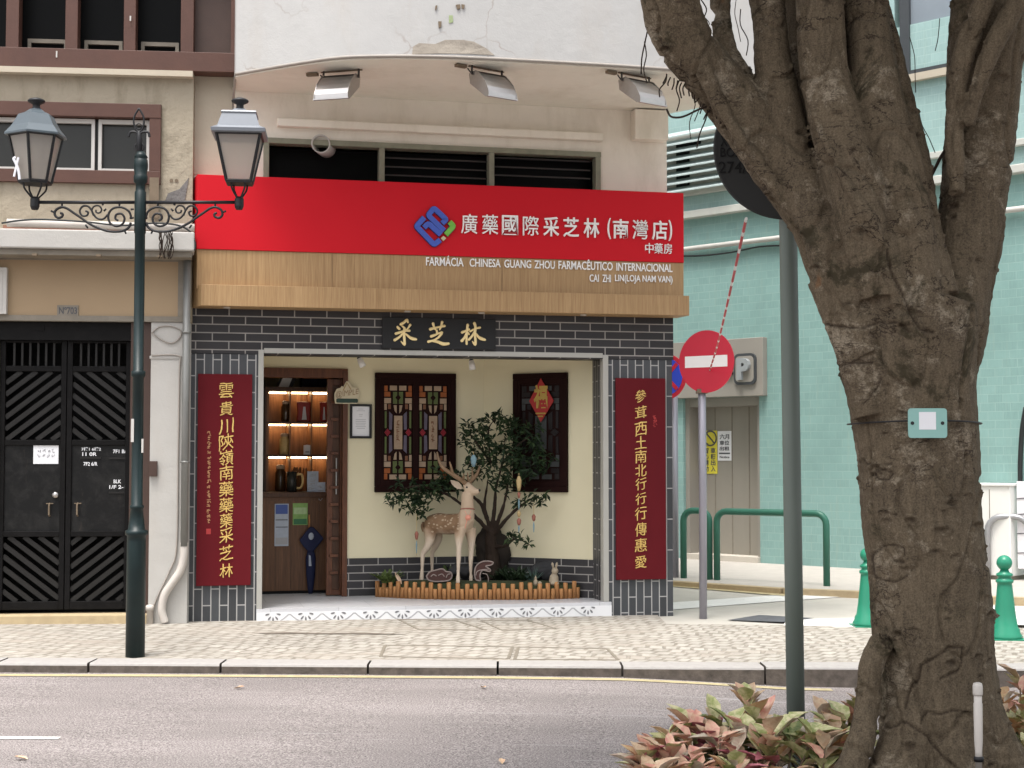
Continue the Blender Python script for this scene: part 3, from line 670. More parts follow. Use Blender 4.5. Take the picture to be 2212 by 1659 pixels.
# extra leaf further left (folded side of the gate, outside the frame)
m2 = MB(); m2.box(far, gx0 - .01, .02, .25, 0, z_lint - .001); m2.build('wall_base', M['old_plaster'], lh)
nl = MB()
for body, a, b, c, d in (('7樓1 6樓2', 180, 222, 974, 966), ('11 0R', 182, 213, 985, 977), ('7F2 6/R', 185, 215, 1006, 998), ('7F1 B/C', 248, 283, 979, 971), ('BLK', 250, 266, 1044, 1036), ('1/F 2-1', 241, 276, 1056, 1048)):
    nl.text(body, X(a, GD), X(b, GD), Z(c, GD), Z(d, GD), GD - .0105, .002, 0, .02)
nl.build('lettering', M['paper'], g2)
ml = MB()
for a, b, c in ((178, 222, 987), (240, 283, 988), (240, 283, 1062)): ml.box(X(a, GD), X(b, GD), GD - .02, GD - .0105, Z(c + 4, GD), Z(c, GD)); ml.build('letter_slot', M['gate_slat'], g2); ml = MB()
nt_ = thing('notice_sheet', 'white printed notice taped to the left leaf of the black gate', 'notice', (X(104, GD), GD - .013, Z(982, GD)), FL)
m2 = MB(); m2.box(X(77, GD), X(131, GD), GD - .016, GD - .0115, Z(1002, GD), Z(962, GD)); m2.build('sheet', M['paper'], nt_)
m2 = MB(); rr = random.Random(2)
for r_, v in enumerate((974, 984)):
    for i in range(4): scribble(m2, X(90 + i * 10, GD), Z(v, GD), .03, .03, GD - .018, 0, rr, 5, .002)
m2.build('lettering', M['ink_pale'], nt_)
m2 = MB(); m2.box(far, X(328), -.06, .2, 0, Z(1326)); m2.build('threshold', M['step_stone'], lh, False, .012)
# white pier with cables and drain
m2 = MB(); m2.box(xg1, X(411), -.04, .3, .05, z_lint - .001); m2.box(xg1 - .01, X(411) + 0, -.048, -.04, Z(775), Z(768)); m2.build('pier', M['white_pier'], lh, False, .008)
m2 = MB(); m2.box(X(328), X(345), -.075, -.041, Z(1029), Z(996)); m2.build('junction_box', M['brown_dark'], lh, False, .004)
m2 = MB(); m2.tube([(X(405), -.09, Z(545)), (X(405), -.09, Z(1180))], .032, 12)
for v in (1000, 720): m2.tube([(X(405), -.09, Z(v)), (X(405), -.09, Z(v - 4))], .04, 12)
m2.build('drain_pipe', M['pipe_grey'], lh, True)
m2 = MB(); m2.tube(spline([(X(u), -.085, Z(v)) for u, v in ((405, 1172), (404, 1205), (396, 1235), (378, 1262), (364, 1285), (359, 1310), (360, 1325), (366, 1345))], 5), .034, 12); m2.build('drain_hose', M['pvc'], lh, True)
m2 = MB(); m2.lathe(X(333), -.07, [(.028, .1), (.028, Z(1318)), (.036, Z(1318)), (.036, Z(1308)), (.022, Z(1306))], 14); m2.build('vent_cap', M['pvc'], lh, True)
m2 = MB()
m2.tube(spline([(X(u), -.05, Z(v)) for u, v in ((330, 718), (345, 730), (365, 740), (380, 738), (392, 725), (390, 712), (370, 704), (345, 706), (329, 720))], 4), .006, 6)
m2.tube(spline([(X(u), -.052, Z(v)) for u, v in ((330, 768), (388, 768), (390, 800), (389, 1000), (388, 1180), (375, 1230), (352, 1280), (340, 1310))], 4), .007, 6)
m2.build('cable', M['cable_white'], lh, True)
# hanging dead tangle under the canopy
m2 = MB(); rr = random.Random(5)
for i in range(14):
    u = 349 + rr.uniform(-6, 22); pts = [(X(u + rr.uniform(-4, 4), -.4), -.4 + rr.uniform(-.03, .03), Z(v_, -.4, 350)) for v_ in (500, 515, 530, 545, 558)]
    m2.tube(spline(pts, 3), .004, 5)
tag(m2.build('dried_creeper', M['bark_dark'], None, True, F=FL, base=(X(355, -.4), -.4, Z(500, -.4))), 'dried brown creeper dangling from the edge of the gate canopy', 'creeper')

# ================================================================== SHOP
sb = thing('shop_building', 'corner building with curved white upper storey over a slate brick pharmacy front', 'building', (1.9, 0, .12), FS)
SX = lambda u, d=0., v=700: P(FS, u, v, d)[0]
SZ = lambda v, d=0., u=900: P(FS, u, v, d)[1]
zs = 1.55 + 3.30                                   # height of the soffit
xl0, xr0 = SX(413), SX(1442)
wz_t, wz_b = SZ(312, 0, 900), SZ(420, 0, 900)
xw0, xw1 = SX(566), SX(1298)
z_head = SZ(668, 0, 460)
z_open = SZ(768, 0, 900)
m2 = MB()
m2.box(xl0, xw0, 0, .3, z_head, zs); m2.box(xw1, xr0, 0, .3, z_head, zs); m2.box(xw0, xw1, 0, .3, wz_t, zs); m2.box(xw0, xw1, 0, .3, z_head, wz_b)
m2.build('wall', M['cream'], sb)
m2 = MB(); m2.box(SX(497), xl0 - .0, -.012, -.001, SZ(378, 0, 450), zs + .001); m2.box(SX(508), xl0 + .001, -.012, .3, zs + .0012, zs + .5); m2.build('left_strip', M['pale_strip'], sb)
# overhang: front curve in plan (x, y) with y negative outwards
fr = [(509, 159), (558, 150), (647, 135), (736, 123), (826, 120), (945, 121), (1093, 127), (1313, 139), (1413, 146)]
pl = []
for u, v in fr:
    w = G0(u, v, zs); q = loc(FS, w); pl.append((q.x, q.y))
e = loc(FS, (2.766, 13.29, 0)); c0 = loc(FS, (1.465, 14.49, 0))
pl2 = [(p.x, p.y) for p in spline([(x, y, 0) for x, y in pl], 4)] + [(e.x, e.y)]
back = [(c0.x + .0, .29), (pl2[0][0] - .02, .29)]
top = 8.6
mb = MB(); n = len(pl2)
outl = pl2 + [(c0.x, c0.y + .02), (c0.x, 5.0), (pl2[0][0], 5.0)]
mb.prismz(outl, zs + .004, top); ov = mb.build('upper_storey', M['white_wall'], sb)
mb = MB(); mb.prismz(pl2 + [(c0.x, c0.y + .02), (c0.x, .28), (pl2[0][0], .28)], zs - .03, zs); mb.build('soffit', M['soffit'], sb)
m2 = MB(); m2.tube([(x, y - .012, zs - .008) for x, y in pl2], .014, 6)
m2.tube(spline([(pl2[0][0], pl2[0][1], zs - .01), (SX(500), -.03, zs - .1), (SX(497), -.02, zs - .25), (SX(497), -.02, SZ(240, 0, 497))], 4), .012, 6); m2.build('conduit', M['cable_white'], sb, True)
# flaked patch and fixings on the white storey
def on_front(u, v, out=.004):
    # point of the curved front seen at this pixel
    best = None
    o = FS.inverted() @ CAMP; r = FS.inverted().to_3x3() @ ray(u, v)
    for (x0, y0), (x1, y1) in zip(pl2[:-1], pl2[1:]):
        dx, dy = x1 - x0, y1 - y0; den = r.x * dy - r.y * dx
        if abs(den) < 1e-9: continue
        t = ((x0 - o.x) * dy - (y0 - o.y) * dx) / den; s_ = ((x0 - o.x) * r.y - (y0 - o.y) * r.x) / den
        if -.001 <= s_ <= 1.001 and t > 0: best = o + r * (t - out)
    return best
def patch(name, us, m, out=.01):
    ps = [on_front(u, v, out) for u, v in us]
    if any(p is None for p in ps): return
    mm = MB(); qs = [p + Vector((0, out * .9, 0)) for p in ps]; mm.loft(ps, qs); return mm.build(name, m, sb)
patch('flaked_patch', [(890, 117), (893, 100), (905, 93), (940, 95), (962, 86), (1000, 86), (1024, 90), (1050, 104), (1068, 119), (1010, 116), (945, 115)], plaster('bare_render', (.36, .32, .27), (.3, .25, .21), .5, .5), .006)
for us in ([(947, 46), (954, 46), (953, 58), (948, 60)], [(985, 10), (994, 9), (995, 18), (988, 20)], [(997, 9), (1004, 10), (1003, 18), (998, 18)], [(941, 12), (945, 11), (943, 20), (940, 21)]):
    patch('wall_fixing', us, M['rust'], .012)
patch('moss_spot', [(970, 33), (978, 33), (979, 48), (970, 50)], plain('moss', (.3, .36, .2), .9), .005)
# ribbon window
rw = MB(); t = .035
rw.box(xw0, xw1, -.03, .1, wz_t - .05, wz_t - .001); 
for u in (566, 817, 1055, 1286): rw.box(SX(u), SX(u) + .05, -.028, .09, wz_b - .2 if False else wz_b, wz_t - .05)
rwo = rw.build('ribbon_window', plain('grey_green_frame', (.23, .23, .17), .6, .3, 12, .2), sb, False, .004)
m2 = MB(); m2.box(xw0, xw1, .2, .22, wz_b, wz_t - .05); m2.build('room_shade_pane', M['room_shade'], rwo)  # black sheet painted as the dark space behind the window
m2 = MB()
for a, b in ((829, 1055), (1067, 1280)):
    for v in (326, 343, 360, 376): z = SZ(v + (v - 320) * .12, .08, (a + b) // 2); m2.box(SX(a), SX(b), .06, .075, z - .006, z + .006)
m2.build('louvre_blade', M['lamp_dark'], rwo)
m2 = MB(); cx, cz = SX(688, .05), SZ(315, .05, 688); prof = []
ring = []
for r_, y in ((.075, .18), (.085, .16), (.085, -.05), (.075, -.05), (.075, .15)):
    ring.append([(cx + r_ * math.cos(2 * math.pi * i / 28) + (y + .05) * .35, y, cz + r_ * math.sin(2 * math.pi * i / 28)) for i in range(28)])
o = 0
for g in ring: m2.v += g
for i in range(4):
    for j in range(28): m2.f.append((i * 28 + j, i * 28 + (j + 1) % 28, (i + 1) * 28 + (j + 1) % 28, (i + 1) * 28 + j)); m2.m.append(0)
m2.build('vent_duct', M['white_paint'], rwo, True)
# ledge above it, box at right
m2 = MB(); m2.box(SX(596, -.1), SX(1305, -.1), -.10, -.001, SZ(285, -.1, 900), SZ(268, -.1, 900)); m2.build('window_hood', M['cream'], sb, False, .01)
m2 = MB(); m2.box(SX(1374, -.15), SX(1444, -.12), -.15, -.001, SZ(300, -.15, 1400), SZ(236, -.15, 1400)); m2.build('wall_box', M['cream'], sb, False, .006)
# brick shop front
xb0, xb1 = SX(413), SX(1452)
z_pier = SZ(764, 0, 480)
mb = MB(); mb.box(xb0, xb1, -.03, .25, z_pier, z_head + .04); mb.build('brick_header', M['brick_h'], sb)
xp0, xp1 = SX(558), SX(1312)
mb = MB(); mb.box(xb0, xp0, -.024, .25, .05, z_pier - .004); mb.build('brick_pier', M['brick_v'], sb)
mb = MB(); mb.box(xp1, xb1 - .012, -.024, .25, .02, z_pier - .004); mb.build('brick_pier', M['brick_v'], sb)
# metal lining of the opening
z_fl = .225
A_ = WS(560, 14.62); B_ = WS(1045, 15.2); C_ = WS(1280, 14.63)
mb = MB(); mb.box(xp0 + .001, SX(570), -.035, .06, z_fl, z_open + .03); mb.box(SX(1300), xp1 - .001, -.035, .06, z_fl, z_open + .03); mb.box(SX(570) + .001, SX(1300) - .001, -.036, .1, z_open - .0, z_open + .045); mb.build('opening_trim', M['trim_white'], sb, False, .004)
mb = MB(); mb.prismz([(SX(1300), .061), (C_.x + .0, C_.y - .001), (C_.x + .12, C_.y + .1), (SX(1312), .061)], z_fl + .001, z_open + .03); mb.build('brick_return', M['brick_r'], sb)
# recess walls
ang = math.degrees(math.atan2(B_.y - A_.y, B_.x - A_.x)); FBW = FS @ Matrix.Translation((A_.x, A_.y, 0)) @ Matrix.Rotation(R(ang), 4, 'Z')
ang2 = math.degrees(math.atan2(C_.y - B_.y, C_.x - B_.x)); FRW = FS @ Matrix.Translation((B_.x, B_.y, 0)) @ Matrix.Rotation(R(ang2), 4, 'Z')
LB = (B_ - A_).length; LR = (C_ - B_).length
BX = lambda u, d=0., v=1000: P(FBW, u, v, d)[0]
BZ = lambda v, d=0., u=800: P(FBW, u, v, d)[1]
RX = lambda u, d=0., v=1000: P(FRW, u, v, d)[0]
RZ = lambda v, d=0., u=1165: P(FRW, u, v, d)[1]
zc = 2.56
def sub(F, mbuild):   # a mesh written in frame F, moved into the shop frame
    T = FS.inverted() @ F; mbuild.v = [tuple(T @ Vector(p)) for p in mbuild.v]; return mbuild
zbb = BZ(1206, 0, 760)
dz1 = BZ(802, 0, 660)
mb = MB(); xd1 = BX(750)
mb.box(-.6, xd1, 0, .12, dz1 + .03, zc); mb.box(xd1, LB, 0, .12, zbb, zc); mb.v = mb.v
sub(FBW, mb)
m2 = MB(); m2.box(.0, LR + .02, 0, .12, zbb, zc); sub(FRW, m2); mb.add(m2.v, m2.f)
mb.build('recess_wall', M['recess_wall'], sb)
def in_frame(name, mbuild, m, F, **kw):   # part whose texture runs along its own wall
    o = mbuild.build(name, m, None, F=FS, **kw); o.parent = sb; o.matrix_parent_inverse = Matrix.Identity(4)
    o.matrix_basis = Matrix.Translation(-BASE[sb.name]) @ (FS.inverted() @ F); BASE[o.name] = Vector((0, 0, 0)); return o
m2 = MB(); m2.box(xd1 - 0, LB + .012, -.012, .12, z_fl - .05, zbb - .001); in_frame('brick_skirting', m2, M['brick_h'], FBW)
m2 = MB(); m2.box(-.012, LR + .02, -.012, .12, z_fl - .05, zbb - .001); in_frame('brick_skirting', m2, M['brick_h'], FRW)
mb = MB(); mb.box(xb0 + .1, xb1 - .1, .06, 3.6, zc, zc + .1); mb.build('recess_ceiling', M['ceil'], sb)
mb = MB(); mb.box(xb0, SX(571), .251, 3.5, .1, zc); mb.box(xb0 + .02, xb1 - .2, 3.5, 3.6, .1, zc); mb.build('inner_wall', M['recess_wall'], sb)
mb = MB(); mb.box(xb1 - .3, xb1 - .02, .3, 5, 0, zs - .05); mb.box(xl0 + .02, xl0 + .2, 3.61, 5, 0, zs - .05); mb.box(xl0, xb1 - .02, 4.8, 5, 0, zs - .05); mb.box(xl0, xb1 - .02, .3, 5, zs - .2, zs - .04); mb.build('side_wall', M['cream'], sb)
# tiled floor and step
mb = MB(); mb.box(xp0 + .001, SX(1316), -.05, 3.5, z_fl - .03, z_fl); mb.build('tiled_floor', M['tile_floor'], sb)
st = MB(); st.box(xp0 + .001, SX(1316), -.055, .0, .04, z_fl - .0305)
x0s = SX(590, -.06, 1315); sp = (SX(1290, -.06, 1310) - x0s) / 10.3; zt_ = z_fl - .033; hh = .092
for i in range(-1, 12):
    cx = x0s + sp * i
    for a in (-75, -38, 0, 38, 75):
        d = Vector((math.sin(R(a)), 0, -math.cos(R(a)))); c = Vector((cx, -.0565, zt_ - .008)) + d * .05; nn = Vector((-d.z, 0, d.x))
        if a in (-75, 75): c.z = zt_ - .014
        if xp0 + .03 < c.x < SX(1316) - .03: st.prism([(c.x + d.x * .022 * q + nn.x * w, c.z + d.z * .022 * q + nn.z * w) for q, w in ((-1, 0), (-.3, .007), (.5, .008), (1, 0), (.5, -.008), (-.3, -.007))], -.0575, -.0551, 1)
    cx += sp / 2
    pts = [(cx + s_ * sp * .42 * t, -.0558, zt_ - .085 + .078 * (1 - t) ** 1.6) for s_ in (1,) for t in (1, .75, .5, .25, .08)] + [(cx - sp * .42 * t, -.0558, zt_ - .085 + .078 * (1 - t) ** 1.6) for t in (.08, .25, .5, .75, 1)]
    if xp0 + .15 < cx < SX(1316) - .15: st.tube(pts, .006, 4, 2, .3)
st.build('tiled_step', [M['tile_white'], M['tile_grey'], M['tile_line']], sb)
# ---- lattice windows
def pane_set(m, fx, fz, y):
    """coloured panes of one leaf, in a 0..1 x 0..1 field; fx, fz map to metres"""
    def q(x0, x1, z0, z1, mi): m.box(fx(x0), fx(x1), y - .004, y, fz(z0), fz(z1), mi)
    W_, O_, G_, B_, C_, D_ = 0, 1, 2, 3, 4, 5
    for s in (0, 1):
        k = (lambda z: z) if not s else (lambda z: 1 - z)
        def Q(x0, x1, z0, z1, mi): q(x0, x1, k(z0), k(z1), mi)
        Q(.2, .46, .01, .06, W_); Q(.54, .8, .01, .06, W_)
        Q(.0, .22, .075, .125, O_); Q(.78, 1., .075, .125, O_); Q(.0, .12, .01, .07, O_); Q(.88, 1., .01, .07, O_)
        Q(.32, .47, .075, .20, G_); Q(.53, .68, .075, .20, G_)
        Q(.0, .24, .14, .195, W_); Q(.76, 1., .14, .195, W_); Q(.0, .09, .2, .265, W_); Q(.91, 1., .2, .265, W_); Q(.14, .24, .205, .255, D_); Q(.76, .86, .205, .255, D_)
        for sgn in (-1, 1):
            m.prism([(fx(.5 + sgn * .16), fz(k(.215))), (fx(.5 + sgn * .05), fz(k(.215))), (fx(.5 + sgn * .05), fz(k(.30))), (fx(.5 + sgn * .12), fz(k(.275)))], y - .004, y, W_)
            m.prism([(fx(.5 + sgn * .32), fz(k(.28))), (fx(.5 + sgn * .2), fz(k(.315))), (fx(.5 + sgn * .22), fz(k(.47))), (fx(.5 + sgn * .32), fz(k(.47)))], y - .004, y, B_)
            m.box(fx(.5 + sgn * .41), fx(.5 + sgn * .48), y - .004, y, fz(k(.28)), fz(k(.455)), G_)
    q(.36, .66, .325, .675, W_)
    for x in (.12, .88): m.prism([(fx(x - .11), fz(.5)), (fx(x), fz(.46)), (fx(x + .11), fz(.5)), (fx(x), fz(.54))], y - .008, y, C_)
    for z in (.135, .865): m.prism([(fx(.4), fz(z)), (fx(.5), fz(z - .035)), (fx(.6), fz(z)), (fx(.5), fz(z + .035))], y - .009, y - .004, 6)
def gm(n, c, em=0):
    k = N(n); v = k.coord(); m = k.fin(k.mix(k.noise(v, 25, 4), tuple(x * .6 for x in c), c), .35, 0, .12)
    return m
PM = [gm('glass_milky', (.40, .29, .2)), gm('glass_amber', (.33, .1, .03)), gm('glass_green', (.11, .14, .05)), gm('glass_lilac', (.13, .11, .15)), gm('glass_red', (.25, .02, .03)), gm('glass_brown', (.2, .09, .05)), M['win_frame']]
PM2 = [gm('glass_grey', (.07, .075, .075))] + [gm('glass_dim', (.022, .018, .018))] * 5 + [M['win_frame']]
def lattice(F, u0, u1, v0, v1, leaves, label, mats):
    fx_ = lambda u: P(F, u, (v0 + v1) / 2, -.03)[0]; fz_ = lambda v: P(F, (u0 + u1) / 2, v, -.03)[1]
    x0, x1, z0, z1 = fx_(u0), fx_(u1), fz_(v1), fz_(v0); t = .055
    fr_ = MB(); fr_.box(x0, x1, -.04, .001, z1 - t, z1); fr_.box(x0, x1, -.04, .001, z0, z0 + t); fr_.box(x0, x0 + t, -.038, .001, z0 + t, z1 - t); fr_.box(x1 - t, x1, -.038, .001, z0 + t, z1 - t)
    o = in_frame('lattice_window', fr_, M['win_frame'], F, bevel=.005)
    w = (x1 - x0 - 2 * t) / leaves
    for i in range(leaves):
        a = x0 + t + w * i; b = a + w; s = .05
        p = MB(); p.box(a, b, -.012, .0, z0 + t, z1 - t, 6); p.box(a, a + s * .55, -.03, -.0125, z0 + t, z1 - t, 6); p.box(b - s * .55, b, -.03, -.0125, z0 + t, z1 - t, 6); p.box(a + s * .55, b - s * .55, -.03, -.0125, z0 + t, z0 + t + s, 6); p.box(a + s * .55, b - s * .55, -.03, -.0125, z1 - t - s, z1 - t, 6)
        ia, ib, ja, jb = a + s * .75, b - s * .75, z0 + t + s * 1.2, z1 - t - s * 1.2
        pane_set(p, lambda x: ia + (ib - ia) * x, lambda z: ja + (jb - ja) * z, -.0125)
        # painted scroll in the centre pane
        cx = (ia + ib) / 2; rr = random.Random(11 + i)
        for j in range(5): scribble(p, cx, ja + (jb - ja) * (.6 - .045 * j), .03, .04, -.018, 5, rr, 4, .004)
        p.build('leaf', mats, o).matrix_parent_inverse = Matrix.Identity(4)
    return o
lattice(FBW, 810, 985, 806, 1063, 2, '', PM)
lattice(FRW, 1108, 1225, 806, 1063, 1, '', PM2)
# red diamond paper with the luck character
fd = lambda u: P(FRW, u, 870, -.05)[0]; fz = lambda v: P(FRW, 1168, v, -.05)[1]
dm = thing('paper_diamond', 'red paper diamond with a gold luck character on the dark right window', 'decoration', (fd(1168), -.05, fz(870)), FRW)
m2 = MB(); m2.prism([(fd(1143), fz(866)), (fd(1168), fz(817)), (fd(1196), fz(866)), (fd(1168), fz(912))], -.049, -.043); m2.build('paper', plain('red_paper', (.32, .012, .01), .5, .3, 30), dm)
m2 = MB(); m2.text('福', fd(1153), fd(1183), fz(882), fz(831), -.049, .004, 0, .03); m2.stroke([(fd(1158), -.051, fz(893)), (fd(1178), -.051, fz(893))], .008); m2.stroke([(fd(1163), -.051, fz(899)), (fd(1172), -.051, fz(899))], .007); m2.build('lettering', plain('dull_gold', (.4, .26, .05), .45, .2, 20), dm)
# ---- door frame, lattice leaf, room behind
z_dt = dz1
m2 = MB(); dx0, dx1 = BX(571), BX(750)
m2.box(dx1 - .05, dx1, -.03, .14, z_fl, z_dt); m2.box(dx0 - .2, dx1 - .05, -.028, .14, z_dt - .06, z_dt + .03); m2.box(dx1 - .05, dx1, -.028, .14, z_dt, z_dt + .03); dfo = in_frame('door_frame', m2, M['door_wood'], FBW, bevel=.005)
m2 = MB(); la, lb = BX(706, .06), BX(741, .06)
m2.box(la, la + .055, .05, .09, z_fl + .01, z_dt - .07); m2.box(lb - .03, lb, .05, .09, z_fl + .01, z_dt - .07); m2.box(la + .055, lb - .03, .05, .09, z_fl + .01, z_fl + .06); m2.box(la + .055, lb - .03, .05, .09, z_dt - .13, z_dt - .07); m2.box(la + .055, lb - .03, .075, .085, z_fl + .06, z_dt - .13, 1)
for i in range(1, 12):
    z = z_fl + .06 + (z_dt - .13 - z_fl - .06) * i / 12; m2.box(la + .03, lb - .045, .03, .074, z - .014, z + .014)
m2.tube([(la + .09, .045, 1.2), (la + .09, .045, 1.55)], .008, 8, 2)
in_frame('door_leaf', m2, [M['door_wood'], M['shelf_dark'], M['grey_metal']], FBW, bevel=.003)
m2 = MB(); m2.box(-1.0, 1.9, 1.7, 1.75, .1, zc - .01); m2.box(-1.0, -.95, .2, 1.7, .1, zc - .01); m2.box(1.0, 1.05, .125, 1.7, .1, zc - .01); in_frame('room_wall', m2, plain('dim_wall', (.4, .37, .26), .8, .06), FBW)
m2 = MB(); m2.box(BX(655, 1.4), 1.0, 1.55, 1.65, 2.0, zc - .02); in_frame('blue_panel', m2, plain('deep_blue_panel', (.01, .014, .06), .6), FBW)
# ---- shelf cabinet
CD = .75
cb0 = BX(560, CD)
kx_ = lambda u, d=CD: BX(u, d); kz_ = lambda v, d=CD: BZ(v, d, 640)
cab = thing('display_cabinet', 'walnut wall cabinet with lit cubby shelves seen through the shop door', 'cabinet', (kx_(640), CD + .15, z_fl), FBW)
m2 = MB(); m2.box(kx_(555), kx_(740), CD + .3, CD + .32, kz_(1062), kz_(842)); m2.build('back_panel', M['shelf_wood'], cab)
m2 = MB(); cols = [(580, 625), (628, 672), (674.5, 716)]; rows = [(845, 911), (915, 982), (986, 1062)]
xs_ = [555, 580, 625, 628, 672, 674.5, 716, 740]
for a, b in ((573, 580), (625, 628), (672, 674.5), (716, 740)): m2.box(kx_(a), kx_(b), CD, CD + .3, kz_(1062), kz_(840)); m2.build('upright', M['shelf_wood'], cab); m2 = MB()
m2 = MB()
for a, b in ((836, 845), (911, 915), (982, 986)): m2.box(kx_(573), kx_(740), CD - .004, CD + .3, kz_(b), kz_(a)); m2.build('shelf', M['shelf_dark'], cab); m2 = MB()
m2.box(kx_(571), kx_(575), CD - .006, CD + .3, kz_(1062), kz_(836)); m2.build('side_panel', M['shelf_dark'], cab)
m2 = MB()
for a, b in cols:
    for c, d in rows:
        z = kz_(c) - .004; m2.box(kx_(a) + .015, kx_(b) - .012, CD + .2, CD + .225, z - .013, z); m2.build('led_strip', M['led'], cab); m2 = MB()
def jar(name, u, v0, v1, w, mats, label, d=CD + .1):
    x = kx_(u, d); z0 = kz_(v0, d); z1 = kz_(v1, d); h = z1 - z0
    t = thing(name, label, 'jar', (x, d, z0), FBW)
    a = MB(); a.lathe(x, d, [(w * .9, z0), (w, z0 + .02), (w, z0 + h * .7), (w * .75, z0 + h * .8), (w * .75, z0 + h * .84)], 16); a.build('body', mats, t, True)
    a = MB(); a.lathe(x, d, [(w * .8, z0 + h * .84), (w * .8, z0 + h * .96), (w * .5, z1)], 16); a.build('lid', M['jar_lid'], t, True)
jar('glass_jar', 616, 911, 866, .045, M['jar_glass'], 'dark filled jar with pale lid on the top shelf')
jar('glass_jar', 614, 982, 936, .05, M['jar_roots'], 'jar of pale yellow roots on the middle shelf')
jar('glass_jar', 606, 1061, 1004, .055, M['jar_glass'], 'wide dark jar on the lowest shelf behind the mug')
def pack(u0, u1, v0, v1, label, mats, d=CD + .1):
    x0, x1, z0, z1 = kx_(u0, d), kx_(u1, d), kz_(v0, d), kz_(v1, d); t = thing('foil_packet', label, 'packet', ((x0 + x1) / 2, d, z0), FBW)
    a = MB(); a.prism([(x0, z0), (x1, z0), (x1 - .008, (z0 + z1) / 2), (x1, z1), (x0, z1), (x0 + .008, (z0 + z1) / 2)], d - .03, d + .03); a.build('bag', mats, t, False, .01)
    a = MB(); a.prism([(x0 + (x1 - x0) * .35, z0 + .02), (x0 + (x1 - x0) * .7, z0 + .02), (x0 + (x1 - x0) * .6, z1 - .05), (x0 + (x1 - x0) * .45, z1 - .05)], d - .034, d - .0305); a.build('window', M['paper'], t)
pack(640, 670, 911, 868, 'red packet with a white window standing on the top shelf', M['bag_red'])
pack(690, 706, 911, 868, 'red packet partly hidden by the door on the top shelf', M['bag_red'])
def small_box(u0, u1, v0, v1, label, m, d):
    x0, x1, z0, z1 = kx_(u0, d), kx_(u1, d), kz_(v0, d), kz_(v1, d); a = MB(); a.box(x0, x1, d - .03, d + .03, z0, z1, 0); a.prism([(x0, z1), (x1, z1), ((x0 + x1) / 2, z1 + .006)], d - .03, d + .03, 0); a.box(x0 + .012, x1 - .012, d - .032, d - .0302, z0 + .02, z0 + .035, 1)
    tag(a.build('small_carton', [m, M['ink_pale']], None, False, .003, F=FBW, base=((x0 + x1) / 2, d, z0)), label, 'carton')
small_box(656, 670, 982, 962, 'small white carton on the middle shelf', M['paper'], CD + .1)
# dried goods heap on the lowest shelf
a = MB(); rr = random.Random(8); d = CD + .08
for i in range(16):
    u = rr.uniform(634, 668); a.stroke([(kx_(u, d), d + rr.uniform(-.04, .04), kz_(1061, d)), (kx_(u + rr.uniform(-6, 6), d), d + rr.uniform(-.04, .04), kz_(rr.uniform(1010, 1030), d))], rr.uniform(.008, .014), 7, 0, 1)
tag(a.build('herb_bundle', plain('dried_herb', (.2, .085, .03), .7, .4, 20), None, True, F=FBW, base=(kx_(650, d), d, kz_(1061, d))), 'bundle of brown dried herb sticks on the lowest shelf', 'herb bundle')
# certificate on top of the cabinet
fc = thing('certificate_frame', 'black framed certificate leaning on top of the lit cabinet', 'picture frame', (kx_(616), CD + .1, kz_(838)), FBW)
def quadbox(m, us, d, th, mi=0): m.prism([(kx_(u, d), kz_(v, d)) for u, v in us], d, d + th, mi)
a = MB(); quadbox(a, [(594, 842), (628, 842), (641, 812), (606, 812)], CD + .1, .02); a.build('frame', M['black_board'], fc)
a = MB(); quadbox(a, [(600, 837), (622, 837), (632, 812), (612, 812)], CD + .096, .003); a.build('sheet', M['paper'], fc)
# ---- counter
KD = .42
cz_t = BZ(1063, KD, 640)
ctr = thing('shop_counter', 'dark walnut counter just inside the shop door', 'counter', (BX(640, KD), KD + .15, z_fl), FBW)
a = MB(); a.box(BX(540, KD), BX(722, KD), KD, KD + .3, z_fl + .03, cz_t - .05); a.box(BX(540, KD), BX(722, KD), KD - .008, KD, cz_t - .11, cz_t - .085); a.build('front', M['counter_wood'], ctr)
a = MB(); a.box(BX(540, KD), BX(724, KD), KD - .03, KD + .32, cz_t - .05, cz_t); a.build('top', M['shelf_dark'], ctr, False, .005)
a = MB(); a.box(BX(541, KD), BX(720, KD), KD + .02, KD + .28, z_fl, z_fl + .03); a.build('plinth', M['black_room'], ctr)
a = MB()
for u in (596, 629, 668, 690): a.box(BX(u, KD) - .003, BX(u, KD) + .003, KD - .003, KD, z_fl + .05, cz_t - .12)
a.build('board_joint', M['shelf_dark'], ctr)
a = MB(); a.tube([(BX(668, KD), KD - .03, BZ(1110, KD)), (BX(668, KD), KD - .03, BZ(1140, KD))], .01, 8); a.build('handle', M['log'], ctr, True)
kz2 = lambda v, d=KD: BZ(v, d, 640); kx2 = lambda u, d=KD: BX(u, d)
def poster(name, u0, u1, v0, v1, label, bands):
    y = KD - .009; t = thing(name, label, 'poster', (kx2((u0 + u1) / 2), y, kz2(v1)), FBW)
    a = MB(); a.box(kx2(u0), kx2(u1), y, y + .005, kz2(v1), kz2(v0)); a.build('sheet', bands[0], t)
    for i, (b0, b1, m) in enumerate(bands[1:]): a = MB(); a.box(kx2(u0 + 2), kx2(u1 - 2), y - .002, y - .0003, kz2(v0 + (v1 - v0) * b1), kz2(v0 + (v1 - v0) * b0)); a.build('printed_band', m, t)
poster('notice_poster', 594, 624, 1088, 1179, 'tall blue and white notice stuck on the counter front', [M['poster_pale'], (.02, .24, M['poster_blue']), (.37, .39, M['ink']), (.54, .56, M['ink']), (.8, .96, M['ink_pale'])])
poster('notice_poster', 633, 665, 1087, 1134, 'small green poster stuck on the counter front', [M['poster_green'], (.72, .97, plain('poster_dark_green', (.03, .15, .06), .5)), (.2, .5, plain('poster_lime', (.35, .48, .25), .5, .4, 30))])
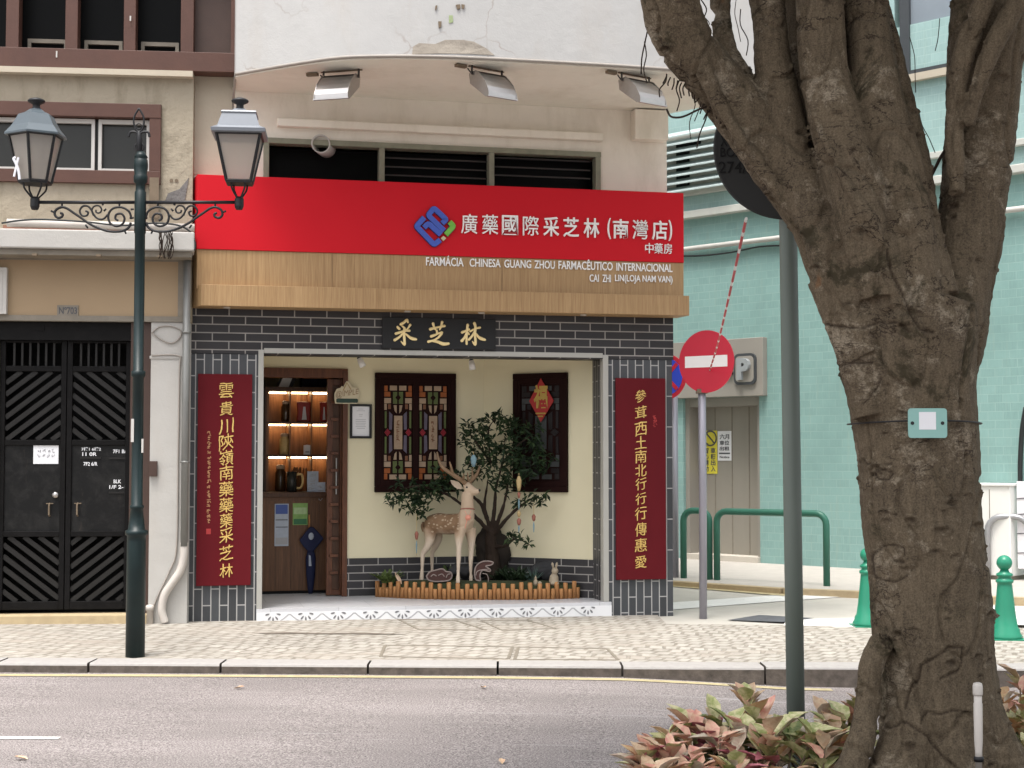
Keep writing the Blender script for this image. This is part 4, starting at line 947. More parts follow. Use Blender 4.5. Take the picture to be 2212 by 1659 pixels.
# navy cloth hanging from the handle
y = KD - .05
nv = thing('hanging_cloth', 'navy blue folded cloth knotted on the counter handle', 'cloth', (kx2(670), y, kz2(1285)), FBW)
a = MB()
a.prism([(kx2(646), kz2(1166)), (kx2(668), kz2(1138)), (kx2(676), kz2(1138)), (kx2(699), kz2(1163)), (kx2(682), kz2(1184)), (kx2(676), kz2(1192)), (kx2(664), kz2(1190)), (kx2(655, KD), kz2(1180))], y - .02, y + .02); a.build('fold', M['navy'], nv, False, .012)
a = MB(); a.tube([(kx2(671), y, kz2(v)) for v in (1186, 1205, 1240, 1268, 1285)], [.03, .05, .045, .03, .018], 10, 0, .5); a.build('tail', M['navy'], nv, True)
a = MB(); a.ball((kx2(671), y - .022, kz2(1158)), .03, 0, 10, (.9, .3, 1.2)); a.build('pale_print', M['poster_pale'], nv); a = MB(); a.prism([(kx2(666), kz2(1222)), (kx2(672), kz2(1222)), (kx2(670), kz2(1200)), (kx2(666), kz2(1198))], y - .03, y - .026); a.build('pale_print', M['poster_pale'], nv)
# things on the counter
mg = thing('glass_mug', 'glass mug of amber tea with a handle on the counter', 'mug', (kx2(630, KD + .1), KD + .1, cz_t), FBW)
x = kx2(630, KD + .1); a = MB(); a.lathe(x, KD + .1, [(.05, cz_t + .001), (.052, cz_t + .2), (.046, cz_t + .2), (.045, cz_t + .02)], 18); a.build('body', M['grey_glass'], mg, True)
a = MB(); a.tube(spline([(x + .05, KD + .1, cz_t + .17), (x + .1, KD + .1, cz_t + .17), (x + .11, KD + .1, cz_t + .1), (x + .09, KD + .1, cz_t + .04), (x + .05, KD + .1, cz_t + .04)], 4), .012, 8); a.build('handle', M['jar_roots'], mg, True)
def stand(u0, u1, v0, label, d):
    x0, x1 = kx2(u0, d), kx2(u1, d); z1 = kz2(v0, d); t = thing('card_stand', label, 'sign stand', ((x0 + x1) / 2, d, cz_t), FBW)
    a = MB(); a.box(x0, x1, d, d + .006, cz_t + .001, z1); a.box(x0, x1, d - .02, d + .06, cz_t + .001, cz_t + .006); a.build('card', M['poster_pale'], t)
    a = MB(); rr = random.Random(int(u0))
    for i in range(4): scribble(a, (x0 + x1) / 2, z1 - .04 - .045 * i, (x1 - x0) * .7, .03, d - .001, 0, rr, 4, .003)
    a.build('print', M['ink_pale'], t)
stand(664, 688, 1018, 'tall pale printed card standing on the counter', KD + .03)
stand(683, 703, 1042, 'short pale printed card beside the tall card', KD + .0)
# ---- cream wall: framed notice, shaped sign
f1 = thing('framed_notice', 'black framed printed notice on the cream wall beside the lattice window', 'picture frame', (BX(780, -.03), -.02, BZ(947, -.03)), FBW)
a = MB(); x0, x1, z0, z1 = BX(756, -.03), BX(803, -.03), BZ(947, -.03), BZ(873, -.03); t = .022
a.box(x0, x1, -.03, -.001, z1 - t, z1); a.box(x0, x1, -.03, -.001, z0, z0 + t); a.box(x0, x0 + t, -.03, -.001, z0 + t, z1 - t); a.box(x1 - t, x1, -.03, -.001, z0 + t, z1 - t); a.build('frame', M['black_board'], f1, False, .003)
a = MB(); a.box(x0 + t, x1 - t, -.012, -.001, z0 + t, z1 - t); a.build('sheet', M['paper'], f1)
a = MB(); rr = random.Random(4)
for i, w in enumerate((.05, .08, 0, .04, .03, 0, .1, .1, .1, .09, .1, .08)):
    if w: a.box((x0 + x1) / 2 - w / 2, (x0 + x1) / 2 + w / 2, -.0135, -.0125, z1 - .05 - .017 * i, z1 - .046 - .017 * i)
a.build('lettering', M['ink_pale'], f1)
f2 = thing('shaped_sign', 'small cream cut-out sign with script lettering and dark green bar beside the door', 'sign', (BX(750, -.06), -.05, BZ(872, -.06)), FBW)
q = lambda u, v: (BX(u, -.06), BZ(v, -.06, 750))
a = MB(); a.prism([q(*p) for p in ((724, 872), (722, 862), (722, 850), (727, 840), (735, 838), (738, 833), (741, 836), (748, 823), (753, 824), (760, 836), (776, 838), (774, 846), (778, 852), (776, 858), (772, 860), (774, 868), (770, 872))], -.05, -.03); a.build('board', plain('cream_board', (.6, .53, .38), .6, .1), f2, False, .003)
a = MB(); a.prism([q(*p) for p in ((726, 869), (726, 863), (728, 861), (771, 861), (773, 863), (773, 868), (771, 870), (728, 870))], -.054, -.0505); a.build('green_bar', plain('dark_green_bar', (.02, .05, .035), .5), f2)
a = MB(); a.text('@IMPLE', q(725, 0)[0], q(774, 0)[0], q(0, 858)[1], q(0, 842)[1], -.0505, .004, 0, -.005, .06, .12); a.build('lettering', plain('brown_script', (.3, .2, .11), .5), f2)
a = MB(); a.stroke([(q(741, 843)[0], -.052, q(741, 843)[1]), (q(749, 827)[0], -.052, q(749, 827)[1]), (q(757, 840)[0], -.052, q(757, 840)[1])], .006); a.build('roof_mark', M['tassel_yellow'], f2)
# ---- ceiling spotlights
def spot(u, v, tilt, label):
    d = .5; x, z = P(FS, u, v, d); t = thing('spotlight', label, 'spotlight', (x, d, z + .03), FS, 'spotlights in the recess ceiling')
    a = MB(); ax = Vector((tilt, -.15, -1)).normalized(); p0 = Vector((x, d, z + .012)); a.tube([p0, p0 + ax * .03, p0 + ax * .031, p0 + ax * .085], [.024, .028, .03, .03], 16); a.build('head', M['white_letter'], t, True)
    a = MB(); a.tube([p0 - ax * .012, p0 + ax * .002], .02, 12); a.tube([p0, (x, d, zc + .01)], .008, 8); a.build('stem', M['iron'], t)
spot(776, 777, .45, 'white spotlight tilted to the right above the shop door')
spot(1018, 782, .12, 'white spotlight near the middle of the recess, above the small tree')

# ---- fascia sign
SD = -.22
sg = thing('fascia_sign', 'long red and oak fascia sign with white Chinese and Portuguese lettering over the shop', 'shop sign', (SX(950, SD), SD, SZ(660, SD)), FS)
def s4(u, v, d=SD): return P(FS, u, v, d)
xa, xb = s4(427, 400)[0], s4(1477, 480)[0]
zt0 = s4(900, 394.7)[1]; zm = s4(900, 551)[1]; zl = s4(900, 627)[1]
mb = MB(); mb.prismz([(xa, SD), (xb, SD), (xb - .03, -.002), (SX(414), -.002)], zm, zt0); mb.build('red_panel', M['red'], sg, False, .003)
zb2 = SZ(627, -.30, 900)
mb = MB(); mb.prismz([(xa, SD + .012), (xb, SD + .012), (xb - .03, -.002), (SX(411), -.002)], zb2 - .02, zm - .001); mb.build('oak_panel', M['wood_sign'], sg, False, .002)
LD = -.30
xe, xf = P(FS, 435, 640, LD)[0], P(FS, 1489, 655, LD)[0]
zl0, zl1 = SZ(669.5, LD, 900), SZ(625, LD, 900)
mb = MB(); mb.prismz([(xe, LD), (xf, LD), (xf - .03, -.031), (SX(411), -.031)], zl0, zl1 - .0); mb.build('oak_ledge', M['wood_sign'], sg, False, .003)
for u in (490, 880, 1040, 1260): mb = MB(); mb.disc((SX(u, -.18, 675), -.18, zl0 - .002), (0, 0, 1), .03, .012, 20); mb.build('downlight', M['white_paint'], sg)
for u in (717, 1085):
    mb = MB(); mb.box(SX(u, SD) - .0015, SX(u, SD) + .0015, SD + .0105, SD + .02, zb2, zm - .002); mb.build('panel_joint', M['shelf_dark'], sg)
tx = MB(); d = SD
chars = [('廣', 1013), ('藥', 1058), ('國', 1101), ('際', 1146), ('采', 1190), ('芝', 1233), ('林', 1277), ('(', 1315), ('南', 1340), ('灣', 1382), ('店', 1424), (')', 1447)]
zmid = s4(1225, 491)[1]; ch = (s4(1225, 470)[1] - s4(1225, 512)[1])
for c, u in chars:
    x = s4(u, 490)[0]; hw = .074 if c not in '()' else .016; hh_ = ch / 2 * (1.0 if c not in '()' else 1.08)
    tx.text(c, x - hw, x + hw, zmid - hh_, zmid + hh_, d, .02, 0, .001 if c in '廣藥灣際' else .011)
for c, u in (('中', 1402), ('藥', 1422), ('房', 1442)):
    x = s4(u, 537)[0]; z = s4(1422, 537)[1]; tx.text(c, x - .04, x + .04, z - .048, z + .048, d, .015, 0, .001)
tx.build('chinese_lettering', M['white_letter'], sg)
d = SD + .012; tx = MB()
words = [('FARMÁCIA', 920, 1001), ('CHINESA', 1014, 1081), ('GUANG', 1089, 1147), ('ZHOU', 1154, 1198), ('FARMACÊUTICO', 1206, 1323), ('INTERNACIONAL', 1331, 1452)]
for w, a, b in words:
    z0 = s4(1186, 581, d)[1]; z1 = s4(1186, 563.5, d)[1]
    if 'Á' in w or 'Ê' in w: z1 += .022
    tx.text(w, s4(a, 570, d)[0], s4(b, 570, d)[0], z0, z1, d, .012, 0, .012)
for w, a, b in (('CAI', 1273, 1293), ('ZHI', 1301, 1319), ('LIN(LOJA NAM VAN)', 1328, 1452)):
    z0 = s4(1360, 611, d)[1]; z1 = s4(1360, 595, d)[1]; tx.text(w, s4(a, 600, d)[0], s4(b, 600, d)[0], z0 - (.008 if '(' in w else 0), z1 + (.004 if '(' in w else 0), d, .012, 0, .01)
tx.build('portuguese_lettering', M['white_letter'], sg)
# emblem
def lg(x, y): return s4((1590 + x * .13865) * .54861, (770 + y * .13865) * .54861)
def flatstroke(mb, pts, w, y0, y1, m=0):
    P_ = [Vector((lg(*p)[0], lg(*p)[1])) for p in pts]; w = w * .13865 * .54861 * 14.0 / FPX / 2; L = []; Rr = []
    for i, p in enumerate(P_):
        d1 = (P_[i] - P_[i - 1]).normalized() if i else None; d2 = (P_[i + 1] - P_[i]).normalized() if i < len(P_) - 1 else None
        if d1 is None: t = d2; k = 1
        elif d2 is None: t = d1; k = 1
        else: t = (d1 + d2).normalized(); k = 1 / max(.5, t.dot(d2))
        nn = Vector((-t.y, t.x)) * w * k; L.append(p + nn); Rr.append(p - nn)
    for i in range(len(P_) - 1): mb.prism([tuple(L[i]), tuple(L[i + 1]), tuple(Rr[i + 1]), tuple(Rr[i])], y0, y1, m)
def rc(pts, r=.3):
    out = [pts[0]]
    for i in range(1, len(pts) - 1):
        p = Vector(pts[i]); a = Vector(pts[i - 1]); b = Vector(pts[i + 1]); A = p + (a - p) * min(r, 70 / (a - p).length); B = p + (b - p) * min(r, 70 / (b - p).length)
        for t in (0, .33, .67, 1): out.append(tuple(A * (1 - t) ** 2 + p * 2 * t * (1 - t) + B * t * t))
    return out + [pts[-1]]
lgp = [([(1135, 1010), (680, 570), (845, 365), (1195, 690), (1075, 800)], 0), ([(570, 635), (345, 880), (850, 1405), (1020, 1270)], 0), ([(1040, 1120), (690, 800), (560, 920)], 0), ([(1285, 760), (1400, 880), (1180, 1120)], 1)]
a = MB(); b = MB()
for i, (p, m) in enumerate(lgp):
    flatstroke(a, rc(p), 145, SD - .028 - .0006 * i, SD - .012, m); flatstroke(b, rc(p), 172, SD - .011 - .0003 * i, SD - .0005, 0)
a.prism([lg(1110, 1160), lg(1190, 1225), lg(1110, 1300), lg(1035, 1225)], SD - .028, SD - .012, 2)
em = a.build('emblem', [M['logo_blue'], M['logo_green'], M['logo_beige']], sg); b.build('emblem_edge', M['logo_edge'], em)
# ---- name plaque with brush characters
PD = -.06
pq = thing('name_plaque', 'black board with three gilded brush characters above the shop opening', 'plaque', (SX(948, PD), PD, SZ(753, PD)), FS)
mb = MB(); mb.box(SX(826, PD), SX(1071, PD), PD, -.031, SZ(754, PD, 948), SZ(687, PD, 948)); mb.build('board', M['black_board'], pq, False, .004)
def c7(x, y): return P(FS, (1480 + x * .22604) * .54861, (1240 + y * .22604) * .54861, PD - .008)
BS = [  # strokes: points with brush radius
 [(430, 165, 26), (490, 130, 24), (540, 85, 24), (560, 135, 16)], [(375, 205, 22), (410, 245, 26)], [(455, 190, 16), (500, 230, 20), (510, 262, 16)], [(600, 170, 24), (565, 225, 16), (530, 260, 12)],
 [(345, 325, 26), (430, 300, 22), (520, 275, 20), (590, 275, 22)], [(495, 230, 18), (492, 330, 24), (498, 440, 24), (500, 520, 22), (440, 460, 10)], [(470, 320, 18), (410, 385, 20), (325, 440, 26)], [(520, 330, 16), (590, 390, 24), (640, 415, 30), (705, 425, 22)],
 [(945, 250, 28), (1030, 225, 20), (1120, 205, 18), (1200, 190, 24)], [(995, 145, 26), (1010, 200, 20), (1040, 260, 14)], [(1155, 120, 26), (1140, 190, 20), (1110, 260, 14)], [(1060, 265, 18), (1070, 320, 22)],
 [(960, 375, 28), (1040, 345, 20), (1090, 320, 18), (1155, 305, 24)], [(1150, 320, 22), (1090, 390, 20), (1010, 440, 18), (910, 465, 26)], [(980, 455, 16), (1080, 470, 26), (1170, 505, 32), (1270, 500, 24)],
 [(1500, 305, 26), (1570, 275, 22), (1625, 250, 24)], [(1600, 170, 28), (1590, 250, 22), (1580, 370, 24), (1583, 510, 20)], [(1575, 310, 16), (1545, 390, 20), (1495, 455, 28)], [(1600, 300, 14), (1625, 340, 18)],
 [(1640, 290, 18), (1700, 255, 18), (1760, 230, 18), (1815, 220, 22)], [(1715, 140, 28), (1735, 210, 24), (1725, 330, 24), (1735, 440, 24), (1730, 520, 24), (1680, 460, 10)], [(1715, 290, 16), (1680, 360, 20), (1620, 430, 24)], [(1740, 320, 16), (1790, 385, 24), (1840, 415, 30), (1905, 435, 20)]]
a = MB(); sc = .22604 * .54861 * 13.95 / FPX
for i, st_ in enumerate(BS):
    p = [(c7(x, y)[0], PD - .006 - .0004 * (i % 5), c7(x, y)[1]) for x, y, r in st_]; a.stroke(spline(p, 4), lerps([r * sc for x, y, r in st_], 4), 8, 0, .55)
a.build('lettering', M['gold_cream'], pq, True)
# ---- couplet boards
CDp = -.055
def couplet(u0, u1, v0, v1, text, us, vs, size, label, seed):
    t = thing('couplet_board', label, 'couplet board', (SX((u0 + u1) / 2, CDp), CDp, SZ(v1, CDp, (u0 + u1) / 2)), FS, 'couplet boards on the brick piers')
    um = (u0 + u1) / 2
    mb = MB(); mb.box(SX(u0, CDp), SX(u1, CDp), CDp, -.0245, SZ(v1, CDp, um), SZ(v0, CDp, um)); mb.build('board', M['maroon'], t, False, .003)
    a = MB()
    for i, (c, v) in enumerate(zip(text, vs)):
        x, z = P(FS, us, v, CDp); rr = random.Random(seed + i); s = size * rr.uniform(.92, 1.06)
        a.text(c, x - s / 2 * .94, x + s / 2 * .94, z - s / 2, z + s / 2, CDp, .008, 0, 0.0, .045, .15, False, seed + i)
    a.build('lettering', M['gold'], t)
    return t
vl = [(1470 + .5 * y) * .54861 for y in (135, 275, 415, 540, 665, 785, 910, 1035, 1155, 1275, 1415, 1555)]
cl = couplet(429, 546, 808, 1265, '雲貴川陝嶺南藥藥藥采芝林', (780 + .5 * 222) * .54861, vl, .128, 'left dark red couplet board with gold characters and a small side inscription', 20)
a = MB(); rr = random.Random(12); x = P(FS, (780 + .5 * 87) * .54861, 1000, CDp)[0]
for i in range(19):
    v = (1470 + .5 * (470 + 38.5 * i)) * .54861; scribble(a, x, P(FS, 452, v, CDp)[1], .034, .036, CDp - .002, 0, rr, 6, .0028)
a.build('inscription', plain('dull_gilding', (.4, .2, .09), .5), cl)
a = MB(); z = P(FS, 452, 1147, CDp)[1]; a.box(x - .02, x + .02, CDp - .002, CDp - .0002, z - .028, z + .02); a.build('seal', M['seal_red'], cl)
vr = [(1480 + .4878 * y) * .54861 for y in (160, 295, 430, 540, 650, 760, 870, 990, 1110, 1240, 1365, 1500)]
cr = couplet(1330, 1437, 817, 1252, '參茸西土南北行行行傳惠愛', (2400 + .4878 * 252) * .54861, vr, .118, 'right dark red couplet board with gold characters and a faint red seal', 60)
a = MB(); rr = random.Random(3)
for i in range(3): x, z = P(FS, (2400 + .4878 * 364) * .54861, (1480 + .4878 * (338 + 27 * i)) * .54861, CDp); scribble(a, x, z, .034, .045, CDp - .001, 0, rr, 6, .003)
a.build('seal', M['seal_red'], cr)
# ---- floodlights under the overhang
def floodlight(us, label, yaw):
    """us: hang point, front-bottom-left and right of the reflector"""
    (hu, hv), half = us
    q = loc(FS, G0(hu, hv, zs - .03)); t = thing('floodlight', label, 'floodlight', (q.x, q.y, zs - .03), FS, 'floodlights under the curved overhang')
    Rm = Matrix.Rotation(yaw, 3, 'Z'); c = Vector((q.x, q.y, 0))
    def T(x, y, z): w = Rm @ Vector((x, y, 0)); return (c.x + w.x, c.y + w.y, zs - .03 + (z * 1.12 + .055 if z < -.08 else z))
    a = MB(); shell = [(-.05, -.115), (-.10, -.15), (-.15, -.195), (-.185, -.235), (-.20, -.275), (-.202, -.305)]
    a.loft([T(-half, y, z) for y, z in shell] + [T(-half, y + .012, z - .006) for y, z in shell[::-1]], [T(half, y, z) for y, z in shell] + [T(half, y + .012, z - .006) for y, z in shell[::-1]])
    a.obox(T(0, -.2, -.312), Rm @ Vector((half + .012, 0, 0)), Rm @ Vector((0, .012, 0)), (0, 0, .006)); h = a.build('reflector', M['chrome_lamp'], t)
    a = MB(); tp = [(.07, -.1), (-.02, -.095), (-.0495, -.1145), (-.09, -.146), (.06, -.16)]; a.loft([T(-half + .008, y, z) for y, z in tp], [T(half - .008, y, z) for y, z in tp]); a.build('housing', M['lamp_dark'], t)
    a = MB(); gl_ = [(.06, -.165), (-.18, -.3), (-.17, -.306), (.065, -.172)]; a.loft([T(-half + .008, y, z) for y, z in gl_], [T(half - .008, y, z) for y, z in gl_]); a.build('lens', M['grey_glass'], t)
    for s in (-1, 1):
        a = MB(); ep = [(.075, -.1), (-.02, -.09), (-.055, -.108), (-.155, -.19), (-.205, -.27), (-.212, -.318), (-.16, -.31), (.06, -.178)]
        a.loft([T(s * half, y, z) for y, z in ep], [T(s * (half + .006), y, z) for y, z in ep]); a.build('end_plate', M['chrome_lamp'], t)
        a = MB(); a.tube([T(s * (half + .014), .02, 0), T(s * (half + .014), .02, -.075)], .009, 8); a.build('hanger', M['lamp_dark'], t)
    a = MB(); a.obox(T(-half - .12, .03, -.02), Rm @ Vector((.05, 0, 0)), Rm @ Vector((0, .02, 0)), (0, 0, .012)); a.build('junction_box', M['rust'], t); a = MB(); a.obox(T(0, .03, -.008), Rm @ Vector((half + .04, 0, 0)), Rm @ Vector((0, .01, 0)), (0, 0, .004)); a.build('bracket', M['rust'], t)
    a = MB(); a.tube(spline([T(-half - .05, .03, -.03), T(-half + .01, .05, -.06), T(-half + .04, .04, -.04), T(-half + .05, .06, -.11)], 4), .006, 6); a.build('cable', M['cable_black'], t, True)
floodlight(((735, 150), .145), 'silver floodlight turned sideways on the left curve of the overhang', R(-28))
floodlight(((1055, 146), .14), 'silver floodlight hung at the middle of the overhang', R(24))
floodlight(((1376, 160), .14), 'silver floodlight hung at the right of the overhang, partly behind the tree', R(24))

# ================================================================== PLANTED BED IN THE RECESS
def RW(u, y): w = W(u, 1250, y); return w.x, w.y
zbed = .372
arc = [(812, 14.82), (840, 14.72), (880, 14.62), (940, 14.53), (1000, 14.49), (1060, 14.48), (1130, 14.5), (1190, 14.55), (1230, 14.6), (1251, 14.66)]
apts = spline([(*RW(u, y), 0) for u, y in arc], 8)
bedb = apts[len(apts) // 2]
ed = thing('log_edging', 'scalloped edging of short upright logs round the planted bed', 'log edging', (bedb.x, bedb.y, z_fl))
L = 0; prev = apts[0]; nxt = 0; rr = random.Random(4); i = 0
dist = [0]
for a, b in zip(apts[:-1], apts[1:]): dist.append(dist[-1] + (b - a).length)
stp = dist[-1] / 48
for i in range(48):
    s = stp * (i + .5); j = max(q for q in range(len(dist)) if dist[q] <= s); j = min(j, len(apts) - 2); f = (s - dist[j]) / (dist[j + 1] - dist[j]); p = apts[j].lerp(apts[j + 1], f)
    tall = i % 2 == 0; h = (.155 if tall else .1) + rr.uniform(-.008, .008); r = stp * (.5 if tall else .47) ; p = p + Vector((0, rr.uniform(-.006, .006) + (0 if tall else -.012), 0))
    a = MB(); lean = rr.uniform(-.006, .006); a.tube([(p.x, p.y, z_fl + .001), (p.x + lean, p.y, z_fl + h - .008), (p.x + lean, p.y, z_fl + h)], [r, r, r * .82], 12); a.build('log', M['log'], ed, True)
# soil
mb = MB(); outl = [(p.x, p.y + .01) for p in apts[::4]] + [RW(1262, 14.72), RW(1045, 15.18), RW(830, 14.92)]
c = sum((Vector((x, y, 0)) for x, y in outl), Vector()) / len(outl); n = len(outl)
ring2 = [(c.x + (x - c.x) * .6, c.y + (y - c.y) * .6, zbed + .01 + .012 * math.sin(i * 2.1)) for i, (x, y) in enumerate(outl)]
mb.add([(x, y, z_fl + .002) for x, y in outl] + [(x, y, zbed - .03) for x, y in outl] + ring2 + [(c.x, c.y, zbed + .02)],
       [(i, (i + 1) % n, n + (i + 1) % n, n + i) for i in range(n)] + [(n + i, n + (i + 1) % n, 2 * n + (i + 1) % n, 2 * n + i) for i in range(n)] + [(2 * n + i, 2 * n + (i + 1) % n, 3 * n) for i in range(n)])
struct(mb.build('planting_soil', M['soil'], None, True))
# ---- deer
def dc(x, y, d): return W(888.7 + x * .2016, 960 + y * .2016, d)
DS = .2016 / FPX * 14.65
b0 = dc(500, 1480, 14.6); b0.z = zbed
deer = thing('deer_statue', 'spotted brown stag statue with antlers standing behind the log edging', 'deer statue', b0)
k = N('deer_coat'); tc = k.n('TexCoord'); sp_ = k.n('SeparateXYZ'); k.l(tc.outputs['Object'], sp_.inputs[0]); v = tc.outputs['Object']
nzv = k.noise(v, 9, 4); ad = k.n('Math', operation='MULTIPLY_ADD'); ad.inputs[1].default_value = .16; k.l(nzv, ad.inputs[0]); k.l(sp_.outputs[2], ad.inputs[2])
hz = k.ramp(ad.outputs[0], .50, .58)                                 # height above ground -> brown saddle
xr_ = k.ramp(sp_.outputs[0], -.02, .03, (1, 1, 1), (0, 0, 0)); sad = k.mix(1., hz, xr_, 'MULTIPLY')
vo = k.n('TexVoronoi'); vo.inputs['Scale'].default_value = 22; k.l(k.coord((1, 1, 1.5)), vo.inputs[0]); spots = k.ramp(vo.outputs['Distance'], .26, .36, (1, 1, 1), (0, 0, 0)); spm = k.mix(1., spots, sad, 'MULTIPLY')
base = k.mix(k.noise(v, 6, 5), (.40, .30, .21), (.50, .385, .28)); low = k.ramp(sp_.outputs[2], .36, .46, (1, 1, 1), (0, 0, 0))
base = k.mix(low, base, (.54, .445, .35)); colr = k.mix(sad, base, k.mix(k.noise(v, 14, 4), (.15, .085, .045), (.27, .17, .1))); colr = k.mix(k.mix(.65, (0, 0, 0), spm), colr, (.5, .4, .29))
k.bump(k.noise(v, 70, 4), .3, .004); M['deer'] = k.fin(colr, .7, 0, .2)
mb = MB()
def limb(pts, n=12, sm=4):
    p = [dc(x, y, d) for x, y, d, r in pts]; mb.tube(spline(p, sm), lerps([r * DS for *_, r in pts], sm), n)
limb([(165, 850, 14.86, 45), (200, 850, 14.84, 92), (290, 845, 14.80, 112), (390, 855, 14.74, 112), (480, 850, 14.68, 112), (560, 845, 14.62, 108), (620, 850, 14.58, 80), (640, 860, 14.57, 50)])   # trunk
limb([(560, 860, 14.62, 100), (590, 760, 14.6, 88), (600, 680, 14.6, 72), (600, 590, 14.6, 66), (595, 510, 14.6, 62)])                                      # neck
limb([(560, 470, 14.6, 40), (585, 468, 14.6, 64), (630, 490, 14.59, 58), (680, 505, 14.58, 40), (715, 505, 14.575, 30), (730, 505, 14.57, 20)])               # head
limb([(575, 440, 14.6, 35), (600, 430, 14.6, 30), (630, 450, 14.6, 26)])
limb([(520, 900, 14.56, 70), (512, 1000, 14.54, 50), (508, 1100, 14.53, 30), (507, 1225, 14.53, 26), (505, 1255, 14.53, 23), (501, 1380, 14.53, 17), (500, 1420, 14.53, 22), (500, 1470, 14.53, 24), (500, 1486, 14.53, 26)])
limb([(625, 900, 14.66, 72), (640, 1010, 14.66, 50), (640, 1110, 14.66, 31), (636, 1235, 14.66, 27), (635, 1265, 14.66, 23), (637, 1385, 14.66, 17), (640, 1425, 14.66, 22), (641, 1470, 14.66, 24), (641, 1484, 14.66, 26)])
limb([(185, 880, 14.82, 78), (205, 980, 14.8, 66), (180, 1080, 14.79, 42), (125, 1165, 14.8, 29), (120, 1200, 14.8, 26), (116, 1330, 14.8, 18), (112, 1400, 14.8, 23), (110, 1455, 14.8, 26), (110, 1468, 14.8, 26)])
limb([(260, 900, 14.93, 70), (280, 1000, 14.93, 56), (260, 1080, 14.94, 38), (225, 1150, 14.95, 27), (222, 1190, 14.95, 24), (222, 1320, 14.95, 18), (220, 1420, 14.95, 22), (220, 1450, 14.95, 24)])
limb([(130, 830, 14.88, 18), (118, 880, 14.89, 22), (125, 940, 14.89, 10)])                                                                              # tail
remesh(mb, .0085, 'body', M['deer'], deer, None, 4)
a = MB(); A, Bp = dc(545, 478, 14.6), dc(420, 384, 14.58); d_ = (Bp - A); nn = Vector((.1, -1, .1))
a.leaf(A, d_, nn, d_.length, .062, 0, .12, 4); a.leaf(A + Vector((0, .012, 0)), d_, -nn, d_.length, .062, 0, -.12, 4); a.build('ear', plain('ear_fur', (.5, .4, .3), .7), deer, True)
a = MB(); d_ = dc(560, 400, 14.7) - dc(620, 440, 14.66); a.leaf(dc(615, 430, 14.67), dc(680, 395, 14.78) - dc(615, 430, 14.67), nn, .07, .045, 0, .12, 4); a.build('ear', plain('ear_fur_far', (.34, .24, .16), .7), deer, True)
a = MB()
def antl(pts): p = [dc(x, y, d) for x, y, d, r in pts]; a.tube(spline(p, 5), lerps([r * DS * 1.35 for *_, r in pts], 5), 8)
antl([(575, 415, 14.58, 20), (540, 385, 14.56, 18), (440, 320, 14.53, 17), (340, 250, 14.52, 14), (295, 170, 14.53, 11), (275, 80, 14.54, 5)]); antl([(440, 320, 14.53, 14), (430, 260, 14.5, 11), (408, 185, 14.48, 4)]); antl([(545, 388, 14.56, 12), (560, 350, 14.5, 9), (560, 310, 14.47, 4)])
antl([(612, 415, 14.62, 19), (650, 380, 14.66, 17), (700, 320, 14.7, 14), (735, 230, 14.72, 6)]); antl([(650, 380, 14.66, 12), (655, 320, 14.68, 9), (648, 250, 14.7, 4)]); antl([(612, 405, 14.62, 11), (605, 350, 14.6, 8), (600, 300, 14.6, 4)])
a.build('antler', M['antler'], deer, True)
a = MB(); a.ball(dc(596, 458, 14.6) + Vector((0, -.052, 0)), .0095, 0, 10, (1.1, 1, 1.0)); a.build('eye', M['nose'], deer, True)
a = MB(); a.ball(dc(728, 493, 14.57), .016, 0, 10, (.8, 1.0, .9)); a.build('muzzle', M['nose'], deer, True)
a = MB(); cpts = [dc(600, 690, 14.6) + Vector((math.cos(t) * .066, math.sin(t) * .068, -.012 * math.sin(t) - .006)) for t in [2 * math.pi * i / 20 for i in range(21)]]; a.tube(cpts, .0055, 6); a.build('collar', M['tassel_red'], deer, True)
a = MB(); pc = dc(610, 780, 14.6); pc.y = 14.49; a.disc(pc, (0, 1, 0), .027, .014, 20); a.tube([pc + Vector((-.01, 0, -.02)), pc + Vector((-.028, 0, -.1))], .004, 6); a.tube([pc + Vector((-.03, 0, .065)), pc, pc + Vector((.03, 0, .065))], .003, 6); a.build('medallion', plain('coral_charm', (.62, .25, .17), .4, .2, 30), deer, True)
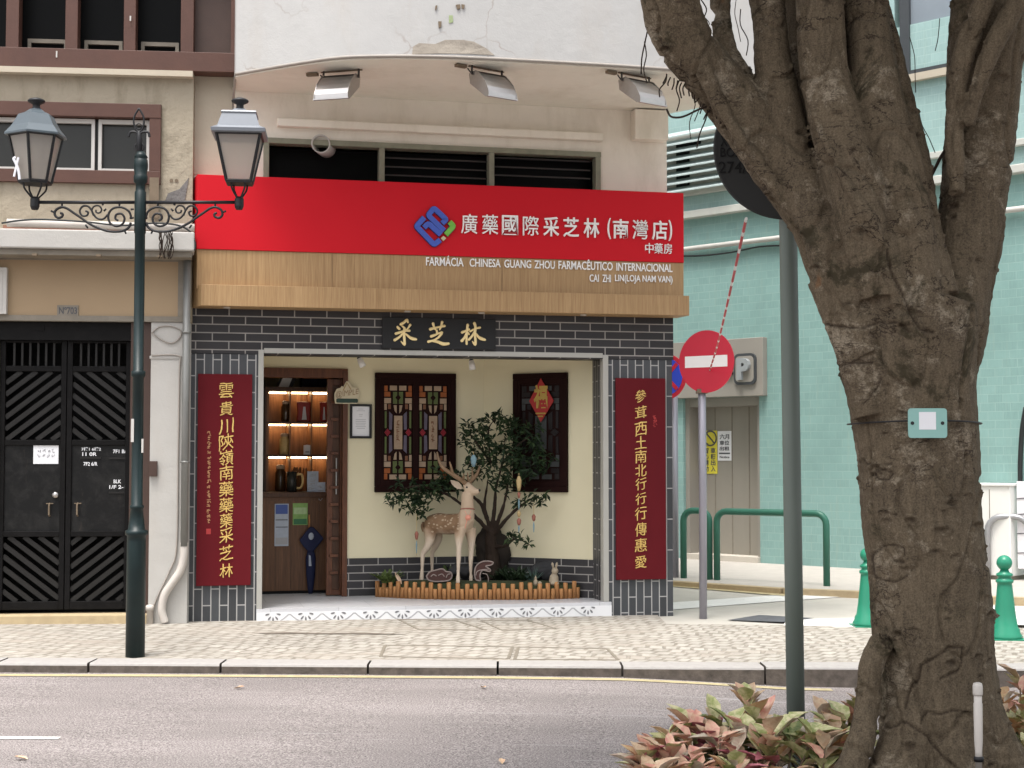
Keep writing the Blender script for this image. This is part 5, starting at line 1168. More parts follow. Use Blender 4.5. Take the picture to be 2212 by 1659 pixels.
# ---- small tree behind the deer
tb = W(1066, 1225, 15.0); tb.z = zbed
st = thing('potted_tree', 'small dark leafed tree with forked trunk behind the stag', 'tree', tb)
mb = MB(); ends = []
def br(pts, r0, r1, n=8):
    p = spline([W(u, v, d) for u, v, d in pts], 5); k_ = len(p); mb.tube(p, [r0 + (r1 - r0) * i / (k_ - 1) for i in range(k_)], n); return p
br([(1066, 1250, 15.0), (1064, 1215, 15.0), (1060, 1170, 14.98), (1062, 1145, 14.96)], .085, .045, 12)
B_list = [
 [(1062, 1150, 14.96), (1052, 1120, 14.95), (1047, 1090, 14.93), (1052, 1050, 14.88), (1060, 1000, 14.82)],
 [(1062, 1145, 14.96), (1068, 1100, 14.9), (1072, 1050, 14.85), (1085, 1000, 14.8), (1090, 950, 14.78)],
 [(1066, 1150, 14.96), (1085, 1100, 14.85), (1095, 1060, 14.8), (1105, 1000, 14.75)],
 [(1066, 1155, 14.96), (1100, 1115, 14.8), (1135, 1085, 14.7), (1165, 1070, 14.66)],
 [(1058, 1150, 14.96), (1035, 1125, 14.9), (1010, 1100, 14.85), (960, 1065, 14.8), (910, 1050, 14.75), (870, 1055, 14.72)],
 [(1052, 1120, 14.95), (1040, 1090, 14.95), (1025, 1075, 14.9), (1010, 1060, 14.88), (990, 1040, 14.85), (960, 1030, 14.85)],
 [(1066, 1180, 14.98), (1090, 1180, 14.85), (1110, 1165, 14.75), (1135, 1170, 14.7)],
 [(910, 1050, 14.75), (900, 1080, 14.72), (895, 1105, 14.7)], [(1085, 1000, 14.8), (1120, 960, 14.75), (1150, 940, 14.72)], [(1060, 1000, 14.82), (1025, 950, 14.8), (1005, 930, 14.8)], [(1060, 1000, 14.82), (1055, 930, 14.78), (1075, 900, 14.78)]]
for b in B_list: br(b, .024 if len(b) > 3 else .012, .005)
remesh(mb, .007, 'trunk', M['bark_dark'], st, lambda c: .006 * noise.noise(c * 18))
rr = random.Random(21)
fol = MB()
def clump(u, v, d, ru, rv, rd, n, L=.075):
    ru *= 1.22; rv *= 1.22
    for i in range(int(n * 1.0)):
        while True:
            a_, b_, c_ = rr.uniform(-1, 1), rr.uniform(-1, 1), rr.uniform(-1, 1)
            if a_ * a_ + b_ * b_ + c_ * c_ <= 1: break
        p = W(u + a_ * ru, v + b_ * rv, d + c_ * rd)
        for j in range(rr.choice((3, 4, 5))):
            dr = Vector((rr.uniform(-1, 1), rr.uniform(-1, .3), rr.uniform(-.6, .9)))
            fol.leaf(p, dr, Vector((rr.uniform(-.5, .5), -.6, 1)), L * rr.uniform(.65, 1.15), L * .38, 0 if rr.random() < .7 else 1, .2)
for c in ((1075, 940, 14.78, 50, 42, .14, 60), (1120, 960, 14.75, 50, 50, .14, 66), (1030, 955, 14.8, 30, 32, .1, 30), (1100, 1005, 14.76, 60, 38, .14, 60), (1045, 1000, 14.8, 32, 36, .1, 30), (1012, 930, 14.82, 16, 18, .06, 10), (1150, 1000, 14.73, 42, 28, .1, 30), (1080, 905, 14.8, 20, 14, .06, 10),
          (960, 1045, 14.82, 32, 28, .08, 34), (925, 1060, 14.76, 38, 26, .08, 36), (880, 1070, 14.74, 34, 26, .08, 24), (850, 1080, 14.72, 18, 22, .06, 10), (905, 1100, 14.72, 22, 22, .06, 16), (990, 1040, 14.86, 20, 18, .06, 14),
          (1155, 1075, 14.66, 26, 16, .06, 14), (1125, 1090, 14.7, 14, 14, .05, 6), (1110, 1160, 14.75, 18, 10, .05, 7), (1132, 1175, 14.7, 12, 10, .04, 6), (1020, 1000, 14.8, 16, 22, .06, 10), (1090, 1050, 14.78, 24, 18, .08, 10)):
    clump(*c)
fol.build('crown', [M['leaf_dark'], M['leaf_mid']], st)
# ---- hanging tassels
def tassel(u, v0, v1, d, parts, label):
    p0 = W(u, v0, d); p1 = W(u, v1, d); t = thing('tassel', label, 'tassel', (p0.x, p0.y, p1.z), ID, 'tassels hung on the small tree')
    L_ = p0.z - p1.z
    a = MB(); a.tube([p0, (p0.x, p0.y, p1.z)], .003, 5); a.build('cord', M['tassel_yellow'], t)
    for f0, f1, r, m in parts:
        a = MB(); za, zb = p0.z - L_ * f0, p0.z - L_ * f1; a.lathe(p0.x, p0.y, [(r * .4, za), (r, za + (zb - za) * .3), (r * .8, za + (zb - za) * .7), (r * .45, zb)], 10); a.build('bead' if r > .012 else 'strand', M[m], t, True)
TY, TB, TR = 'tassel_yellow', 'tassel_blue', 'tassel_red'
tassel(1121, 1022, 1150, 14.55, [(.05, .3, .026, TY), (.32, .42, .016, TR), (.43, .62, .009, TB), (.64, .74, .02, TY), (.76, .88, .022, TR), (.88, 1., .008, TB)], 'longest tassel with yellow, blue and red beads on the right of the small tree')
tassel(1153, 1090, 1150, 14.6, [(.35, .6, .02, TR), (.62, 1., .008, TB)], 'short tassel with red bead beside the longest tassel')
tassel(900, 1110, 1200, 14.68, [(.42, .62, .02, TR), (.64, .95, .007, TB)], 'tassel with red bead and blue strand hanging behind the stag, left')
tassel(1023, 975, 1012, 14.6, [(.2, .9, .03, TB)], 'light blue tassel above the antlers of the stag')
# ---- bed plants and ornaments
def fern(u, v, d, n, L, m, label, name='fern_plant', cat='fern', spread=1.):
    p = W(u, v, d); p.z = zbed - .01; t = MB(); r2 = random.Random(int(u * 3 + v))
    for i in range(n):
        a_ = r2.uniform(0, 6.28); dr = Vector((math.cos(a_) * .6 * spread, math.sin(a_) * .4 - .15, r2.uniform(.5, 1.2))).normalized(); q = p + Vector((r2.uniform(-.06, .06) * spread, r2.uniform(-.03, .03), 0)); l_ = L * r2.uniform(.6, 1.1)
        for j in range(6):
            b = q + dr * l_ * (j + 1) / 6 - Vector((0, 0, .25 * l_ * ((j + 1) / 6) ** 2))
            for s in (-1, 1): t.leaf(b, Vector((dr.y * s, -dr.x * s, 0)) + dr * .6, (0, -.4, 1), l_ * .3 * (1.1 - j / 7), l_ * .09, 0, .2)
        t.tube([q, q + dr * l_ * .5, q + dr * l_ - Vector((0, 0, .25 * l_))], [.003, .002, .001], 4)
    return tag(t.build(name, m, None, base=p), label, cat)
fern(838, 1245, 14.72, 34, .16, M['fern'], 'yellow green mossy fern at the left end of the bed')
fern(965, 1225, 14.98, 30, .22, plain('moss_green', (.05, .085, .015), .6, .5, 18, 0), 'bright green fern beneath the belly of the stag')
fern(1118, 1240, 14.72, 34, .2, M['leaf_dark'], 'dark green fern right of the tree trunk')
fern(1085, 1240, 14.85, 26, .2, M['leaf_dark'], 'dark green fern against the foot of the tree trunk')
def grassy(u, d, label):
    p = W(u, 1240, d); p.z = zbed - .01; t = MB(); r2 = random.Random(9)
    for i in range(36): a_ = r2.uniform(0, 6.28); t.leaf(p, (math.cos(a_) * .6, math.sin(a_) * .4, r2.uniform(.5, 1.3)), (0, -1, .3), r2.uniform(.1, .19), .007, 0, .3)
    tag(t.build('grass_tuft', M['grass_blue'], None, base=p), label, 'grass tuft')
grassy(1150, 14.7, 'blue green grass tuft left of the white rabbit figurine')
def rock(u, v, d, r, sc, m, label, seed, name='rock'):
    p = W(u, v, d); t = MB(); t.ball(p, r, 0, 20, sc, .55, seed); tag(t.build(name, m, None, True, base=(p.x, p.y, zbed - .02)), label, 'rock')
rock(1000, 1232, 14.85, .1, (1.1, .8, .7), M['rock_dark'], 'dark rock between the front legs of the stag', 2)
rock(1180, 1236, 14.85, .12, (1.2, .8, .75), M['rock_dark'], 'dark rock behind the white rabbit figurine', 5)
rock(1060, 1190, 15.06, .2, (.8, .5, 1.1), plain('trunk_rock', (.022, .016, .012), .9, .5), 'tall dark brown rock behind the foot of the tree', 8)
def lingz(pts_out, holes, d, label):
    cs = [W(u, v, d) for u, v in pts_out]; c = sum(cs, Vector()) / len(cs); t = thing('lingzhi_mushroom', label, 'mushroom', (c.x, c.y, zbed - .01), ID, 'dried mushrooms in the bed')
    sp2 = spline(cs + [cs[0]], 5)[:-1]; a = MB(); f = [p for p in sp2]; a.loft([p + Vector((0, -.012, 0)) for p in f], [p + Vector((0, .03, 0)) for p in f]); a.build('cap', M['lingzhi'], t, False, .006)
    a = MB(); a.tube([p + Vector((0, -.014, 0)) for p in sp2] + [sp2[0] + Vector((0, -.014, 0))], .007, 6)
    for h in holes: a.tube(spline([W(u, v, d - .016) for u, v in h], 4), .005, 6)
    a.build('rim', M['lingzhi_rim'], t, True)
def l4(pts): return [((1480 + x * .4159) * .54861, (2100 + y * .4159) * .54861) for x, y in pts]
lingz(l4([(480, 405), (510, 365), (560, 350), (630, 335), (665, 360), (710, 370), (722, 405), (700, 440), (650, 452), (560, 455), (500, 440)]), [l4([(520, 410), (545, 390), (575, 405)]), l4([(590, 400), (625, 385), (650, 410)]), l4([(665, 420), (680, 390), (705, 385)])], 14.6, 'flat oval dried mushroom with pale wavy rim, between the legs of the stag')
lingz(l4([(945, 440), (935, 380), (950, 310), (1000, 270), (1060, 262), (1110, 275), (1090, 300), (1040, 310), (1080, 340), (1075, 360), (1010, 350), (985, 400), (990, 445)]), [l4([(945, 400), (960, 360), (1010, 345), (1070, 340)]), l4([(1010, 380), (1050, 390), (1065, 430), (1062, 465)])], 14.62, 'tall curled dried mushroom with ringed brown bands at the foot of the tree')
# rabbit figurine, tiny figurine
rp = W(1196, 1262, 14.6); rp.z = zbed - .01
rb = thing('rabbit_figurine', 'white and brown rabbit figurine sitting behind the logs, right end of the bed', 'figurine', rp)
a = MB(); a.tube([(rp.x, rp.y, rp.z - .01), (rp.x, rp.y, rp.z + .02), (rp.x + .005, rp.y, rp.z + .07), (rp.x + .008, rp.y - .01, rp.z + .105)], [.035, .048, .042, .02], 12); a.ball((rp.x + .012, rp.y - .015, rp.z + .125), .034, 0, 12, (1, 1, .95)); a.ball((rp.x - .01, rp.y - .04, rp.z + .01), .018, 0, 8, (1.3, 1, .8)); a.ball((rp.x + .03, rp.y - .04, rp.z + .01), .018, 0, 8, (1.3, 1, .8)); remesh(a, .005, 'body', M['white_stone'], rb, None, 2)
a = MB(); a.tube([(rp.x - .002, rp.y - .01, rp.z + .15), (rp.x - .012, rp.y, rp.z + .19), (rp.x - .014, rp.y, rp.z + .205)], [.009, .012, .003], 8, 0, .6); a.tube([(rp.x + .022, rp.y - .01, rp.z + .15), (rp.x + .03, rp.y, rp.z + .19), (rp.x + .032, rp.y, rp.z + .205)], [.009, .012, .003], 8, 0, .6); a.build('ear', M['white_stone'], rb, True)
fp = W(1157, 1275, 14.58); fp.z = zbed - .03
a = MB(); a.tube([(fp.x, fp.y, fp.z), (fp.x, fp.y, fp.z + .05), (fp.x, fp.y, fp.z + .07), (fp.x, fp.y, fp.z + .1)], [.022, .02, .01, .004], 10); a.ball((fp.x, fp.y, fp.z + .075), .014, 0, 8); a.ball((fp.x + .04, fp.y, fp.z + .03), .02, 0, 8, (1, 1, .9)); tag(a.build('tiny_figurine', M['white_stone'], None, True, base=fp), 'tiny pale pointed figurine just above the log edging', 'figurine')
a = MB(); p = W(862, 1238, 14.66); a.leaf(W(868, 1262, 14.66), p - W(868, 1262, 14.66) + Vector((-.06, 0, .04)), (0, -1, .2), .13, .035, 0, .15, 4); a.leaf(W(868, 1262, 14.68), p - W(868, 1262, 14.66) + Vector((-.06, 0, .04)), (0, 1, .2), .13, .035, 0, -.15, 4); tag(a.build('bamboo_slice', M['jar_lid'], None, base=W(868, 1262, 14.66)), 'thin brown slice of wood leaning at the left of the bed', 'wood slice')

# ================================================================== STREET LAMP
LY = 11.1
lp = W(297, 1415, LY); lp.z = walk_z(lp.x); lx = W(299, 800, LY).x
lamp = thing('street_lamp', 'dark green cast iron street lamp with two lanterns and scrolled arms by the kerb', 'street lamp', (lx, LY, lp.z))
lz = lambda v: W(299, v, LY).z
px = LY / FPX
a = MB(); a.lathe(lx, LY, [(20.5 * px, lp.z - .02), (20 * px, lz(1170)), (20 * px, lz(1157)), (24 * px, lz(1155)), (24 * px, lz(1146)), (18 * px, lz(1144)), (16 * px, lz(1125)), (13 * px, lz(1100)), (15 * px, lz(1098)), (15 * px, lz(1092)), (12.2 * px, lz(1090)), (11.6 * px, lz(815)), (15 * px, lz(813)), (15 * px, lz(802)), (11.2 * px, lz(800)), (11 * px, lz(505)), (12.5 * px, lz(503)), (12.5 * px, lz(415)), (10.5 * px, lz(413)), (10.5 * px, lz(398)), (15 * px, lz(394)), (15 * px, lz(380)), (13 * px, lz(378)), (15.5 * px, lz(360)), (14.5 * px, lz(345)), (12 * px, lz(343)), (15 * px, lz(340)), (8 * px, lz(328))], 28); a.build('pole', M['post_green'], lamp, True)
a = MB()
def LP(u, v, dy=0): w = W(u, v, LY); return Vector((w.x, LY + dy, w.z))
a.stroke([LP(301, 330), LP(301, 300), LP(300, 285)], [.02, .022, .014], 10, 0, 1)
a.tube([LP(301 + 10 * math.sin(t), 318 - 9 * math.cos(t)) for t in [2 * math.pi * i / 14 for i in range(15)]], .006, 6)
a.tube(spline([LP(278, 296), LP(281, 286), LP(292, 285), LP(300, 290), LP(309, 285), LP(320, 286), LP(323, 296)], 4), .009, 8)
a.tube(spline([LP(300, 234), LP(291, 250), LP(289, 265), LP(294, 280), LP(300, 284), LP(307, 280), LP(311, 265), LP(309, 250), LP(300, 234)], 4), .007, 6)
a.tube([LP(300 + 6 * math.sin(t), 273 - 6 * math.cos(t)) for t in [2 * math.pi * i / 12 for i in range(13)]], .004, 6); a.build('finial', M['iron'], lamp, True)
for u0, u1 in ((85, 290), (310, 512)):
    a = MB(); a.tube([LP(u0, 437), LP(u1, 437)], .0125, 10); a.build('arm', M['iron'], lamp, True)
def c5(x, y): return (x * .248, 356.6 + y * .248)
def spiral(cx, cy, r0, r1, a0, turns, n=26):
    return [(cx + (r0 + (r1 - r0) * i / n) * math.cos(a0 + turns * 6.283 * i / n), cy + (r0 + (r1 - r0) * i / n) * math.sin(a0 + turns * 6.283 * i / n)) for i in range(n + 1)]
main = [(1140, 500), (1120, 545), (1060, 575), (960, 578), (860, 550), (770, 505), (700, 455), (640, 415), (580, 375), (530, 368), (485, 395), (478, 435), (505, 460), (540, 450), (545, 425), (525, 418)]
big = [(1145, 470), (1125, 405), (1060, 368), (985, 378), (945, 430), (955, 500), (1010, 532), (1065, 515), (1085, 465), (1060, 425), (1015, 430), (1005, 465), (1030, 485)]
scurve = [(940, 430), (900, 470), (850, 465), (815, 430), (795, 390), (765, 358), (720, 360), (695, 400), (715, 440), (755, 440), (768, 412), (745, 400)]
s2 = [(815, 440), (800, 395), (820, 360), (860, 355), (885, 385), (870, 415), (840, 412), (835, 390)]
def mirror(pts): return [(2 * 1207 - x, y) for x, y in pts]
for side in (0, 1):
    a = MB()
    for pts, r in ((main, .0095), (big, .0085), (scurve, .0075), (s2, .0065)):
        q = mirror(pts) if side else pts; a.tube(spline([LP(*c5(*p)) for p in q], 4), r, 7)
    for p0, p1 in (((540, 330), (540, 368)), ((1040, 330), (1040, 368)), ((445, 400), (480, 415)), ((745, 520), (765, 550)), ((1085, 570), (1098, 598)), ((1140, 385), (1165, 385)), ((1130, 460), (1165, 460)), ((890, 350), (905, 330)), ((905, 400), (925, 380))):
        q = mirror([p0, p1]) if side else [p0, p1]; a.tube([LP(*c5(*q[0])), LP(*c5(*q[1]))], [.008, .006], 6)
    a.build('scroll', M['iron'], lamp, True)
def lantern(uc, sides, rot, roofm, prof_r, half):
    """half: list of (v, half width px) for roof tiers; returns part with sub-parts"""
    c = LP(uc, 400); k_ = 1 / math.cos(math.pi / sides) if sides == 4 else 1.0
    def ring(v, w, n=sides): z = LP(uc, v).z; return [(c.x + w * px * k_ * math.cos(2 * math.pi * i / n + rot), LY + w * px * k_ * math.sin(2 * math.pi * i / n + rot), z) for i in range(n)]
    gt, gb = prof_r
    a = MB()
    for i in range(sides):
        A = ring(294, gt)[i]; B2 = ring(394, gb)[i]; a.tube([A, B2], .0115, 4)
    for i in range(sides):
        j = (i + 1) % sides; a.tube([ring(296, gt)[i], ring(296, gt)[j]], .011, 4); a.tube([ring(394, gb)[i], ring(394, gb)[j]], .011, 4)
    a.loft(ring(398, gb * 1.05), ring(394, gb * 1.05))
    for i in range(4):
        t = 2 * math.pi * i / 4 + .78; r_ = gb * .8 * px
        a.tube(spline([(c.x + r_ * math.cos(t), LY + r_ * math.sin(t), LP(uc, 398).z), (c.x + r_ * .9 * math.cos(t), LY + r_ * .9 * math.sin(t), LP(uc, 410).z), (c.x + r_ * .3 * math.cos(t), LY + r_ * .3 * math.sin(t), LP(uc, 427).z)], 4), .007, 6)
    a.lathe(c.x, LY, [(7 * px, LP(uc, 453).z), (10 * px, LP(uc, 446).z), (10 * px, LP(uc, 430).z), (6 * px, LP(uc, 425).z)], 14)
    o = a.build('lantern', M['iron'], lamp)
    a = MB()
    for i in range(sides):
        j = (i + 1) % sides; A, B2, C2, D2 = [Vector(q) for q in (ring(297, gt * .985)[i], ring(297, gt * .985)[j], ring(393, gb * .985)[j], ring(393, gb * .985)[i])]
        m_ = (A + C2) / 2; inn = (Vector((c.x, LY, m_.z)) - m_).normalized() * .004; a.loft([A, B2, C2, D2], [A + inn, B2 + inn, C2 + inn, D2 + inn])
    a.build('glass', M['lantern_glass'], o)
    a = MB(); rs = [ring(v, w) for v, w in half]; off = len(a.v)
    for g in rs: a.v += g
    for i in range(len(rs) - 1):
        for j in range(sides): a.f.append((i * sides + j, i * sides + (j + 1) % sides, (i + 1) * sides + (j + 1) % sides, (i + 1) * sides + j)); a.m.append(0)
    a.f.append(tuple(range(sides))); a.m.append(0); a.f.append(tuple((len(rs) - 1) * sides + j for j in range(sides - 1, -1, -1))); a.m.append(0)
    a.build('roof', roofm, o)
    a = MB(); f = lambda v: LP(uc, v).z; a.lathe(c.x, LY, [(12 * px, f(246)), (10 * px, f(236)), (8 * px, f(232)), (8 * px, f(226)), (18 * px, f(221)), (19 * px, f(218)), (16 * px, f(215)), (8 * px, f(212))], 18); a.build('knob', M['iron'], o, True)
lantern(76, 6, R(30), M['lantern_roof'], (57, 34), [(297, 57), (296, 67), (292, 67), (275, 52), (250, 38), (244, 24), (236, 13)])
lantern(517, 4, R(45 + 6), M['lantern_roof_b'], (47, 26), [(297, 47), (294, 57), (287, 58), (280, 45), (252, 36), (249, 38), (246, 36), (243, 17), (236, 10)])
a = MB(); q = LP(46, 365, -.13); a.tube(spline([q + Vector((0, 0, .06)), q + Vector((-.015, 0, .05)), q + Vector((.0, 0, .02)), q + Vector((.02, 0, -.03)), q + Vector((.03, 0, -.1))], 4), .009, 6, 0, .3); a.tube([q + Vector((.02, 0, .06)), q + Vector((-.01, 0, -.08))], .008, 6, 0, .3)
st_ = a.build('sticker', M['sticker_white'], lamp)
st_['label'] = 'white scrawled sticker on the left lantern'
a = MB(); a.box(LP(287, 940).x - .004, LP(292, 940).x, LY - .042, LY - .03, lz(955), lz(905)); a.box(LP(308, 960).x, LP(311, 960).x + .003, LY - .035, LY - .02, lz(978), lz(948)); a.build('sticker', M['white_paint'], lamp)

# ================================================================== GREEN BUILDING
gb = thing('tiled_building', 'sea green tiled building with a grey car park portal across the side street', 'building', (2, 0, .16), FG)
GX = lambda u, d=0., v=800: P(FG, u, v, d)[0]
GZ = lambda v, d=0., u=1700: P(FG, u, v, d)[1]
gl, gr = -9.0, 12.0
zA = P(FG, 1550, 466, 0)[1]     # lower cream ledge
zB = P(FG, 1525, 415, 0)[1]     # white ledge under the louvres
zP = P(FG, 1580, 528, 0)[1]     # pipe
dx0, dx1 = GX(1476, 0, 1000), GX(1641, 0, 1000)
zd1 = P(FG, 1560, 858, 0)[1]
mb = MB(); mb.box(gl, dx0, 0, .3, 0, zA); mb.box(dx1, gr, 0, .3, 0, zA); mb.box(dx0, dx1, 0, .3, zd1, zA)
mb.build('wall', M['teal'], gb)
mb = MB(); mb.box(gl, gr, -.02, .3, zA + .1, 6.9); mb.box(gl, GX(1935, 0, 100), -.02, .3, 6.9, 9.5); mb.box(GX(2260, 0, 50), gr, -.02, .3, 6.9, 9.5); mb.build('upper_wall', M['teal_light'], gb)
mb = MB(); mb.box(gl, gr, -.12, .3, zA, zA + .1); mb.box(gl, gr, -.1, -.021, zB - .03, zB + .05); mb.build('ledge', M['ledge'], gb, False, .008)
zw = P(FG, 2000, 158, 0)[1]
wn = MB(); a0, a1 = GX(1948, 0, 80), GX(2240, 0, 80); wn.box(a0, a0 + .13, -.05, .2, zw, 9.4); wn.box(a0 + .13, a1, -.045, .2, zw, zw + .06); wn.box(a1 - .06, a1, -.05, .2, zw + .06, 9.4); wo = wn.build('window', M['p_dark'], gb)
m2 = MB(); m2.box(a0 + .13, a1 - .06, .0, .03, zw + .06, 9.4); m2.build('pane', M['win_grey'], wo)
m2 = MB(); m2.box(a0 - .1, a1 + .1, -.1, -.021, zw - .09, zw - .001); m2.build('sill', M['pale_strip'], wo)
mb = MB(); mb.box(gl, gr, .4, .5, 0, 11); mb.box(gl, gr, .31, 8, 9.6, 11); mb.box(gl, gl + .3, .51, 8, 0, 11); mb.box(gr - .3, gr, .51, 8, 0, 11); mb.box(gl, gr, 7.7, 8, 0, 11); mb.build('core', M['panel_grey'], gb)
m2 = MB(); m2.tube([(gl, -.06, zP), (gr, -.06, zP)], .035, 10); m2.build('conduit_pipe', M['white_paint'], gb, True)
m2 = MB(); m2.tube(spline([(GX(u, -.05, v), -.05, P(FG, u, v, -.05)[1]) for u, v in ((1470, 553), (1520, 552), (1580, 545), (1640, 533), (1700, 530))], 4), .012, 6); m2.build('cable', M['cable_black'], gb, True)
# louvred vent
lv = MB(); la, lb = GX(1440, -.1, 350), GX(1580, -.1, 350); z0 = P(FG, 1500, 405, -.1)[1]; z1 = P(FG, 1500, 285, -.1)[1]
lv.box(la - 1.2, la - 1.1, -.2, -.021, z0, z1); lv.box(lb, lb + .1, -.2, -.021, z0, z1)
for i in range(8): z = z0 + (z1 - z0) * i / 7; lv.add([(la - 1.1, -.22, z - .035), (lb, -.22, z - .035), (lb, -.08, z + .045), (la - 1.1, -.08, z + .045), (la - 1.1, -.22, z - .055), (lb, -.22, z - .055), (lb, -.08, z + .025), (la - 1.1, -.08, z + .025)], [(0, 1, 2, 3), (7, 6, 5, 4), (0, 4, 5, 1), (2, 6, 7, 3), (1, 5, 6, 2), (3, 7, 4, 0)])
lvo = lv.build('louvred_vent', M['louvre'], gb)
m2 = MB(); m2.box(la - 1.1, lb, -.05, -.021, z0, z1); m2.build('backing', M['ledge'], lvo)
m2 = MB()
for i in range(6): z = z0 + (z1 - z0) * (i + .55) / 7; m2.box(GX(1461, -.07, 350), GX(1488 + (i == 5) * 25, -.07, 350), -.075, -.051, z - .035, z + .035)
m2.build('gap_shade', M['black_room'], lvo)  # black strips painted as the shade in the gaps between blades
# portal
pm = MB(); pxa, pxb = GX(1440, -.1, 800), GX(1648, -.1, 800); pza, pzb = P(FG, 1600, 856, -.1)[1], P(FG, 1600, 731, -.1)[1]
pm.box(pxa, pxb, -.1, -.001, pza, pzb); pm.build('portal_panel', M['panel_grey'], gb, False, .006)
dm_ = MB(); zdd = .24; dm_.box(dx0 + .07, dx1 - .07, .26, .3, zdd, zd1 - .12); dr_ = dm_.build('shutter_door', M['door_grey'], gb)
m2 = MB(); m2.box(dx0 + .002, dx0 + .07, .05, .3, zdd, zd1 - .001); m2.box(dx1 - .07, dx1 - .002, .05, .3, zdd, zd1 - .001); m2.box(dx0 + .07, dx1 - .07, .06, .3, zd1 - .12, zd1 - .001); m2.build('frame', M['panel_grey'], dr_)
m2 = MB()
for i in range(1, 4): x = dx0 + .07 + (dx1 - dx0 - .14) * i / 4; m2.box(x - .006, x + .006, .255, .26, zdd, zd1 - .13)
m2.build('joint', M['grey_trim'], dr_)
m2 = MB(); m2.box(dx0 - .0, dx1 + .0, -.05, .399, .0, zdd - .001); m2.build('doorstep', plain('pale_step', (.5, .46, .4), .85), gb)
psn = thing('parking_sign', 'raised grey letter P in a dark rounded frame on the portal panel', 'sign', (GX(1607, -.13, 800), -.13, P(FG, 1607, 833, -.13)[1]), FG)
q = lambda u, v, d=-.13: P(FG, u, v, d)
def rrect(u0, u1, v0, v1, r, d):
    x0, z0 = q(u0, v1, d); x1, z1 = q(u1, v0, d); x1 = q(u1, (v0 + v1) / 2, d)[0]; pts = []
    for cx, cz, a0 in ((x1 - r, z1 - r, 0), (x0 + r, z1 - r, 90), (x0 + r, z0 + r, 180), (x1 - r, z0 + r, 270)):
        for i in range(6): t = R(a0 + 18 * i); pts.append((cx + r * math.cos(t), cz + r * math.sin(t)))
    return pts
a = MB(); a.prism(rrect(1585, 1632, 762, 832, .08, -.13), -.13, -.101); a.build('frame', M['p_dark'], psn)
a = MB(); a.prism(rrect(1589, 1628, 768, 826, .06, -.13), -.134, -.1305); a.build('face', M['panel_grey'], psn)
a = MB(); x0, z0 = q(1596, 821); x1, z1 = q(1622, 773); a.text('P', x0, x1, z0, z1, -.1345, .05, 0, .05); a.build('letter', M['p_grey'], psn)
a = MB(); x0, z0 = q(1560, 810); x1, z1 = q(1581, 778); a.text('E', x0, x1, z0, z1, -.101, .04, 0, .04); pe = a.build('letter', M['p_dark'], psn)
def sticker(u0, u1, v0, v1, m, label, name, lines):
    d = .255; x0, z0 = P(FG, u0, v1, d); x1, z1 = P(FG, u1, v0, d); t = thing(name, label, 'sticker', ((x0 + x1) / 2, d, z0), FG)
    a = MB(); a.box(x0, x1, d - .004, d + .0045, z0, z1); a.build('sheet', m, t); a = MB()
    for (body, f0, f1, g0, g1) in lines: a.text(body, x0 + (x1 - x0) * f0, x0 + (x1 - x0) * f1, z0 + (z1 - z0) * g0, z0 + (z1 - z0) * g1, d - .004, .003, 0, .02)
    a.build('lettering', M['ink'], t)
    return t, (x0, x1, z0, z1, d)
ty, (x0, x1, z0, z1, d) = sticker(1515, 1549, 930, 1023, M['yellow_st'], 'yellow warning sticker with black characters on the grey shutter', 'warning_sticker', [('車', .62, .9, .47, .6), ('輛', .62, .9, .33, .46), ('出', .62, .9, .19, .32), ('入', .62, .9, .05, .18), ('留', .2, .48, .47, .6), ('心', .2, .48, .33, .46), ('請', .2, .48, .19, .32), ('勿', .2, .48, .05, .18)])
a = MB(); cx, cz = x0 + (x1 - x0) * .6, z0 + (z1 - z0) * .82; a.tube([(cx + .1 * math.cos(t), d - .007, cz + .1 * math.sin(t)) for t in [6.2832 * i / 24 for i in range(25)]], .012, 5); a.tube([(cx - .06, d - .007, cz + .06), (cx + .06, d - .007, cz - .06)], .01, 5); a.build('emblem', M['ink'], ty)
sticker(1551, 1580, 931, 995, M['paper'], 'white printed notice on the grey shutter right of the yellow sticker', 'notice_sticker', [('六月', .15, .85, .72, .9), ('車位', .15, .85, .52, .68), ('出租', .15, .85, .34, .48), ('______', .1, .9, .22, .27), ('Notice', .15, .85, .08, .16)])
# black service cable and white banner at the right edge
m2 = MB(); m2.tube(spline([(GX(u, -.1, v), -.1, P(FG, u, v, -.1)[1]) for u, v in ((2216, 880), (2208, 930), (2204, 1000), (2204, 1060))], 4), .03, 8); m2.build('service_pipe', M['cable_black'], gb, True)
bn = thing('banner', 'white plastic banner with dark crossed strings at the far right', 'banner', (GX(2230, -.3, 1150), -.3, P(FG, 2230, 1236, -.3)[1]), FG)
a = MB(); x0 = GX(2199, -.3, 1150); x1 = GX(2300, -.3, 1150); z0 = P(FG, 2230, 1230, -.3)[1]; z1 = P(FG, 2230, 1040, -.3)[1]; a.box(x0, x1, -.32, -.3, z0, z1); a.build('sheet', M['banner'], bn, False, .004)
a = MB()
for f in (.18, .4, .62, .8): a.tube([(x0, -.324, z0 + (z1 - z0) * f), (x1, -.324, z0 + (z1 - z0) * (f + .05))], .005, 5)
a.build('string', M['ink'], bn)
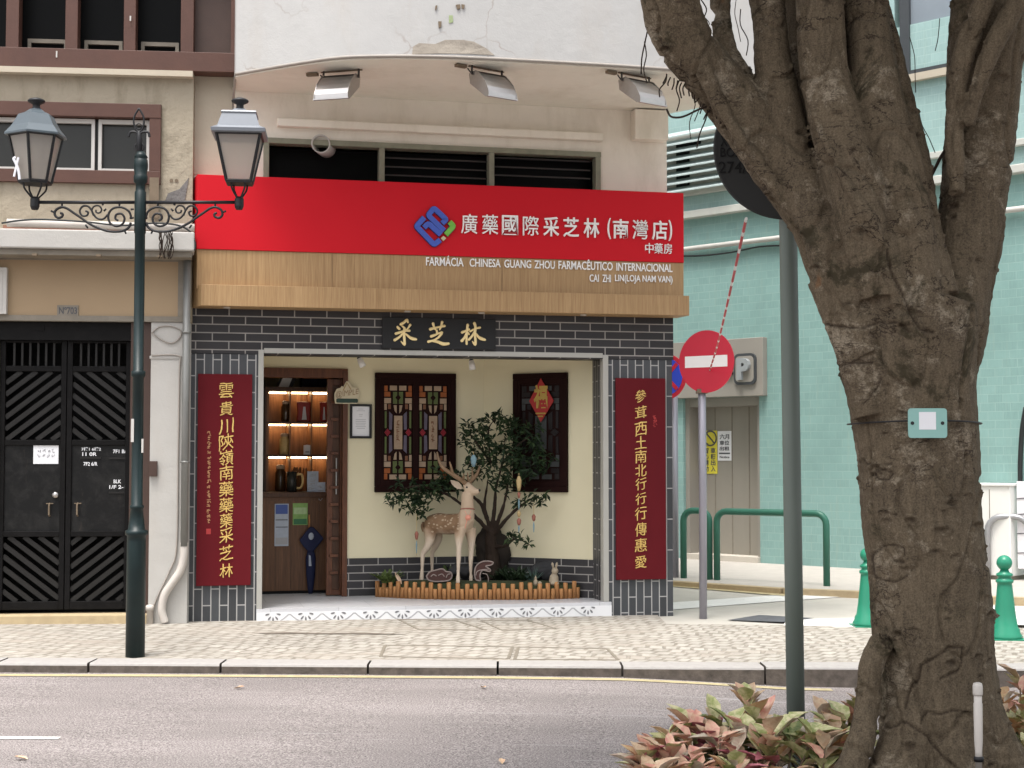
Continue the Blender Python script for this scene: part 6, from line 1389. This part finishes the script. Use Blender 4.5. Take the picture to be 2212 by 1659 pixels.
# white cabinet and steel rail
F0 = FG
cw = thing('utility_cabinet', 'white metal utility cabinet against the green wall', 'cabinet', (GX(2150, -.4, 1150), -.25, .165), FG)
a = MB(); x0, x1 = GX(2095, -.42, 1150), GX(2183, -.42, 1150); zc1 = P(FG, 2150, 1050, -.42)[1]; a.box(x0, x1, -.42, -.04, .21, zc1); a.build('body', M['cabinet_white'], cw, False, .01)
a = MB(); a.box(x0 - .02, x1 + .02, -.44, -.03, zc1, zc1 + .03); a.build('top', M['cabinet_white'], cw, False, .006)
a = MB(); a.box((x0 + x1) / 2 - .004, (x0 + x1) / 2 + .004, -.424, -.4205, .25, zc1 - .04); a.build('door_gap', M['grey_trim'], cw)
a = MB(); a.box(x0 + .02, x1 - .02, -.4, -.06, .165, .21); a.build('plinth', M['grey_trim'], cw)
def rail(pts, r, m, label, name='handrail', cat='handrail', group=None, base=None):
    a = MB(); a.tube(pts, r, 10); b_ = Vector(pts[0]); tag(a.build(name, m, None, True, base=b_), label, cat, group)
def bentrail(p0, p1, h, r=.12):
    p0, p1 = Vector(p0), Vector(p1); d = (p1 - p0); L_ = Vector((d.x, d.y, 0)).length; d = Vector((d.x, d.y, 0)) / L_; up = Vector((0, 0, 1)); out = [p0, p0 + up * (h - r)]
    for i in range(1, 6): t = R(18 * i); out.append(p0 + up * (h - r) + d * r * (1 - math.cos(t)) + up * r * math.sin(t))
    q1 = p1 + up * (p0.z + h - p1.z - r)
    for i in range(0, 6): t = R(90 - 18 * i); out.append(q1 - d * r * (1 - math.cos(t)) + up * r * math.sin(t))
    out += [p1]; return out
zp = .165
def gp(u, v): w = G0(u, v, zp); return w
rail(bentrail(gp(1477, 1249), gp(1533, 1252), .78), .038, M['rail_green'], 'short green tubular handrail behind the no entry pole', group='green handrails along the far kerb')
rail(bentrail(gp(1549, 1253), gp(1786, 1266), .78), .038, M['rail_green'], 'long green tubular handrail passing behind the grey green pole', group='green handrails along the far kerb')
p0 = gp(2134, 1252); rail(bentrail((p0.x, p0.y, zp), (p0.x + .42, p0.y - .2, zp), .72, .17), .035, M['steel'], 'grey steel hoop rail in front of the white cabinet', 'hoop_rail', 'hoop rail')

# ================================================================== TRAFFIC SIGNS
ny = 14.2; nb = W(1519, 1335, ny); nb.z = .06
ne = thing('no_entry_sign', 'red no entry sign with white bar on a grey pole beside the shop corner', 'traffic sign', nb)
tp = W(1516, 850, ny)
a = MB(); a.tube([(nb.x, ny, .05), (W(1518, 1000, ny).x, ny, 1.4), (tp.x, ny, tp.z + .2)], .036, 14); a.build('pole', M['pole_grey'], ne, True)
c = W(1537, 782, ny); nrm = Vector((-.6, -.8, 0)).normalized()
a = MB(); a.disc(c + nrm * .095, nrm, .288, .012, 48); a.build('disc', M['sign_red'], ne)
sd = Vector((-nrm.y, nrm.x, 0)) ; sd = Vector((0, 0, 1)).cross(nrm) * -1
a = MB(); a.obox(c + nrm * .103, sd * .222, Vector((0, 0, .053)), nrm * .0015); a.build('white_bar', M['sign_white'], ne)
a = MB(); a.obox(c + nrm * .065, sd * .15, Vector((0, 0, .02)), nrm * .02); a.obox(Vector((tp.x, ny, tp.z + .02)) , (.05, 0, 0), (0, .05, 0), (0, 0, .02)); a.build('bracket', M['rust'], ne)
npz = W(1457, 1246, 17.95); npz.z = zp
npk = thing('no_parking_sign', 'red and blue no parking sign half hidden behind the right brick pier', 'traffic sign', npz)
a = MB(); a.tube([(npz.x, npz.y, zp), (npz.x, npz.y, W(1457, 790, 17.95).z)], .05, 14); a.build('pole', M['pole_grey'], npk, True)
c = W(1440, 814, 17.85); nrm = Vector((-.75, -1, 0)).normalized(); a = MB(); a.disc(c, nrm, .262, .012, 40); a.build('rim', M['sign_red'], npk)
a = MB(); a.disc(c + nrm * .008, nrm, .215, .004, 40); a.build('disc', M['sign_blue'], npk)
sd = nrm.cross(Vector((0, 0, 1))); a = MB()
for s in (1, -1): dd = (sd + Vector((0, 0, s))).normalized(); a.obox(c + nrm * .0125, dd * .21, dd.cross(nrm) * .022, nrm * .002 * (1 if s > 0 else .8))
a.build('cross', M['sign_red'], npk)
# round sign seen from behind, on the green pole
gy = 6.95; gpb = W(1717, 1540, gy); gpb.z = .12
rs_ = thing('round_sign', 'dark grey back of a round sign on a tall grey green pole behind the tree', 'traffic sign', (W(1720, 1600, gy).x, gy, .12))
a = MB(); a.tube([(W(1721, 1650, gy).x, gy, .1), (W(1712, 1100, gy).x, gy, W(1712, 1100, gy).z), (W(1700, 330, gy).x, gy, W(1700, 330, gy).z), (W(1698, 200, gy).x, gy, W(1698, 200, gy).z)], .041, 18); a.build('pole', M['pole_green'], rs_, True)
c = W(1694, 322, gy - .06); a = MB(); a.disc(c, (0, 1, 0), .312, .012, 56); a.tube([c + Vector((math.cos(t) * .312, 0, math.sin(t) * .312)) for t in [6.2832 * i / 56 for i in range(57)]], .009, 6); a.build('disc', M['disc_back'], rs_)
a = MB(); y = gy - .068
for body, u0, u1, v0, v1 in (('XT', 1556, 1584, 316, 294), ('BOX', 1556, 1606, 339, 319), ('274/A', 1553, 1636, 374, 349)):
    A = W(u0, v0, y); B2 = W(u1, v1, y); a.text(body, A.x, B2.x, A.z, B2.z, y + .001, .003, 0, .0)
a.build('lettering', M['black_room'], rs_)
# striped tape from the round sign to the no entry sign
A = W(1612, 472, gy - .05); B2 = W(1533, 800, ny - .1); cm = W(1584, 610, 9.4)
path = spline([A, A.lerp(B2, .33) + Vector((0, 0, -.04)), A.lerp(B2, .66) + Vector((0, 0, -.05)), B2], 22); k_ = len(path); a = MB()
for i in range(k_ - 1): a.tube([path[i], path[i + 1]], [.0072, .0072], 6, 0 if i % 4 else 1)
tag(a.build('barrier_rope', [M['rope_red'], M['sign_white']], None, base=A), 'red and white twisted rope slanting down to the no entry sign', 'rope')
# bollards
def bollard_proto(u, v, z, label):
    p = G0(u, v, z); t = thing('bollard', label, 'bollard', (p.x, p.y, z), ID, 'green ball top bollards at the pavement corner')
    a = MB(); H = .69; pr = [(.135, 0), (.135, .03), (.12, .05), (.115, .08), (.1, .1), (.085, .2), (.068, .36), (.06, .44), (.06, .455), (.07, .46), (.072, .48), (.055, .49), (.052, .505), (.066, .515), (.066, .53), (.04, .545), (.032, .565)]
    a.lathe(p.x, p.y, [(r, z + h) for r, h in pr], 16); a.build('post', M['bollard'], t, True)
    a = MB(); a.ball((p.x, p.y, z + .62), .063, 0, 20); a.build('ball', M['bollard'], t, True)
    a = MB(); a.box(p.x - .14, p.x + .14, p.y - .14, p.y + .14, z - .02, z + .008); a.build('base_plate', M['bollard'], t)
    return t, p
b1, bp = bollard_proto(1875, 1352, walk_z(2.9), 'green bollard just left of the tree trunk')
p2 = G0(2172, 1380, walk_z(4)); b2 = dup(b1, (p2.x, p2.y, walk_z(4)), 0, 'green bollard right of the tree trunk, near the white cabinet')
# ================================================================== FOREGROUND PLANTER AND TREE
zpl = .12
mb = MB(); outl = [(.62, 5.4), (.5, 6.0), (.55, 6.5), (.8, 6.82), (1.2, 6.95), (3, 7.0), (9, 7.1), (9, 4.6), (2, 4.6), (1., 4.8)]
mb.prismz(outl, -.25, zpl + .01); struct(mb.build('median_kerb', M['kerb_top'], None, False, .02))
mb = MB(); cx = sum(p[0] for p in outl) / 10; mb.prismz([(x + (.12 if x < 1.5 else 0) * 1, y - .12 if y > 6 else y + .12) for x, y in outl], zpl - .02, zpl + .03); struct(mb.build('planter_soil', plain('leaf_mould', (.045, .03, .02), .95, .6, 18, .8, 50)))
TY_ = 6.2; ts = TY_ / FPX
tbase = W(2035, 1700, TY_); tbase.z = zpl
tree = thing('fig_tree', 'large banyan fig tree with fused grey brown trunks in the foreground', 'tree', tbase)
mb = MB()
def stem(pts, n=20, k=5):
    p = [W(u, v, TY_ + d) for u, v, r, d in pts]; mb.tube(spline(p, k), lerps([r * (TY_ + d) / FPX for u, v, r, d in pts], k), n)
stem([(2052, 1800, 165, 0), (2045, 1700, 146, 0), (2036, 1600, 132, 0), (2027, 1500, 127, 0), (2020, 1400, 126, 0), (2006, 1250, 126, 0), (1991, 1100, 128, 0), (1978, 950, 131, 0), (1968, 850, 136, 0), (1958, 750, 150, 0), (1955, 680, 160, .02)], 32)
stem([(1975, 860, 110, -.02), (1900, 720, 100, 0), (1830, 590, 82, .02), (1768, 470, 66, .03), (1692, 362, 68, .03), (1615, 258, 66, .02), (1550, 175, 58, 0), (1490, 108, 60, -.05), (1455, 40, 64, -.1), (1440, -40, 64, -.15), (1420, -170, 62, -.2), (1360, -400, 55, -.3)])
stem([(1640, 300, 50, .08), (1600, 200, 42, .08), (1570, 110, 28, .08), (1558, 30, 25, .1), (1556, -60, 25, .12), (1560, -300, 22, .2)])
stem([(1960, 760, 125, .03), (1900, 600, 120, .06), (1835, 400, 104, .12), (1795, 200, 92, .15), (1775, 0, 88, .17), (1760, -300, 70, .2)])
stem([(1890, 760, 60, -.12), (1830, 640, 52, -.1), (1780, 520, 48, -.08), (1735, 400, 46, -.05), (1700, 280, 44, -.02), (1670, 150, 40, 0), (1661, 40, 41, 0), (1650, -60, 42, .02), (1620, -300, 40, .1)], 18)
stem([(1905, 640, 66, -.16), (1872, 500, 64, -.17), (1835, 370, 62, -.17), (1800, 250, 60, -.15), (1780, 150, 54, -.14), (1773, 40, 55, -.13), (1770, -80, 54, -.12), (1765, -300, 50, -.1)], 18)
stem([(1985, 700, 74, -.14), (1965, 560, 66, -.15), (1942, 430, 62, -.14), (1912, 300, 60, -.12), (1888, 180, 52, -.1), (1873, 60, 47, -.06), (1862, -60, 46, -.03), (1850, -300, 42, 0)], 18)
stem([(2030, 640, 44, -.16), (2008, 520, 34, -.12), (1988, 420, 30, -.09), (1970, 310, 27, -.06), (1950, 220, 24, -.04), (1932, 140, 22, -.02), (1905, 40, 22, 0), (1885, -60, 22, 0)], 14)
stem([(1995, 840, 100, 0), (2040, 700, 92, 0), (2078, 570, 78, .02), (2100, 440, 72, .03), (2113, 320, 76, .02), (2122, 200, 80, 0), (2130, 80, 84, -.03), (2145, -40, 84, -.05), (2190, -300, 72, -.2)])
# strands hugging the limbs
stem([(2070, 420, 16, -.16), (2062, 280, 18, -.17), (2075, 150, 22, -.19), (2110, 40, 24, -.22), (2150, -60, 26, -.25)], 10)
stem([(2090, 270, 16, -.2), (2120, 170, 20, -.24), (2150, 90, 22, -.25), (2200, 0, 24, -.25)], 10)
stem([(1742, 195, 10, -.19), (1765, 262, 12, -.22), (1792, 325, 12, -.25), (1830, 400, 13, -.275), (1868, 462, 15, -.285), (1900, 525, 15, -.27), (1925, 590, 10, -.2)], 10)
stem([(1800, 600, 12, -.04), (1745, 500, 16, -.05), (1690, 420, 18, -.06), (1640, 350, 18, -.07), (1600, 300, 18, -.09), (1560, 230, 18, -.1), (1520, 150, 18, -.12), (1500, 70, 20, -.14), (1490, -40, 20, -.16)], 10)
stem([(1950, 700, 24, -.25), (1935, 600, 24, -.245), (1915, 520, 22, -.235), (1905, 440, 18, -.21)], 10)
stem([(1880, 900, 40, -.12), (1850, 780, 40, -.1), (1812, 680, 40, -.07), (1775, 600, 36, -.03)], 12)
# roots
stem([(1905, 1385, 20, -.12), (1882, 1440, 27, -.14), (1872, 1520, 28, -.16), (1858, 1600, 29, -.2), (1825, 1680, 30, -.25), (1770, 1760, 32, -.3)], 12)
stem([(2090, 1480, 60, -.05), (2120, 1580, 62, -.08), (2175, 1660, 58, -.1), (2260, 1730, 50, -.1)], 14)
stem([(1985, 1520, 60, -.1), (1960, 1620, 62, -.14), (1925, 1700, 60, -.2), (1880, 1780, 50, -.25)], 14)
stem([(2050, 1540, 60, -.12), (2050, 1640, 66, -.16), (2050, 1740, 70, -.2)], 14)
def bark_d(c):
    w = Vector((c.x, c.y, c.z)); n1 = noise.noise(w * 3.2) * .015; n2 = noise.noise(Vector((w.x * 9, w.y * 9, w.z * 2.2))) * .006; n3 = noise.noise(Vector((w.x * 5, w.y * 5, w.z * 46))) * .0028
    n4 = noise.noise(w * 40) * .0016; n5 = -max(0, .07 - abs(noise.noise(Vector((w.x * 5, w.y * 5, w.z * 3)) + Vector((5, 5, 5))))) * .22
    return n1 + n2 + n3 + n4 + n5
k = N('fig_bark'); v = k.coord()
def ridged(vec, sc, det, w, dist=.4):
    f = k.noise(vec, sc, det, .6, dist); m1 = k.n('Math', operation='SUBTRACT'); m1.inputs[1].default_value = .5; k.l(f, m1.inputs[0]); m2_ = k.n('Math', operation='ABSOLUTE'); k.l(m1.outputs[0], m2_.inputs[0]); return k.ramp(m2_.outputs[0], .0, w, (1, 1, 1), (0, 0, 0))
big = k.noise(v, 2.1, 5, .6, .3); col = k.mix(k.ramp(big, .36, .66), (.05, .036, .022), (.13, .098, .062))
fib = k.noise(k.coord((1, 1, .22)), 42, 6, .7); col = k.mix(.5, col, k.ramp(fib, .36, .66, (.028, .02, .013), (.17, .13, .085)))
grain = k.noise(v, 150, 4, .7); col = k.mix(.35, col, k.ramp(grain, .35, .65, (.026, .019, .013), (.22, .175, .122)))
pal_ = k.ramp(k.noise(v, 3.3, 8, .78), .54, .62); col = k.mix(pal_, col, k.mix(k.ramp(grain, .4, .6), (.16, .13, .095), (.27, .225, .165)))
mos = k.ramp(k.noise(v, 2.7, 8, .76, .5), .56, .63); col = k.mix(mos, col, (.042, .034, .02)); rust_ = k.ramp(k.noise(v, 2.9, 5), .7, .76); col = k.mix(rust_, col, (.2, .085, .03))
cr1 = k.mix(1., ridged(k.coord((1, 1, 2.0)), 3.0, 6, .010), k.ramp(k.noise(v, 2.4, 3), .47, .56), 'MULTIPLY'); cr2 = ridged(k.coord((1, 1, 3.2)), 9, 5, .03); cr2g = k.mix(1., cr2, k.ramp(k.noise(v, 3.4, 3), .52, .66), 'MULTIPLY')
at_ = k.n('Attribute', attribute_name='scar'); col = k.mix(cr2g, col, (.05, .035, .024)); col = k.mix(cr1, col, (.02, .013, .009)); col = k.mix(at_.outputs['Fac'], col, (.03, .02, .013))
b_ = k.bump(fib, .5, .012); b_ = k.bump(cr2g, -.8, .012, b_); b_ = k.bump(cr1, -1., .03, b_); k.bump(grain, .5, .006, b_)
M['fig_bark'] = k.fin(col, .85, 0, .15)
tko = remesh(mb, .0075, 'trunk', M['fig_bark'], tree, bark_d, 1)
import numpy as np
me = tko.data; nv = len(me.vertices); co = np.empty(nv * 3); me.vertices.foreach_get('co', co); co = co.reshape(-1, 3); no = np.array([tuple(v_.normal) for v_ in me.vertices]); rs2 = np.random.RandomState(5); sc_a = np.zeros(nv)
vis = np.where((co[:, 2] < 3.6) & (no[:, 1] < .2))[0]; dsp = np.zeros(nv)
for i_ in rs2.choice(vis, 260, replace=False):
    p_ = co[i_]; up_ = p_[2] > 1.5; r_ = rs2.uniform(.009, .03) * (1.0 if up_ else 1.25); asp = rs2.uniform(1.5, 2.6); dl = co - p_; q_ = (dl[:, 0] ** 2 + dl[:, 1] ** 2 + (dl[:, 2] * asp) ** 2) / r_ ** 2
    near = q_ < 6; qn = np.sqrt(q_[near]); ring_ = np.exp(-((qn - 1.05) / .24) ** 2) * np.where(dl[near, 2] > 0, 1.25, .55); pit_ = np.exp(-(qn / .62) ** 2)
    dsp[near] += r_ * (.34 * ring_ - .42 * pit_); sc_a[near] = np.maximum(sc_a[near], pit_ * rs2.uniform(.25, .85))
def pa(l): return [(W(1700.7 + x * .3386, 1097 + y * .3386, 5.96).x, W(1700.7 + x * .3386, 1097 + y * .3386, 5.96).z) for x, y in l]
def pb(l): return [(W(1591 + x * .3638, 548.6 + y * .3638, 5.96).x, W(1591 + x * .3638, 548.6 + y * .3638, 5.96).z) for x, y in l]
GR = [(pa([(770, 1290), (800, 1200), (850, 1110), (870, 1010), (960, 950), (1040, 890), (1120, 890), (1120, 960), (1090, 1040), (980, 1090)]), .007, .014), (pa([(580, 1440), (680, 1420), (770, 1375), (850, 1430), (900, 1460), (980, 1580), (1060, 1650)]), .007, .014),
      (pa([(700 + 88 * math.cos(t) * (1 + .1 * math.sin(3 * t)) + 10 * math.sin(5 * t), 365 + 135 * math.sin(t) * (1 + .12 * math.cos(2 * t))) for t in [.5 + 5.4 * i / 22 for i in range(23)]]), .006, .009), (pa([(730, 350), (760, 355)]), .008, .014), (pa([(860, 1380), (900, 1310), (980, 1320), (1060, 1290), (1160, 1310)]), .006, .01),
      (pb([(880, -20), (910, 140), (960, 230), (1010, 340), (1070, 450), (1150, 470)]), .008, .016), (pb([(580, 400), (680, 430), (750, 440), (860, 400), (950, 420), (1010, 470)]), .007, .013), (pb([(600, 680), (700, 640), (820, 640)]), .007, .012), (pb([(860, 1310), (900, 1280), (950, 1300), (930, 1340), (880, 1340), (860, 1310)]), .006, .011),
      (pb([(780, 880), (850, 800), (870, 740)]), .006, .01), (pb([(740, 1220), (860, 1255), (940, 1250)]), .005, .009)]
fm_ = (no[:, 1] < .35) & (co[:, 2] < 3.7); fx_ = co[fm_]; tb_ = tree.location; dg_ = np.zeros(len(fx_)); sg_ = np.zeros(len(fx_))
for pl_, w_, dp_ in GR:
    dm2 = np.full(len(fx_), 9.)
    for (xa_, za_), (xb_, zb_) in zip(pl_[:-1], pl_[1:]):
        xa_ -= tb_.x; xb_ -= tb_.x; za_ -= tb_.z; zb_ -= tb_.z; L2_ = (xb_ - xa_) ** 2 + (zb_ - za_) ** 2 + 1e-9
        tt_ = np.clip(((fx_[:, 0] - xa_) * (xb_ - xa_) + (fx_[:, 2] - za_) * (zb_ - za_)) / L2_, 0, 1); dm2 = np.minimum(dm2, np.hypot(fx_[:, 0] - xa_ - tt_ * (xb_ - xa_), fx_[:, 2] - za_ - tt_ * (zb_ - za_)))
    w_ *= .72; dp_ *= .62; dg_ += -dp_ * np.exp(-(dm2 / w_) ** 2) + dp_ * .35 * np.exp(-((dm2 - 2.6 * w_) / (1.1 * w_)) ** 2); sg_ = np.maximum(sg_, .9 * np.exp(-(dm2 / (w_ * .8)) ** 2))
dsp[fm_] += dg_; sc_a[fm_] = np.maximum(sc_a[fm_], sg_)
co += no * dsp[:, None]; me.vertices.foreach_set('co', co.ravel()); at = me.attributes.new('scar', 'FLOAT', 'POINT'); at.data.foreach_set('value', sc_a); me.update()
# crown, unseen above the picture; spread and leaf size shaped for the shade it casts
cr = MB(); rr = random.Random(31)
lm = MB()
tops = [W(1360, -400, TY_ - .3), W(1560, -300, TY_ + .2), W(1650, -300, TY_ + .3), W(1790, -300, TY_ - .2), W(1850, -300, TY_ + .1), W(2190, -300, TY_ - .2)]
tips = []
for i, t in enumerate(tops):
    for j in range(5):
        a_ = rr.uniform(0, 6.28); rd = rr.uniform(1.4, 3.6); e2 = Vector((2.2 + rd * math.cos(a_) * .9, 5.0 + rd * .8 * math.sin(a_), rr.uniform(5.6, 7.2))); mid = t.lerp(e2, .5) + Vector((0, 0, .5))
        lm.tube(spline([t - Vector((0, 0, .15)), mid, e2], 5), lerps([.09, .05, .015], 5), 7); tips.append(e2); tips.append(mid.lerp(e2, .5))
lm.build('branch', M['fig_bark'], tree, True)
for i in range(21000):
    if rr.random() < .6: t = rr.choice(tips); p = t + Vector((rr.gauss(0, .5), rr.gauss(0, .5), rr.gauss(0, .3)))
    else:
        a_ = rr.uniform(0, 6.28); rd = math.sqrt(rr.random()) * 3.9; p = Vector((2.3 + rd * math.cos(a_) * .95, 5.0 + rd * .85 * math.sin(a_), rr.uniform(5.2, 7.4)))
    if p.z < 4.9: p.z = 4.9 + rr.random() * .4
    if p.y > 8.6: continue
    cr.leaf(p, (rr.uniform(-1, 1), rr.uniform(-1, 1), rr.uniform(-.8, .4)), (rr.uniform(-.4, .4), rr.uniform(-.4, .4), 1), rr.uniform(.17, .27), .12, 0 if rr.random() < .6 else 1, .2)
cr.build('crown', [plain('fig_leaf', (.04, .085, .025), .4, .4, 4, 0), plain('fig_leaf_pale', (.07, .13, .035), .4, .4, 4, 0)], tree)
# thin aerial roots
ar = MB(); rr = random.Random(14)
def strand(pts, r=.003): ar.tube(spline([W(u, v, TY_ + d) for u, v, d in pts], 4), r, 5)
for u0, v0, u1, v1 in ((1470, 168, 1462, 240), (1496, 190, 1492, 300), (1515, 205, 1500, 262), (1530, 225, 1505, 320), (1545, 232, 1520, 258), (1400, 60, 1385, 160), (1392, 90, 1398, 180), (1440, 160, 1425, 210), (1590, 0, 1600, 90), (1600, 20, 1612, 120), (1515, 0, 1525, 60), (1965, 80, 1978, 200), (2030, 40, 2020, 110), (1990, 330, 2003, 380), (1985, 240, 2020, 330), (1525, 40, 1532, 70)):
    m_ = [(u0, v0, 0), ((u0 * 2 + u1) / 3 + rr.uniform(-8, 8), (v0 * 2 + v1) / 3, -.02), ((u0 + 2 * u1) / 3 + rr.uniform(-8, 8), (v0 + 2 * v1) / 3, -.03), (u1, v1, -.02)]; strand(m_, rr.uniform(.0015, .0035))
strand([(1440, 236, -.05), (1450, 252, -.08), (1475, 252, -.08), (1510, 236, -.04), (1545, 224, 0)], .0045)
strand([(2012, 380, .0), (2022, 360, 0), (2032, 340, 0), (2045, 320, 0)], .007)
for i in range(16):
    u = 1440 + i * 8; v = 165 + (u - 1440) * .6 + rr.uniform(-6, 4); strand([(u, v - 4, 0), (u + rr.uniform(-6, 2), v + 8, -.02), (u + rr.uniform(-12, 2), v + rr.uniform(12, 30), -.03)], .003)
ar.build('aerial_root', M['bark_dark'], tree, True)
# tag tied round the trunk
tgp = W(2003, 914, 5.93)
tg = thing('tree_tag', 'small teal plastic tag with a white square wired round the tree trunk', 'tag', tgp)
y = tgp.y - .01; A = W(1962, 946, y); B2 = W(2045, 882, y); a = MB(); r_ = .012; pts = []
for cx, cz, a0 in ((B2.x - r_, B2.z - r_, 0), (A.x + r_, B2.z - r_, 90), (A.x + r_, A.z + r_, 180), (B2.x - r_, A.z + r_, 270)):
    for i in range(5): t = R(a0 + 22.5 * i); pts.append((cx + r_ * math.cos(t), cz + r_ * math.sin(t)))
a.prism(pts, y - .003, y + .003); a.build('plate', M['tag_teal'], tg)
A = W(1985, 928, y); B2 = W(2021, 890, y); a = MB(); a.box(A.x, B2.x, y - .0045, y - .0031, A.z, B2.z); a.build('white_label', M['paper'], tg)
a = MB()
for u in (1971, 2036): q_ = W(u, 914, y - .004); a = MB(); a.disc(q_, (0, 1, 0), .007, .003, 12); a.build('eyelet', M['iron'], tg)
a = MB(); cxx = W(1974, 915, TY_).x; zz_ = W(1974, 914, TY_).z
a.tube([(cxx + .262 * math.cos(t), TY_ - .265 * math.sin(t), zz_ - .004 * math.cos(2 * t)) for t in [math.pi * 2 * i / 48 for i in range(49)]], .0032, 6); a.build('wire', M['iron'], tg, True)
# irrigation riser
rp_ = W(2112, 1700, 5.75); rx = W(2113, 1560, 5.75).x; zz = lambda v: W(2112, v, 5.75).z; ps_ = 5.75 / FPX
rv = thing('irrigation_riser', 'white plastic irrigation pipe standing in front of the tree trunk', 'pipe', (rx, 5.75, zpl))
a = MB(); a.lathe(rx, 5.75, [(7 * ps_, zpl - .02), (7 * ps_, zz(1640)), (7.5 * ps_, zz(1640)), (7.5 * ps_, zz(1622)), (9 * ps_, zz(1600)), (9.5 * ps_, zz(1520)), (8.5 * ps_, zz(1518)), (8.5 * ps_, zz(1500))], 16); a.build('pipe', M['pvc'], rv, True)
a = MB(); a.lathe(rx, 5.75, [(10 * ps_, zz(1502)), (10.5 * ps_, zz(1498)), (10.5 * ps_, zz(1482)), (9 * ps_, zz(1476)), (4 * ps_, zz(1474))], 16); a.build('cap', M['pvc'], rv, True)
a = MB(); a.lathe(rx, 5.75, [(10.5 * ps_, zz(1645)), (10.5 * ps_, zz(1636)), (9 * ps_, zz(1634))], 16); a.build('collar', M['iron'], rv, True)
# ---- croton plants
rr = random.Random(77)
def croton(x, y, h, n, label, tilt=0, pal=None):
    t = thing('croton_plant', label, 'plant', (x, y, zpl + .02), ID, 'variegated plants in the bed under the tree')
    lf = MB(); sm = MB(); base = Vector((x, y, zpl + .02)); pal = pal or [0, 0, 0, 1, 2, 2, 2, 3, 5, 7, 7, 4]
    for s in range(rr.choice((3, 4))):
        top = base + Vector((rr.uniform(-.1, .1) + tilt * .1, rr.uniform(-.08, .08), h * rr.uniform(.75, 1.0))); sm.tube([base + Vector((rr.uniform(-.03, .03), rr.uniform(-.03, .03), -.03)), base.lerp(top, .5) + Vector((rr.uniform(-.02, .02), 0, 0)), top], [.006, .005, .003], 6)
        for i in range(n):
            f = rr.uniform(.45, 1.0); p = base.lerp(top, f); a_ = rr.uniform(0, 6.283); up = (f - .45) * 2.4 + rr.uniform(-.1, .5)
            d_ = Vector((math.cos(a_), math.sin(a_), up)); L_ = rr.uniform(.08, .145) * (1.1 if f < .8 else .9)
            lf.leaf(p + d_.normalized() * .012, d_, Vector((-math.cos(a_) * .6 * up, -math.sin(a_) * .6 * up, 1)), L_, L_ * rr.uniform(.5, .72), rr.choice(pal) if f > .6 else rr.choice((4, 6, 6, 3, 7)), rr.uniform(.05, .5), 4)
    lf.build('foliage', M['croton'], t, True); sm.build('stem', plain('croton_stem', (.12, .08, .05), .7), t, True)
LBL_L = 'low pink, cream and green leafed plant at the left end of the bed'
LBL_P = 'low pink, cream and green leafed plant around the foot of the grey green pole'
LBL_R = 'low orange and cream leafed plant in the bed right of the tree trunk'
spots = []
for u, v, y in ((1395, 1650, 6.15), (1430, 1620, 6.35), (1460, 1590, 6.4), (1430, 1668, 6.0), (1475, 1620, 6.1), (1500, 1560, 6.45), (1540, 1590, 6.25), (1565, 1640, 5.95), (1600, 1560, 6.4), (1640, 1600, 6.15)):
    spots.append((u, v + 6, y, LBL_L, None))
for u, v, y in ((1640, 1530, 6.55), (1680, 1550, 6.4), (1700, 1600, 6.2), (1745, 1570, 6.3), (1760, 1620, 6.1), (1800, 1540, 6.55), (1840, 1520, 6.65), (1820, 1590, 6.35)):
    spots.append((u, v, y, LBL_P, [0, 2, 3, 3, 4, 5, 7, 2]))
for u, v, y in ((2195, 1490, 6.7), (2230, 1460, 6.8), (2190, 1560, 6.5), (2225, 1540, 6.5), (2215, 1600, 6.3)):
    spots.append((u, v, y, LBL_R, [0, 2, 3, 3, 5, 5, 7, 2]))
for u, v, y, lab, pal in spots:
    w = W(u, v - 4, y); croton(w.x, y, max(.18, w.z - zpl), 10, lab, 0, pal)
# fallen leaves
fl = random.Random(6); lv_ = [(590, 1450, 'on the gutter line below the shop'), (1040, 1485, 'on the near road below the long pavement frame'), (60, 1640, 'on the road at the lower left corner'), (1085, 1650, 'on the road left of the plant bed'), (505, 1487, 'on the road right of the lamp base')]
for u, v, where in lv_:
    p = G0(u, v, .0); z = road_z(p.x); p = G0(u, v, z + .004); a = MB(); an = fl.uniform(0, 6.28); a.leaf(p, (math.cos(an), math.sin(an), .05), (0, 0, 1), .07, .035, 0, -.15, 4); tag(a.build('fallen_leaf', M['croton'][2], None, base=p), 'small dry leaf lying ' + where, 'leaf', 'fallen leaves on the road')
